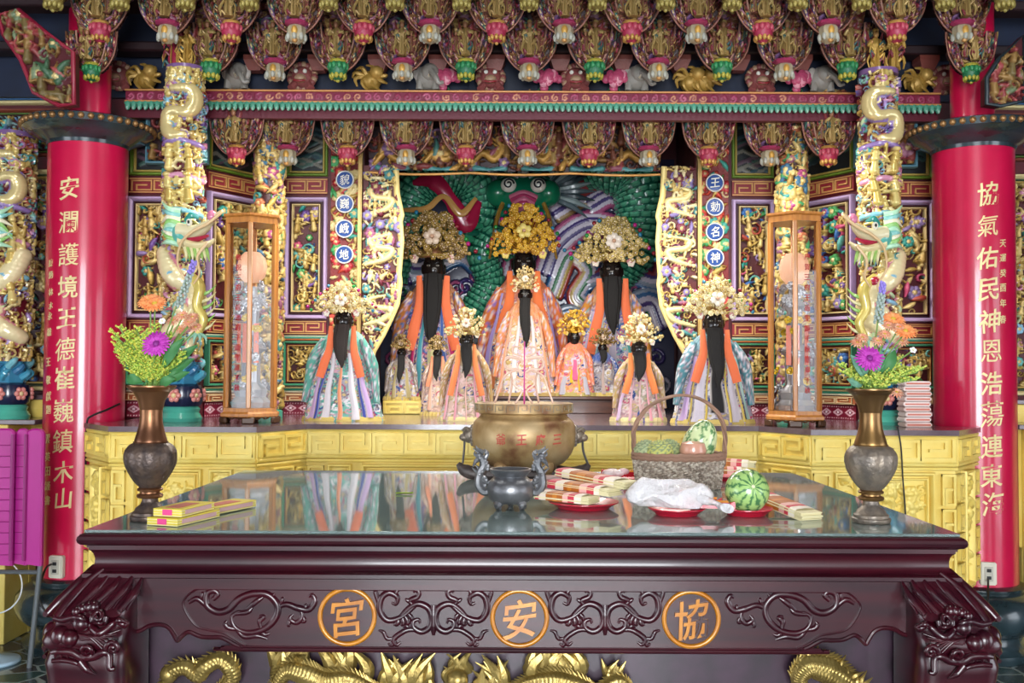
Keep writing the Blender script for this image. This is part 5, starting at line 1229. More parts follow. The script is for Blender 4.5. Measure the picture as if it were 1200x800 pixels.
YELG = (hx('#d9a728', .2), hx('#c08a1e', .3), hx('#f0d878'))
MINT = hx('#7fc4b4')
deity('statue in mint-green silver robe with dark brown beard at front left', 403, 5.92, AZ, 335, 45, 30, 38, 21, 42, MINT, SILV + [hx('#5aa898'), hx('#d8a0b0')],
      [(0, 0, .06, .55, .02, hx('#e0906a')), (-.28, -.4, .1, .6, .02, hx('#dcd6dc')), (.28, .4, .1, .6, .02, hx('#d8d2d8')), (-.62, -.86, .1, .6, .03, LAV), (.6, .84, .1, .62, .04, LAV), (.5, .66, .05, .6, .03, hx('#3a4a9c')), (-.52, -.66, .05, .5, .03, hx('#3a4a9c'))], (ORG, .47), PALEG, hx('#5fa898'), seed=3, bcol='#2a1f1b', hem=hx('#d4bc6a'))
deity('statue in silver-lilac robe with black gold-edged front tunic at front right', 835, 5.85, AZ, 330, 46, 38, 42, 23, 60, hx('#a89cb0'), SILV + [hx('#d8d0dc')],
      [(0, 0, .2, .7, .12, hx('#141216')), (-.24, -.3, .035, .75, .02, hx('#cdb24c')), (.24, .3, .035, .75, .02, hx('#cdb24c')), (-.42, -.5, .14, .6, .02, hx('#cfc8d4')), (.42, .5, .14, .6, .02, hx('#cfc8d4')), (.62, .72, .03, .7, .02, hx('#cdb24c')), (-.62, -.72, .03, .7, .02, hx('#cdb24c')), (-.75, -.95, .12, .6, .03, LAV), (.8, .98, .12, .6, .03, hx('#a8d0c8'))], (ORG, .45), PALEG, hx('#4f8a94'), seed=4, hem=hx('#d4bc6a'))
deity('statue in peach robe with wide orange ribbons and black beard, left of the censer', 547, 5.95, AZ, 362, 31, 30, 28, 15, 34, hx('#d8b8a8'), [hx('#d8d0c4'), hx('#c0a890'), hx('#e8c8c0'), hx('#b0a078')],
      [(0, 0, .03, .6, .02, hx('#e8b8b0')), (-.35, -.45, .06, .6, .02, PKC), (.35, .45, .06, .6, .02, PKC), (-.7, -.9, .1, .62, .02, PKC), (.7, .9, .1, .62, .02, PKC)], (hx('#f58a50'), .34), PALEG, hx('#b08a50'), seed=5, beads=False, hem=hx('#d8c890'))
deity('statue in pink embroidered robe with short black beard, right of the censer', 748, 5.98, AZ, 368, 31, 32, 30, 17, 28, hx('#d0a8a4'), [hx('#d4c8c0'), hx('#c09aa0'), hx('#e8d0cc'), hx('#a8a088')],
      [(0, 0, .04, .55, .02, hx('#d8b0b0')), (-.3, -.4, .05, .6, .02, hx('#e0b0bc')), (.3, .4, .06, .62, .02, PKC), (-.7, -.9, .09, .5, .02, hx('#d8b8d4')), (.72, .92, .09, .6, .02, PKC)], (hx('#f58a4a'), .42), PALEG, hx('#b89a60'), seed=6, beads=False, hem=hx('#d8c890'))
MULTI = [hx('#c8b8d0'), hx('#8a6ab0'), hx('#d8a0a8'), hx('#e8d8c8'), hx('#5a7ab8')]
deity('tall rear statue with long black beard and magenta-blue robe, left of the central one', 508, 7.45, SZ, 252, 50, 52, 50, 26, 76, hx('#5a4a7c'), MULTI + [hx('#b8a050'), hx('#2a5a8a')],
      [(0, 0, .12, .6, .05, hx('#d0c890')), (-.4, -.6, .08, .75, .05, hx('#c02a6a')), (.4, .66, .1, .8, .05, hx('#b8246a')), (-.25, -.36, .07, .7, .05, hx('#4a9aa8')), (.25, .36, .07, .7, .05, hx('#3a5aa0'))], (ORG, .38), DULLG, hx('#b06a24'), seed=7, hem=hx('#8a7a50'))
deity('tall rear statue with long black beard and blue-white robe, right of the central one', 716, 7.45, SZ, 258, 48, 50, 48, 25, 58, hx('#7a86a8'), MULTI + [hx('#d0d4dc'), hx('#7ab0b0')],
      [(0, 0, .12, .6, .05, hx('#b8b0c4')), (-.36, -.5, .08, .7, .05, hx('#9ac0c8')), (.36, .6, .09, .75, .05, hx('#4a9a98')), (.62, .8, .06, .7, .1, hx('#2a2430')), (-.7, -.9, .1, .6, .05, hx('#c0b0d0'))], (ORG, .36), (hx('#cdb470', .25), hx('#a88f4c', .3), hx('#eadccc')), hx('#c8842c'), seed=8, hem=hx('#8a7a50'))
deity('largest central statue under bright yellow-gold crown in orange and lilac robe', 613, 7.6, SZ, 244, 54, 55, 44, 26, 0, hx('#d89a6a'), MULTI + [hx('#f0b080'), hx('#f0e4d8'), hx('#e86a4a')],
      [(0, 0, .1, .6, .05, hx('#e8d8c8')), (-.5, -.75, .12, .8, .05, hx('#f0905a')), (.5, .75, .12, .8, .05, hx('#f0885a')), (-.85, -1.05, .1, .7, .05, hx('#9a8ac8')), (.85, 1.05, .1, .7, .05, hx('#9a8ac8'))], (hx('#f07a40'), .5), YELG, hx('#d07030'), seed=9, hem=hx('#c8a060'))
deity('small-crowned statue with pointed black beard standing before the central statue', 615, 7.13, SZ, 313, 36, 26, 20, 15, 52, hx('#d8c0a8'), [hx('#e8e0d4'), hx('#d8a890'), hx('#c8b8d0'), hx('#c0a060')],
      [(-.3, -.45, .1, .8, .03, hx('#e8e0dc')), (.3, .45, .1, .8, .03, hx('#e8dcd8')), (-.75, -.95, .09, .8, .03, hx('#f0a078')), (.75, .95, .09, .8, .03, hx('#f09a70'))], None, (hx('#c8a860', .3), hx('#e0cc98', .2), hx('#ead8c0')), hx('#e08850'), seed=10, beads=False, hem=hx('#b89a60'))
deity('beardless little statue in orange and pink robe with golden crown on the step', 673, 7.12, SZ, 364, 23, 26, 25, 12, 0, hx('#e0905a'), [hx('#f0a070'), hx('#e88a9a'), hx('#e8c8b0'), hx('#c8c0cc')],
      [(0, 0, .2, .55, .3, hx('#d8608a')), (-.2, -.2, .1, .4, .25, hx('#e8b82c')), (.2, .2, .06, .4, .1, hx('#e0b030')), (-.6, -.7, .16, .3, .03, hx('#b8b4c0')), (.55, .7, .16, .3, .03, hx('#b8b4c0'))], None, YELG, hx('#e87a4a'), seed=11, beads=False, hem=hx('#b0a060'))
deity('little statue with blue and green shoulders half hidden behind the pink-robed one', 706, 7.2, SZ, 385, 20, 18, 18, 10, 12, hx('#b0a4a0'), SILV, [(0, 0, .1, .6, .05, hx('#c8b0a8'))], None, DULLG, hx('#2f5fb0'), seed=12, beads=False)
deity('small grey-gold statue with bushy black beard on the key-fret block', 471, 6.85, zat(470, 6.75) + .001, 392, 20, 16, 14, 10, 30, hx('#a89c94'), SILV + [hx('#b8a868')], [(-.4, -.45, .14, .6, .06, hx('#b0a070')), (.4, .45, .14, .6, .06, hx('#b0a070'))], None, DULLG, hx('#9a8a80'), seed=13, beads=False, hem=hx('#c8b068'))
deity('small peach statue with black beard between the two left statues', 513, 6.6, AZ, 393, 19, 16, 15, 10, 26, hx('#c8a494'), [hx('#d8b8a8'), hx('#b89a90'), hx('#d0c8c0')], [(-.4, -.5, .14, .7, .1, hx('#dca890')), (.4, .5, .14, .7, .1, hx('#d8a898'))], (hx('#e8906a'), .5), DULLG, hx('#a88a78'), seed=14, beads=False, hem=hx('#c8b068'))
# ------------------------------------------------------------------ lamps in glass cabinets
CLEAR, nt, b = nm('clear_pane'); b.inputs['Base Color'].default_value = (.98, .98, .98, 1); b.inputs['Roughness'].default_value = .02; b.inputs['Transmission Weight'].default_value = 1; b.inputs['IOR'].default_value = 1.35
SILVER = painted('silver_foil', .25)
GLOW, nt, b = nm('lit_lantern'); b.inputs['Base Color'].default_value = (*hx('#e8b090')[:3], 1); b.inputs['Emission Color'].default_value = (1, .58, .36, 1); b.inputs['Emission Strength'].default_value = .22; b.inputs['Roughness'].default_value = .5
RTXT = solid('red_letter_paint', '#b01028', .5)
def cabinet(cx, cy, Rr, H, rot, label, txt, text_face, lamp_label):
    t = thing('glass_cabinet', label, 'cabinet', (cx, cy, AZ)); A = [rot + k * PI / 3 for k in range(6)]
    hexr = lambda r, z0, z1: lathe([(0, z0), (r, z0), (r, z1), (0, z1)], 6)
    Q = Matrix.Rotation(rot - 0.0, 4, 'Z')
    def hexm(prof): return lathe(prof, 6)
    hb = .085
    bs = MB().add(hexm([(0, .035), (Rr + .012, .035), (Rr + .02, .04), (Rr + .02, .055), (Rr + .004, .065), (Rr + .004, hb), (0, hb)]), M=Q).build('base', TIMBER, t, angle=25)
    ft = MB()
    for k in range(6):
        a = A[k]; ft.add(box((0, 0, .018), (.07, .02, .036), .006), M=Matrix.Translation(((Rr + .004) * math.cos(a), (Rr + .004) * math.sin(a), 0)) @ Matrix.Rotation(a + PI / 2, 4, 'Z'))
    for k in range(6):
        p, q = [np.array([(Rr + .004) * math.cos(x), (Rr + .004) * math.sin(x), .04]) for x in (A[k], A[(k + 1) % 6])]; m_ = (p + q) / 2
        ft.add(tube(spline([p + (q - p) * .2, p + (q - p) * .35 - np.array([0, 0, .014]), m_ - np.array([0, 0, .004]), p + (q - p) * .65 - np.array([0, 0, .014]), p + (q - p) * .8], 14), .005, 6))
    ft.build('bracket_foot', solid('dark_timber', '#4a2c14', .45) if 'dark_timber' not in MATS else MATS['dark_timber'], bs)
    MB().add(hexm([(0, H - .05), (Rr + .002, H - .05), (Rr + .002, H - .02), (Rr + .016, H - .012), (Rr + .016, H), (0, H)]), M=Q).build('top_board', TIMBER, t, angle=25)
    for k in range(6):
        a = A[k]; MB().add(box((0, 0, (hb + H - .05) / 2), (.026, .026, H - .05 - hb), .004), M=Matrix.Translation(((Rr - .012) * math.cos(a), (Rr - .012) * math.sin(a), 0)) @ Matrix.Rotation(a, 4, 'Z')).build('post', TIMBER, t)
        p, q = [np.array([(Rr - .012) * math.cos(x), (Rr - .012) * math.sin(x), 0]) for x in (A[k], A[(k + 1) % 6])]; m_ = (p + q) / 2; an = math.atan2(q[1] - p[1], q[0] - p[0]); w = np.linalg.norm(q - p) - .022
        if m_[1] < .02 * 0 + .06: 
            pn = MB().add(box((0, 0, (hb + H - .05) / 2), (w, .003, H - .05 - hb)), M=Matrix.Translation(m_) @ Matrix.Rotation(an, 4, 'Z')).build('pane', CLEAR, t)
            if k == text_face:
                n = len(txt); z1, z0 = H * .79, H * .17
                for i, ch in enumerate(txt):
                    g = glyph(ch, .036, .001, .01)
                    if len(g[0]): V = np.array(g[0]); MB().add((V, g[1]), M=Matrix.Translation(m_ + np.array([0, 0, z1 + (z0 - z1) * i / (n - 1)])) @ Matrix.Rotation(an, 4, 'Z') @ Matrix.Translation((0.0, -.004, 0))).build('character', RTXT, pn)
    # the lamp inside
    lm = thing('offering_lamp', lamp_label, 'lamp', (cx, cy, AZ + hb + .001)); h = H - .05 - hb; rr_ = random.Random(int(cx * 10)); SV = hx('#c9ccd2', .6); 
    m = MB(); m.add(lathe([(0, 0), (.1, 0), (.11, .03), (.08, .06), (.09, .1), (.05, .14), (.05, .3), (.085, .33), (.04, .37), (.04, .55), (.07, .58), (.03, .62), (.03, .68), (0, .68)], 28, lambda a, z: 1 + .07 * np.cos(9 * a)), SV); m.build('silver_stem', SILVER, lm)
    m = MB()
    for k in range(46):
        a = rr_.uniform(0, 2 * PI); z = rr_.choice((.06, .12, .3, .36, .56, .6, .64, .68)) + rr_.uniform(-.02, .02); q = .085 + rr_.uniform(-.02, .02)
        blossom(m, (q * math.cos(a), q * math.sin(a), z), .03, SV, hx('#e8e8ec', .3), rr_, (math.cos(a), math.sin(a), .3))
    m.build('silver_blossoms', SILVER, lm)
    m = MB()
    for k in range(12):
        a = rr_.uniform(0, 2 * PI); z = rr_.choice((.16, .22, .44, .5)); blossom(m, (.1 * math.cos(a), .1 * math.sin(a), z), .026, hx('#e0b81c'), hx('#f0d860'), rr_, (math.cos(a), math.sin(a), .4))
    m.build('yellow_flowers', GLAZE, lm)
    for a in (-2.2, -1.0, -1.7): MB().add(box((0, 0, .36), (.03, .004, .22), .001), hx('#e8662c'), M=Matrix.Translation((.085 * math.cos(a), .085 * math.sin(a), 0)) @ Matrix.Rotation(a + PI / 2, 4, 'Z')).build('orange_tag', GLAZE, lm)
    MB().add(lathe([(0, .7), (.04, .705), (.072, .74), (.082, .79), (.072, .84), (.04, .875), (0, .88)], 36, lambda a, z: 1 + .045 * np.cos(12 * a))).build('lantern', GLOW, lm)
    return t
cabinet(xat(294, 5.62), 5.62, .158, zat(254, 5.62, 294) - AZ, -PI / 2 + .18, 'hexagonal timber and glass cabinet with red lettering at left of the shrine', '敬祝三府王爺池府千歲聖誕千秋', 5, 'silver lamp with lit orange lantern inside the left glass cabinet')
cabinet(xat(931, 5.56), 5.56, .158, zat(252, 5.56, 931) - AZ, -PI / 2 - .24, 'hexagonal timber and glass cabinet with red lettering at right of the shrine', '慶賀三府王爺聖誕千秋聖壽千秋', 0, 'silver lamp with lit orange lantern inside the right glass cabinet')

# ------------------------------------------------------------------ vases and flowers
TG = TZ + .0095         # top of the glass
BRONZE = solid('brown_bronze', '#6a4630', .34, .75, '#8a6040', 6, bump=.08, bscale=30)
BRONZE2 = solid('golden_bronze', '#8c6c40', .34, .8, '#6e5036', 6, bump=.08, bscale=30)
DKBR = solid('dark_patina', '#443a38', .42, .5, '#66554a', 30, bump=.3, bscale=90)
DKBR2 = solid('grey_patina', '#6e665e', .42, .5, '#8e8070', 25, bump=.3, bscale=90)
PEWTER = solid('dark_pewter', '#6a6c70', .38, .7, '#8c8c8e', 12, bump=.15, bscale=60)
def vase(px, pyb, label, ma, mb_, k=1.0):
    p = on(px, pyb, TG); p.y += .055; t = thing('flower_vase', label, 'vase', (p.x, p.y, TG)); s = .00248 * k * p.y / 2.9
    f = lambda pr: [(r * s, z * s) for r, z in pr]
    MB().add(lathe(f([(0, 0), (21, 0), (22, 2), (22, 5), (20, 6), (20, 9), (17, 11), (16, 14), (11, 18), (9, 22), (9, 26), (0, 26)]), 48)).build('foot', mb_, t)
    MB().add(lathe(f([(10, 25), (14, 26), (15, 28), (14, 30), (11, 31), (11, 33), (14, 34), (14.5, 36), (12, 38)]), 40)).build('ring_collar', ma, t)
    prof = [(12, 38), (17, 44), (23, 54), (27, 64), (28.4, 72), (28, 80), (24, 87), (19, 90)]
    q = spline([(a, b, 0) for a, b in prof], 40)[:, :2]
    V, Fs = lathe(f(q), 96, lambda a, z: 1 + .05 * np.abs(np.sin(4 * a)) * np.sin(np.clip((z / s - 38) / 52, 0, 1) * PI))
    c = Carve(2 * PI * .06, .115, .0028, int(px), (0, 0, 0, 0), wrapx=True)
    for _ in range(150):
        x, z = c.r.uniform(0, c.W), c.r.uniform(.012, .1)
        if c.r.random() < .6: c.curl(x, z, .011, [WHI], 0)
        else: c.leaf(x, z, .02, [WHI], 0)
    rp = interp_r = lambda z: np.interp(z, q[:, 1] * s, q[:, 0] * s)
    def fn(X, Z, h):
        a = X / c.W * 2 * PI; z = 38 * s + Z / .115 * 52 * s; u = np.abs(np.sin(4 * a)); r = rp(z) * (1 + .05 * u * np.sin(np.clip((z / s - 38) / 52, 0, 1) * PI)) + .3 * h * np.clip(u * 3 - .4, 0, 1)
        return np.stack([r * np.cos(a), r * np.sin(a), z], -1)
    MB().add(c.mesh(fn)[0]).build('lobed_belly', mb_, t, angle=60)
    pr = spline([(18.5, 90, 0), (18, 94, 0), (14, 108, 0), (12.6, 122, 0), (14, 136, 0), (19, 147, 0), (26, 153, 0), (28, 155, 0)], 40)[:, :2]
    MB().add(lathe(f([(19, 89), (20, 91)] + list(map(tuple, pr)) + [(28, 156.5), (26, 156.5), (22, 151), (15, 138), (11, 120), (0, 100)]), 56)).build('trumpet_neck', ma, t)
    return t, s * 156
v1, h1 = vase(167, 612, 'brown bronze vase with dark lobed belly on the table\'s left end', BRONZE, DKBR)
v2, h2 = vase(1029, 615, 'golden bronze vase with grey lobed belly on the table\'s right end', BRONZE2, DKBR2, .995)
def bouquet(v, h, label, seed, lay):
    """lay: list of (kind, photo x, photo y)"""
    r = random.Random(seed); y0 = v.location.y; t = thing('flower_bouquet', label, 'flowers', (v.location.x, y0, TG + h)); O = np.array([v.location.x, y0, TG + h])
    def loc(px, py, dy=0.0): return np.array(to(px, py, y0 + dy)[:]) - O
    st = MB()
    def stem(p, w=.0022, col=hx('#6a8a3c')): 
        b = np.array([r.uniform(-.02, .02), r.uniform(-.02, .02), -.1]); st.add(tube(spline([b, np.array([p[0] * .22, p[1] * .3, max(.0, p[2] * .3)]), p], 14), w, 6), col)
    for kind, px, py in lay:
        p = loc(px, py, -.055 if kind == 'mag' else r.uniform(-.045, .06)); stem(p)
        if kind == 'rod':        # goldenrod plume
            m = MB(); ax = p / (np.linalg.norm(p) + 1e-9)
            for k in range(30):
                f = k / 30; q = p - ax * .13 * f
                if q[2] < .012 and k > 6: continue
                a = r.uniform(0, 2 * PI); L_ = .012 + .034 * min(1, f * 1.4); d = np.array([math.cos(a), math.sin(a) * .8, .5]) ; d /= np.linalg.norm(d); e = q + d * L_
                m.add(tube(spline([q, (q + e) / 2 + np.array([0, 0, .005]), e - np.array([0, 0, .006 * f])], 6), .0012, 4), hx('#86a03c'))
                for j in range(6): m.add(sph(q + (e - q) * (j + 1) / 6 + np.array([r.uniform(-.002, .002), r.uniform(-.002, .002), .003]), r.uniform(.002, .0036), 5, 4), r.choice([hx('#b4c84a'), hx('#c8d45c'), hx('#a0c04c'), hx('#d4cc50')]))
            m.build('goldenrod_plume', FLORA, t)
        elif kind in ('mag', 'org', 'pch'):
            m = MB(); col = {'mag': [hx('#a8289c'), hx('#b83aac')], 'org': [hx('#e8864a'), hx('#f09a5a')], 'pch': [hx('#dca888'), hx('#d89070')]}[kind]; R = {'mag': .042, 'org': .036, 'pch': .022}[kind]; n = 22 if kind != 'pch' else 14
            tl = Matrix.Rotation(R_(62 if kind == 'mag' else 40), 3, 'X')
            for lay_ in (0, 1):
                for k in range(n):
                    a = (k + .5 * lay_) * 2 * PI / n; rr_ = R * (1 - .25 * lay_) * r.uniform(.9, 1.05)
                    m.add(sph((rr_ * .55 * math.cos(a), rr_ * .55 * math.sin(a), .004 + .006 * lay_), (rr_ * .5, .0045, .0022), 7, 5), r.choice(col), M=Matrix.Translation(p) @ (tl @ Matrix.Rotation(0, 3, 'Z')).to_4x4() @ Matrix.Rotation(0, 4, 'Z')) if False else m.add(tube([(rr_ * .15 * math.cos(a), rr_ * .15 * math.sin(a), .004), (rr_ * .6 * math.cos(a), rr_ * .6 * math.sin(a), .009 + .004 * lay_), (rr_ * math.cos(a), rr_ * math.sin(a), .006 + .006 * lay_)], [R * .09, R * .15, R * .06], 6, flat=.4), r.choice(col), M=Matrix.Translation(p) @ tl.to_4x4())
            m.add(sph((0, 0, .008), (R * .24, R * .24, R * .16), 10, 7), hx('#c8a838') if kind != 'mag' else hx('#7a1c78'), M=Matrix.Translation(p) @ tl.to_4x4())
            m.build({'mag': 'magenta_bloom', 'org': 'orange_bloom', 'pch': 'peach_bloom'}[kind], FLORA, t)
        elif kind == 'spike':     # tall lavender spike
            m = MB(); q0 = p * .62
            for k in range(60):
                f = k / 60; q = q0 + (p - q0) * f; a = k * 2.4; w = .011 * (1 - .5 * f); m.add(sph(q + np.array([w * math.cos(a), w * math.sin(a), 0]), (.0048, .0048, .006), 6, 5), hx('#9aa8a0') if f < .72 else hx('#8a78c8'))
            m.build('lavender_spike', FLORA, t)
        elif kind in ('leaf', 'grey'):
            m = MB(); b_ = p * .35; d = p - b_; n = 14; tt = np.linspace(0, 1, n)[:, None]; w = np.linspace(-1, 1, 5)[None]; sd = np.cross(d, [0, -1, .3]); sd /= np.linalg.norm(sd) + 1e-9
            wd = .016 * np.sin(np.clip(tt, .02, .98) * PI) ** .8
            P = b_ + d * tt[..., None] + sd * (wd * w)[..., None] + np.array([0, -1, 0]) * (.006 * w ** 2 + .02 * np.sin(tt * PI))[..., None]; V, Fs = grid(P); P2 = P + np.array([0, .0012, 0]); V2, F2 = grid(P2)
            m.add((V, Fs), hx('#3f7a44') if kind == 'leaf' else hx('#6a9a84')).add((V2, [F2[0][:, ::-1]]), hx('#4f8a50') if kind == 'leaf' else hx('#7aa890')); m.build('leaf', FLORA, t)
        elif kind == 'wht':
            m = MB(); blossom(m, p, .011, hx('#f0f0ea'), hx('#e8e0a0'), r, (0, -1, .5)); m.build('white_bloom', FLORA, t)
    st.build('stems', FLORA, t)
rods1 = [('rod', x, y) for x, y in ((136, 404), (150, 392), (160, 385), (172, 388), (182, 382), (148, 412), (166, 404), (196, 396), (206, 408), (158, 420), (178, 424), (192, 420), (208, 424), (140, 384), (186, 404), (172, 436), (198, 440), (152, 436), (214, 414))]
jit = random.Random(11)
rods1 += [('rod', x + jit.uniform(-9, 9), y + jit.uniform(-4, 14)) for _, x, y in rods1[:16]]
bouquet(v1, h1, 'bouquet of goldenrod, one magenta and orange flowers in the left vase', 3, rods1 + [('mag', 184, 404), ('org', 182, 358), ('org', 176, 355), ('pch', 204, 378), ('pch', 214, 372), ('pch', 222, 380), ('pch', 230, 386), ('pch', 212, 388), ('pch', 226, 374), ('spike', 228, 305), ('leaf', 228, 420), ('leaf', 232, 404), ('leaf', 222, 436), ('leaf', 150, 440), ('leaf', 206, 444), ('leaf', 170, 448), ('leaf', 216, 396), ('wht', 190, 376), ('wht', 216, 410)])
rods2 = [('rod', x, y) for x, y in ((986, 428), (1000, 424), (1012, 430), (996, 442), (1010, 446), (1026, 440), (1040, 432), (1052, 428), (1066, 434), (1082, 432), (1034, 424), (1048, 442), (1060, 440), (1020, 452), (1040, 454), (1004, 456), (1056, 420), (1074, 436), (1030, 446))]
rods2 += [('rod', x + jit.uniform(-9, 9), y + jit.uniform(-4, 14)) for _, x, y in rods2[:16]]
bouquet(v2, h2, 'bouquet of goldenrod, one magenta and orange flowers in the right vase', 4, rods2 + [('mag', 1018, 421), ('org', 1046, 376), ('org', 1060, 390), ('pch', 1052, 386), ('pch', 1040, 384), ('pch', 1036, 394), ('pch', 1004, 404), ('pch', 1010, 398), ('pch', 1028, 402), ('pch', 1056, 402), ('spike', 1035, 330), ('leaf', 1006, 462), ('grey', 992, 444), ('grey', 996, 416), ('grey', 1004, 410), ('leaf', 1048, 410), ('wht', 1070, 410), ('pch', 1050, 462), ('grey', 1030, 408)])

# ------------------------------------------------------------------ censers
CY_ = 3.98
cx0 = xat(614, CY_); sC = CY_ / F
cs = thing('incense_stand', 'dark carved wooden stand with upturned ends under the big bronze censer', 'stand', (cx0, CY_, TG))
WOOD = solid('grey_black_wood', '#3a302e', .45, .1, '#544844', 8, bump=.3, bscale=40, stretch=(3, 3, 14))
zt_ = zat(548, CY_) - TG
MB().add(box((0, 0, zt_ - .014), (.30, .24, .028), .006)).build('top_board', WOOD, cs)
for s in (-1, 1):
    q = spline([(s * .13, 0, zt_ - .012), (s * .19, 0, zt_ - .022), (s * .235, 0, zt_ - .01), (s * .262, 0, zt_ + .016)], 20); MB().add(tube(q, [.02, .02, .018, .007], 10, flat=6, up=(0, 0, 1)) if False else tube(q, [.016, .018, .016, .006], 10, flat=1.6)).build('upturned_end', WOOD, cs)
    for yy in (-.09, .09): MB().add(tube(spline([(s * .12, yy, zt_ - .02), (s * .15, yy, zt_ * .5), (s * .135, yy, .03), (s * .17, yy, .006)], 16), [.02, .018, .014, .016], 8)).build('leg', WOOD, cs)
ap = Carve(.28, max(.03, zt_ - .03), .004, 7, WHI); ap.fill(30, .03, ([WHI], [WHI]), (.6, .4, 0, 0), .004); MB().add(ap.mesh(flatmap(-.14, .012, -.1))[0]).build('apron', WOOD, cs)
ce = thing('bronze_censer', 'large round bronze censer with lion handles and red inscription on the wooden stand', 'censer', (cx0, CY_, TG + zt_))
zz = lambda py: zat(py, CY_) - TG - zt_; rp = lambda px: px * sC
zb_ = zz(546); 
CENS = None
m_, nt_, b_ = nm('worn_bronze'); tc_ = nt_.nodes.new('ShaderNodeTexCoord'); n_ = nt_.nodes.new('ShaderNodeTexNoise'); n_.inputs['Scale'].default_value = 9; n_.inputs['Detail'].default_value = 6
nt_.links.new(tc_.outputs['Object'], n_.inputs['Vector']); nt_.links.new(ramp(nt_, n_.outputs['Fac'], [(.35, hx('#7a5236')), (.5, hx('#a88a5c')), (.65, hx('#bda278'))]), b_.inputs['Base Color']); b_.inputs['Metallic'].default_value = .35; b_.inputs['Roughness'].default_value = .42
CENS = m_
body = spline([(rp(30), zz(546), 0), (rp(44), zz(543), 0), (rp(56), zz(530), 0), (rp(61), zz(512), 0), (rp(59), zz(496), 0), (rp(52), zz(488), 0), (rp(50), zz(485), 0)], 36)[:, :2]
MB().add(lathe([(0, zz(546))] + list(map(tuple, body)) + [(rp(54), zz(483)), (rp(57), zz(482.5)), (rp(57.5), zz(472)), (rp(55), zz(471.5)), (rp(50), zz(474)), (0, zz(474))], 72)).build('bowl', CENS, ce)
mf = MB(); nkey = 26; Rk = rp(57.5) + .0005
for k in range(nkey):
    a0 = k * 2 * PI / nkey; w = 2 * PI * Rk / nkey; za, zb2 = zz(481), zz(473); pts = [(0, 0), (0, 1), (.8, 1), (.8, .3), (.35, .3), (.35, .65)]
    P = [np.array([Rk * math.cos(a0 + u * w * .9 / Rk), Rk * math.sin(a0 + u * w * .9 / Rk), za + v * (zb2 - za)]) for u, v in pts]
    for p, q in zip(P[:-1], P[1:]): mf.add(tube([p, q], .0014, 5))
mf.build('key_fret_rim', solid('grey_bronze', '#8a8070', .4, .6), ce)
m = MB()
for ch, px in (('爺', 588), ('王', 611), ('府', 632), ('三', 651)):
    g = glyph(ch, .044, .003, .02); V = brush(g[0], .06, .02, px); x = (px - 614) * sC; z = zz(511); a = -PI / 2 + math.asin(x / rp(61)) + V[:, 0] / rp(61)
    r_ = np.interp(V[:, 2] + z, body[:, 1], body[:, 0]) + .001 + .0015 * (V[:, 1] < 0); MB().add((np.stack([r_ * np.cos(a), r_ * np.sin(a), V[:, 2] + z], 1), g[1])).build('character', MATS.get('faded_red_paint') or solid('faded_red_paint', '#b84a3c', .5), ce)
for s in (-1, 1):
    m = MB(); X = rp(63) * s; z = zz(510)
    m.add(sph((X, 0, z), (.03, .03, .032), 14, 10)); m.add(sph((X + s * .022, -.005, z - .008), (.02, .02, .016), 10, 8)); m.add(tube(spline([(X, -.02, z + .02), (X + s * .014, -.026, z + .03), (X + s * .026, -.02, z + .018)], 8), .007, 6))
    for k in range(14): a = k * .45; m.add(sph((X - s * .012, .03 * math.cos(a), z + .034 * math.sin(a)), .011, 7, 5))
    h = m.build('lion_handle', DKBR2, ce)
    MB().add(tube(spline([(X + s * .02, -.004, z - .015), (X + s * .022, -.012, z - .06), (X + s * (.026 if s < 0 else .04), -.02, z - .11)], 14), .0075, 8, flat=.6)).build('drop_ring', PEWTER, h)
for a in (-2.2, -.94, 1.57): MB().add(tube(spline([(.1 * math.cos(a) * 1.1, .1 * math.sin(a) * 1.1, zz(542)), (.15 * math.cos(a), .15 * math.sin(a), zz(546) + .012), (.14 * math.cos(a), .14 * math.sin(a), .0)], 12), [.025, .028, .03], 10)).build('foot', CENS, ce)
# bent wire rack and incense standing in the censer
wr = thing('wire_rack', 'pale bent wire incense rack with looped tiers standing in the bronze censer', 'rack', (cx0, CY_, TG + zt_))
PINKW = solid('pink_white_wire', '#dcb8a4', .4, .1)
W3 = lambda px, py, d=0: ((px - 614) * sC, d, zz(py))
for s in (-1, 1):
    f = lambda x: 614 + s * (x - 614)
    MB().add(tube(spline([W3(f(648), 472, -.02), W3(f(642), 455, -.02), W3(f(636), 440, -.01), W3(f(622), 434, 0), W3(f(618), 440, 0)], 40), .0042, 8)).build('wire_leg', PINKW, wr)
    MB().add(tube(spline([W3(f(632), 472, .04), W3(f(628), 450, .03), W3(f(630), 436, .02), W3(f(636), 428, .01), W3(f(634), 418, 0), W3(f(618), 420, 0), W3(f(616), 428, 0)], 40), .0042, 8)).build('wire_loop', PINKW, wr)
    MB().add(tube(spline([W3(f(616), 436, 0), W3(f(622), 432, 0), W3(f(634), 432, 0), W3(f(637), 424, 0), W3(f(630), 419, 0), W3(f(618), 422, 0)], 36), .004, 8)).build('wire_loop', PINKW, wr)
    MB().add(tube(spline([W3(f(616), 417, 0), W3(f(626), 414, 0), W3(f(627), 407, 0), W3(f(618), 406, 0)], 26), .004, 8)).build('wire_loop', PINKW, wr)
    MB().add(tube(spline([W3(f(624), 472, -.03), W3(f(620), 466, -.03), W3(f(617), 458, -.03), W3(f(626), 450, -.03), W3(f(624), 444, -.03), W3(f(617), 446, -.03)], 36), .004, 8)).build('wire_curl', PINKW, wr)
j = MB().add(tube([W3(614.5, 474), W3(614.5, 400)], [.004, .003], 6)).build('incense_stick', solid('pink_stick', '#c8488c', .6)); j.location = (cx0, CY_, TG + zt_); tag(j, 'single tall pink incense stick standing in the censer', 'incense')
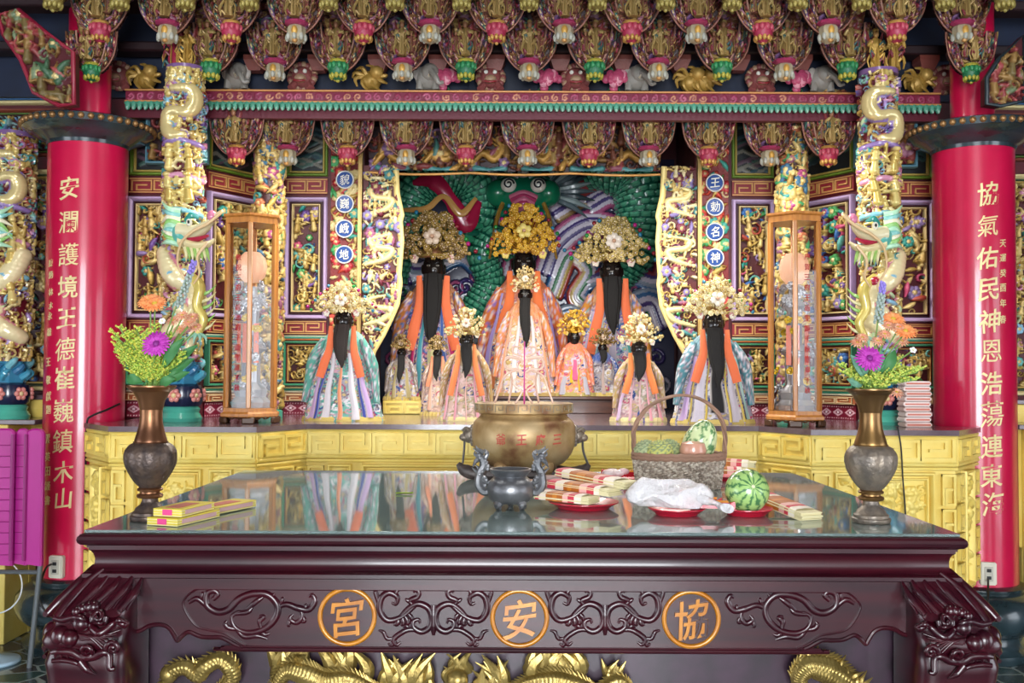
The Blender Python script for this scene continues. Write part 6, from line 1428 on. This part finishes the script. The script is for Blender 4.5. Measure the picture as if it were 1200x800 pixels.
# small pewter censer in front
p = on(598, 598, TG); sx, sy = p.x, p.y + .06; k_ = sy / F
sm = thing('small_censer', 'small dark pewter censer with dragon handles before the big bronze one', 'censer', (sx, sy, TG)); z_ = lambda py: zat(py, sy) - TG
pr = spline([(.0, z_(589), 0), (20 * k_, z_(588), 0), (27 * k_, z_(577), 0), (26 * k_, z_(566), 0), (20 * k_, z_(559), 0), (19 * k_, z_(557), 0), (24 * k_, z_(552), 0)], 34)[:, :2]
MB().add(lathe(list(map(tuple, np.maximum(pr, [1e-5, -9]))) + [(25 * k_, z_(549)), (22 * k_, z_(549)), (18 * k_, z_(556)), (0, z_(556))], 48)).build('bowl', PEWTER, sm)
for a in (-2.3, -.85, 1.57): MB().add(tube(spline([(17 * k_ * math.cos(a), 17 * k_ * math.sin(a), z_(586)), (22 * k_ * math.cos(a), 22 * k_ * math.sin(a), z_(590)), (19 * k_ * math.cos(a), 19 * k_ * math.sin(a), .008), (21 * k_ * math.cos(a), 21 * k_ * math.sin(a), .0)], 16), [.014, .013, .008, .009], 8)).build('foot', PEWTER, sm)
for s in (-1, 1):
    m = MB(); f = lambda x, y, d=0: (s * x * k_, d, z_(y))
    m.add(tube(spline([f(22, 572), f(30, 576), f(37, 568), f(36, 554), f(31, 545), f(34, 536), f(40, 532)], 36), [.012, .014, .014, .012, .013, .012, .005], 8))
    m.add(tube(spline([f(34, 536), f(40, 540), f(44, 547)], 10), [.01, .008, .002], 7)); m.add(tube(spline([f(31, 540), f(27, 531), f(31, 526)], 10), [.008, .006, .001], 7))
    rr = random.Random(2)
    for q in range(14): y = 530 + q * 3.2; x = 31 + 5 * math.sin(q); m.add(tube(spline([f(x, y), f(x + rr.uniform(3, 8), y - 4), f(x + rr.uniform(4, 10), y - 8)], 7), [.007, .005, .001], 6)); m.add(sph(f(x + rr.uniform(-3, 3), y, -.008), .007, 7, 5))
    m.build('dragon_handle', PEWTER, sm)

# ------------------------------------------------------------------ offerings
REDP = solid('red_plastic', '#d0203c', .3, 0, '#c01a34', 4, coat=.3)
def plate(px, pyb, rpx, label):
    p = on(px, pyb, TG); r = rpx * p.y / F; y = p.y + r * .72; t = MB().add(lathe([(0, 0), (r * .72, 0), (r * .75, .004), (r * .97, .018), (r, .019), (r, .022), (r * .95, .021), (r * .72, .007), (0, .006)], 56)).build('red_plate', REDP); t.location = (p.x, y, TG); tag(t, label, 'plate', 'red plates of offerings'); return p.x, y, r
PCOL = painted('printed_paper', .55); FOILP = painted('glossy_wrapper', .22)
def bundle(L_, w, h, c_edge, c_wrap, seed):
    """a folded bundle of joss paper: pale sheets, a wrapping band of red and orange prints"""
    m = MB(); r = random.Random(seed); n = 9
    for k in range(n):
        f = k / (n - 1); m.add(box((r.uniform(-.004, .004), r.uniform(-.003, .003), h * (f * .9 + .05)), (L_ * (1 - .02 * r.random()), w * (1 - .03 * r.random()), h / n * .85)), c_edge)
    return m
def joss(loc, rot, L_, label, seed, tilt=0.0, w=.07, h=.022, parent_group='bundles of joss paper'):
    t = thing('joss_paper_bundle', label, 'joss paper', loc, rot, parent_group); t.rotation_euler = (0, tilt, rot); r = random.Random(seed)
    bundle(L_, w, h, hx('#e6dcae'), None, seed).build('sheets', PCOL, t, smooth=False)
    wr_ = MB(); cols = [hx('#c8324a'), hx('#e8d8c8'), hx('#b0601c'), hx('#c87a24'), hx('#b0601c'), hx('#e8b0a8'), hx('#c83a4a'), hx('#efe4d4')]; xs = np.cumsum([0] + [r.uniform(.6, 1.4) for _ in cols]); xs = xs / xs[-1] * L_ * .84 - L_ * .48
    for i, cc in enumerate(cols):
        a, b = xs[i], xs[i + 1]; P = np.array([[(x, -w * .51, 0.0), (x, -w * .52, h * .9), (x, -w * .4, h * 1.14), (x, 0, h * 1.22), (x, w * .4, h * 1.14), (x, w * .52, h * .9), (x, w * .51, 0)] for x in (a, b)]); wr_.add(grid(P), cc)
    wr_.build('printed_wrapper', PCOL, t, smooth=False)
    return t
ax_, ay_, ar_ = plate(686, 599, 42, 'red plate heaped with joss paper bundles beside the small censer')
joss((ax_ - .055, ay_ - .03, TG + .026), R_(-34), .2, 'joss paper bundle lying lowest at left on the heaped plate', 1, .02)
joss((ax_ - .0, ay_ + .02, TG + .05), R_(-42), .25, 'joss paper bundle in the middle of the heaped plate', 2, .03)
joss((ax_ + .045, ay_ + .075, TG + .074), R_(-50), .32, 'longest joss paper bundle topmost on the heaped plate', 3, .05)
bx_, by_, br_ = plate(797, 606, 34, 'red plate with a clear plastic bag and red packets in the middle')
cx_, cy_, cr_ = plate(880, 606, 31, 'red plate under the round watermelon')
dx_, dy_, dr_ = plate(730, 567, 30, 'red plate with wrapped sweets left of the wicker basket')
ex_, ey_, er_ = plate(856, 564, 34, 'red plate behind the wicker basket with joss paper')
# plastic bag: crumpled clear film
BAG, nt, b = nm('thin_clear_film'); b.inputs['Base Color'].default_value = (.97, .95, .97, 1); b.inputs['Roughness'].default_value = .2; b.inputs['Transmission Weight'].default_value = .4; b.inputs['IOR'].default_value = 1.2; add_bump(nt, b, 38, .9, .02, 4)
V, Fs = sph((0, 0, 0), (.125, .075, .045), 60, 36); V = np.array(V); rr = random.Random(4)
for k in range(14):
    d = np.array([rr.gauss(0, 1) for _ in range(3)]); d /= np.linalg.norm(d); ph = rr.uniform(0, 6); V += .0045 * np.sin(V @ d * 90 + ph)[:, None] * d
V[:, 2] = np.maximum(V[:, 2], -.03)
bag = MB().add((V, Fs)); bag.add(tube(spline([(.10, -.03, -.005), (.135, -.06, -.012), (.15, -.07, -.02), (.165, -.09, -.022)], 14), [.034, .014, .02, .028], 12, flat=.5))
bg_ = bag.build('plastic_bag', BAG); bg_.location = (bx_ - .025, by_ - .005, TG + .056); bg_.rotation_euler = (0, 0, R_(-6)); tag(bg_, 'crumpled clear plastic bag of white sweets on the middle plate', 'bag')
def packet(loc, rot, label, seed, L_=.11, w=.05):
    t = thing('red_packet', label, 'packet', loc, rot, 'red sweet packets'); rr = random.Random(seed)
    V, Fs = box((0, 0, 0), (L_, w, .018), .006, 2); MB().add((V, Fs), hx('#c81c34')).build('wrapper', FOILP, t); m = MB()
    for y in (-.012, .012): m.add(box((.0, y, .0102), (L_ * .9, .007, .002)), hx('#f0a020'))
    m.build('orange_stripes', FOILP, t)
    for s in (-1, 1): MB().add(prism([(s * L_ * .48, -.006), (s * L_ * .6, -.012), (s * L_ * .62, .0), (s * L_ * .6, .012), (s * L_ * .48, .006)], -w * .3, w * .3), hx('#d83848')).build('twisted_end', FOILP, t)
    return t
packet((bx_ + .095, by_ - .03, TG + .034), R_(-8), 'red packet with orange stripes right of the plastic bag', 1, .12)
packet((bx_ + .085, by_ + .04, TG + .036), R_(-14), 'red packet half hidden behind the plastic bag', 2, .1)
packet((dx_ + .05, dy_ - .02, TG + .034), R_(18), 'red packet with orange stripes beside the wicker basket', 3, .1)
packet((dx_ - .01, dy_ + .05, TG + .032), R_(-12), 'red packet at the back of the far left plate', 4, .1)
m = MB(); rr = random.Random(8)
for k in range(7): m.add(sph((rr.uniform(-.04, .03), rr.uniform(-.03, .02), rr.uniform(0, .015)), (.025, .018, .014), 10, 7), hx('#efdcdc') if k % 2 else hx('#e4c0c4'))
o = m.build('wrapped_sweets', FOILP); o.location = (dx_ - .025, dy_ - .02, TG + .034); tag(o, 'heap of pale wrapped sweets on the far left plate', 'sweets')
joss((ex_ - .02, ey_ - .03, TG + .028), R_(-10), .2, 'joss paper bundle behind the basket, lower one', 5, .0)
joss((ex_ + .02, ey_ + .02, TG + .055), R_(-16), .2, 'joss paper bundle behind the basket, upper one', 6, .06)
p = on(930, 606, TG); joss((p.x - .005, p.y + .06, TG + .012), R_(-68), .24, 'joss paper bundle leaning on the table right of the watermelon', 7, .12, .075, .024)
def melon(rx, rz, seed, light, dark, n=96, stripes=12, ragged=.35):
    V, Fs = sph((0, 0, 0), (rx, rx, rz), n, n // 2); r = random.Random(seed); th = np.arctan2(V[:, 1], V[:, 0]); v = V[:, 2] / rz
    w = th * stripes + ragged * 2.2 * np.sin(v * 9 + 3 * np.sin(th * 3)) + ragged * 1.6 * np.sin(v * 23 + th * 7) + ragged * np.sin(v * 47 + th * 13)
    s = np.cos(w); C = np.where((s > .55)[:, None], np.array(dark), np.array(light)); mm = (s > .05) & (s <= .55) & (np.sin(v * 60 + th * 31) > .2); C[mm] = (np.array(dark) + np.array(light)) / 2
    return (V, Fs), C
mr = cr_ * .84
vf, cc = melon(mr, mr * .98, 2, hx('#a4c878'), hx('#4a7a4c')); wm = thing('watermelon', 'round striped watermelon on the right-hand red plate', 'watermelon', (cx_, cy_ - .01, TG + .008 + mr * .98)); wm.rotation_euler = (R_(72), R_(10), 0)
MB().add(vf, cc).build('rind', GLAZE, wm); MB().add(sph((0, 0, mr * .985), (.006, .006, .004), 10, 6), hx('#d8d8b0')).build('blossom_scar', GLAZE, wm)
# wicker basket with fruit
KY = 3.72; kx = xat(795, KY); ks = KY / F; bk = thing('wicker_basket', 'oval grey-brown wicker basket with a tall hoop handle, full of fruit', 'basket', (kx, KY, TG))
WICK = painted('wicker_strands', .65)
Hb = zat(541, KY) - zat(573, KY) + .012; rx0, rx1 = 46 * ks, 51.5 * ks; nW = 220
def brim(z, o=0): return (rx0 + (rx1 - rx0) * (z / Hb) ** .7 + o)
m = MB(); rr = random.Random(3)
for k in range(15):
    z = Hb * (k + .5) / 15; a = np.linspace(0, 2 * PI, nW, endpoint=False); wv = .006 * np.sin(a * 44 + (k % 2) * PI) ; R = brim(z) + wv
    C = np.array([rr.choice([hx('#a89888'), hx('#c4b4a2'), hx('#8a7a6c'), hx('#d4c8b8')]) for _ in range(nW)]); C = np.repeat(C, 6, 0)
    m.add(tube(np.stack([R * np.cos(a), R * .62 * np.sin(a), z + .003 * np.sin(a * 22 + k)], 1), Hb / 15 * .62, 6, closed=True), C)
m.add(lathe([(0, .004), (rx0, .004), (rx0, .01), (0, .01)], 48), hx('#6e5e50'), M=Matrix.Diagonal((1, .62, 1)))
m.build('woven_body', WICK, bk)
m = MB(); a = np.linspace(0, 2 * PI, 120, endpoint=False)
for dz in (0, .012): m.add(tube(np.stack([brim(Hb, .004) * np.cos(a), brim(Hb, .004) * .62 * np.sin(a), Hb + dz + .002 * np.sin(a * 30)], 1), .0085, 8, closed=True), hx('#94705c'))
m.build('rim', WICK, bk)
hp = [W_ for W_ in [((px - 795) * ks, 0, zat(py, KY) - TG) for px, py in ((747, 545), (743, 522), (744, 500), (756, 480), (776, 467), (800, 462), (824, 468), (842, 484), (849, 505), (849, 530), (847, 545))]]
m = MB(); q = spline(hp, 120)
for ph in (0, 2.1, 4.2): tt = np.linspace(0, 30, 120) + ph; m.add(tube(q + np.stack([.005 * np.cos(tt), .005 * np.sin(tt), 0 * tt], 1), .0052, 6), hx('#94705c') if ph else hx('#80604c'))
m.build('hoop_handle', WICK, bk)
vf, cc = melon(.062, .098, 5, hx('#d0dca8'), hx('#5f8a58'), 80, 7, .55); ml = MB().add(vf, cc).build('oval_melon', GLAZE); ml.location = (kx + 25 * ks, KY + .02, TG + Hb + .045); ml.rotation_euler = (R_(6), R_(20), 0); tag(ml, 'tall oval striped melon standing in the wicker basket', 'melon')
ap_ = MB().add(lathe([(0, -.04), (.02, -.042), (.044, -.02), (.05, .008), (.042, .034), (.018, .042), (.0, .034)], 32), hx('#d09a84')).build('pink_fruit', GLAZE); ap_.location = (kx + 15 * ks, KY - .035, TG + Hb + .022); tag(ap_, 'round pinkish fruit at the front of the basket beside the oval melon', 'fruit')
for i, (dx, dy, s, col, lb) in enumerate(((-38, -.01, .044, '#b0b88a', 'knobbly green custard apple at the left end of the basket'), (-24, -.045, .046, '#c4c46a', 'yellow-green knobbly custard apple in the basket, second from left'), (-10, .02, .045, '#a8b47a', 'knobbly custard apple in the middle of the basket'))):
    m = MB(); V, Fs = sph((0, 0, 0), (s, s, s * .9), 40, 26); V = np.array(V); th = np.arctan2(V[:, 1], V[:, 0]); v = np.arccos(np.clip(V[:, 2] / (s * .9), -1, 1)); pat = np.abs(np.sin(th * 5 + np.floor(v * 4) * 1.57) * np.sin(v * 4 * PI / PI * 3)); V *= (1 + .16 * pat)[:, None]
    C = np.array(hx(col)) * (.55 + .6 * pat)[:, None] if False else np.where((pat > .4)[:, None], np.array(hx(col)), np.array(hx('#7a8a66'))); m.add((V, Fs), C); o = m.build('custard_apple', FLORA); o.location = (kx + dx * ks, KY + dy, TG + Hb + .022); tag(o, lb, 'fruit', 'custard apples in the basket')
# yellow joss paper by the left vase
p = on(212, 612, TG)
for i, (dx, dy, dz, L_, w, rot, c1, lb) in enumerate(((.0, .03, 0, .2, .1, 72, '#d8c53a', 'yellow joss paper packet lowest of the stack beside the left vase'), (-.002, .035, .023, .17, .09, 76, '#e0cc44', 'yellow joss paper packet with pink label, middle of the stack'), (.055, .24, .002, .2, .085, 68, '#dcc84c', 'yellow joss paper packet lying behind the stack by the left vase'))):
    t = thing('yellow_joss_packet', lb, 'joss paper', (p.x + dx, p.y + dy, TG + dz), R_(rot), 'yellow joss paper packets'); m = MB()
    for k in range(6): m.add(box((0, 0, .002 + .0036 * k), (L_, w, .0032), .001), hx(c1) if k % 2 else hx('#e6dc9a'))
    m.build('sheets', PCOL, t, smooth=False); MB().add(box((-.01, 0, .0224), (L_ * .6, w * .5, .001)), hx('#c86a5a')).build('printed_panel', PCOL, t, smooth=False)
    MB().add(box((-L_ / 2 - .0006, 0, .012), (.001, .03, .016)), hx('#d03a7c')).add(box((0, -w / 2 - .0006, .012), (L_ * .8, .001, .012)), hx('#c8a0a0')).build('label', PCOL, t, smooth=False)
# leaf on the glass
P = np.array([[(a * .03, b * .009 * math.sin((a + 1) / 2 * PI), .002 + .004 * abs(b) + .006 * (a > .6) * (a - .6)) for b in (-1, -.5, 0, .5, 1)] for a in np.linspace(-1, 1, 14)]); V, Fs = grid(P); V2 = V + np.array([0, 0, -.001])
lf = MB().add((V, Fs), hx('#9fb83c')).add((V2, [Fs[0][:, ::-1]]), hx('#7f9a30')).build('fallen_leaf', FLORA); p = on(474, 579, TG); lf.location = (p.x, p.y, TG + .0005); tag(lf, 'small yellow-green leaf lying on the glass left of the censers', 'leaf')
# cups and little boxes by the big censer
for i, (px, w, hh, col, lb) in enumerate(((590, .06, .03, '#e4ded4', 'small white box between the two censers'), (648, .07, .04, '#d8b8b0', 'small pinkish carton right of the small censer'))):
    p = on(px, 560, TG); o = MB().add(box((0, 0, hh / 2), (w, .04, hh), .003), hx(col)).add(box((0, -.0205, hh * .5), (w * .8, .001, hh * .4)), hx('#c8847c')).build('small_carton', PCOL); o.location = (xat(px, CY_ - .22), CY_ - .22, TG); tag(o, lb, 'box')
# stack of wrapped cartons right of the altar
for k in range(9):
    y = 5.5; z = AZ + .001 + k * (zat(446, y, 1071) - AZ) / 9; hgt = (zat(446, y, 1071) - AZ) / 9 - .003; rr = random.Random(k)
    t = thing('wrapped_carton', 'pink-white plastic wrapped carton, %s from bottom of the stack right of the vase' % ORD[k], 'carton', (xat(1071, y) + rr.uniform(-.004, .004), y, z), R_(rr.uniform(-3, 3)), 'stacked wrapped cartons')
    MB().add(box((0, 0, hgt / 2), (.148, .11, hgt), .006, 2), hx('#e6d2cc') if k % 3 else hx('#dcc0b8')).build('carton_body', FOILP, t); MB().add(box((0, -.0555, hgt * .5), (.13, .001, hgt * .35)), hx('#c8705c')).build('printed_band', FOILP, t, smooth=False)

# ------------------------------------------------------------------ left and right edges of the hall
for s, sd in ((-1, 'left'), (1, 'right')):
    p, q = (WP[0], WP[1]) if s < 0 else (WP[-2], WP[-1]); M, L_ = facet_M(p, q); M = M @ Matrix.Translation((0, -.001, 0)); D_ = L_ if s < 0 else 0
    X = lambda d: L_ - d if s < 0 else d
    a, b = sorted((X(.36), X(.8))); carved_panel(M, a, b, AZ + .16, zat(205, 6.3), 140 + s, 'tall gilded relief on the wall beyond the %s red column' % sd, (hx('#d8c890'), hx('#3a4a30'), hx('#b89a50')), .03, .08, 330, pal=(GP, PASTEL + ACC))
    a, b = sorted((X(.3), X(1.6))); carved_panel(M, a, b, zat(190, 6.3), zat(135, 6.3), 150 + s, 'dark carved frieze high beyond the %s red column' % sd, (hx('#7a3a2a'), hx('#5a7a3a'), hx('#3a1a1a')), .025, .09, 300, pal=([hx('#b89a50', .3), hx('#7a9a9a'), hx('#5a7aa0')], ACC))
    a, b = sorted((X(.3), X(1.6))); carved_panel(M, a, b, zat(130, 6.3), zat(60, 6.3), 160 + s, 'bright gilded carving high beyond the %s red column' % sd, (hx('#d8c890'), hx('#3a6aa0'), hx('#7a2a2a')), .03, .085, 330, pal=(GP, [hx('#4aa88a'), hx('#6ab04a'), hx('#c8a0b0')]))
    sa = thing('side_altar', 'yellow key-fret side altar at the far %s edge beyond the red column' % sd, 'altar', ((p[0] + q[0]) / 2, 5.98, 0))
    e0, e1 = sorted(((-5.95, -2.77) if s < 0 else (2.95, 6.1))); e0, e1 = e0 - sa.location.x, e1 - sa.location.x; xo, w = (e0 + e1) / 2, e1 - e0; zt2 = zat(472, 5.9)
    lo0, lo1 = (e0, e1 - .16) if s < 0 else (e0 + .16, e1)
    MB().add(box((xo, .155, (zt2 + .54) / 2), (w, .09, zt2 - .54), .004)).add(box(((lo0 + lo1) / 2, .155, .27), (lo1 - lo0, .09, .54), .004)).add(box(((lo0 + lo1) / 2, -.035, (AZ - .028) / 2), (lo1 - lo0, .28, AZ - .03), .004)).build('body', YELLOW, sa)
    MB().add(box((xo, .15, zt2 + .014), (w, .1, .028), .004)).add(box((xo, -.04, AZ - .0145), (w, .28, .029), .004)).build('stone_top', SLAB, sa)
    m = MB(); fret(m, xo - w / 2 + .02, xo + w / 2 - .02, zt2 - .1, zt2 - .015, 14, .012, .105, .014, WHI); m.build('key_fret', YELLOW, sa, smooth=False)
    c = Carve(lo1 - lo0 - .1, AZ - .5, .008, 9, WHI); c.fill(int(c.W * c.H * 260), .08, ([WHI], [WHI]), (.4, .4, .2, 0), .012); MB().add(c.mesh(flatmap(lo0 + .05, .35, -.178))[0]).build('carved_relief', YELLOW, sa, angle=60)
# magenta ribbed panel stand at the far left
MAG = solid('magenta_plastic', '#b41f8c', .38, 0, '#a81a80', 3, coat=.2)
mgY = 5.3; mg = thing('magenta_screen', 'magenta ribbed plastic screen with rounded corners left of the red column', 'screen', (xat(20, mgY), mgY, 0)); zt3, zb3 = zat(502, mgY, 0), zat(661, mgY, 0); x_ = lambda px: xat(px, mgY) - xat(20, mgY)
def leafp(xa, xb, y0, name):
    h = zt3 - zb3; r = .035; pts = [(xa, zb3), (xb, zb3 - .01), (xb, zt3 - r)] + [(xb - r + r * math.cos(R_(a)), zt3 - r + r * math.sin(R_(a))) for a in range(15, 91, 15)] + [(xa + r + r * math.cos(R_(a)), zt3 - r + r * math.sin(R_(a))) for a in range(90, 181, 15)]
    o = MB().add(prism(pts, y0, y0 + .03, .008)).build(name, MAG, mg, angle=30); return o
leafp(x_(32), x_(52), 0, 'side_panel'); f1 = leafp(x_(17), x_(33), .02, 'middle_panel'); f2 = leafp(x_(-40), x_(18), .0, 'front_panel')
m = MB()
for k in range(11): z = zb3 + .05 + k * (zt3 - zb3 - .08) / 11; m.add(tube([(x_(17), .018, z), (x_(33), .018, z)], .0022, 5)).add(tube([(x_(-40), -.002, z), (x_(18), -.002, z)], .0022, 5))
m.add(tube([(x_(17.5), -.004, zb3 + .02), (x_(17.5), -.004, zt3 - .03)], .012, 8)).add(tube([(x_(32.5), -.004, zb3 + .02), (x_(32.5), -.004, zt3 - .03)], .01, 8)); m.build('rib', solid('dark_magenta', '#8a1468', .4), mg)
MB().add(tube([(x_(46), .06, zb3 + .02), (x_(33), .075, .0)], .014, 10)).add(tube([(x_(-30), .06, zb3 + .02), (x_(-30), .075, .0)], .014, 10)).build('stand_leg', solid('grey_steel', '#6a7074', .45, .4), mg)
MB().add(tube([(x_(-30), .1, zb3 - .06), (x_(43), .1, zb3 - .06)], .012, 8)).build('cross_bar', MATS['grey_steel'], mg)
# pale blue round base of a standing appliance at the lower left edge
p = on(-6, 772, .02); fb = thing('round_base', 'pale blue round base on the floor at the lower left edge', 'base', (p.x, p.y, 0))
MB().add(lathe([(0, 0), (.125, 0), (.13, .008), (.125, .02), (.09, .028), (.03, .04), (.02, .06), (0, .06)], 48)).build('disc', solid('pale_blue_plastic', '#a8c4d8', .35), fb); MB().add(tube([(0, 0, .05), (0, 0, .55)], .014, 12)).build('pole', solid('white_steel', '#d8dcdf', .35), fb)
cg = np.linspace(0, 2 * PI, 60, endpoint=False); MB().add(tube(np.stack([.15 * np.cos(cg) , 0 * cg - .02, .42 + .15 * np.sin(cg)], 1), .004, 6, closed=True)).build('wire_ring', MATS['white_steel'], fb)
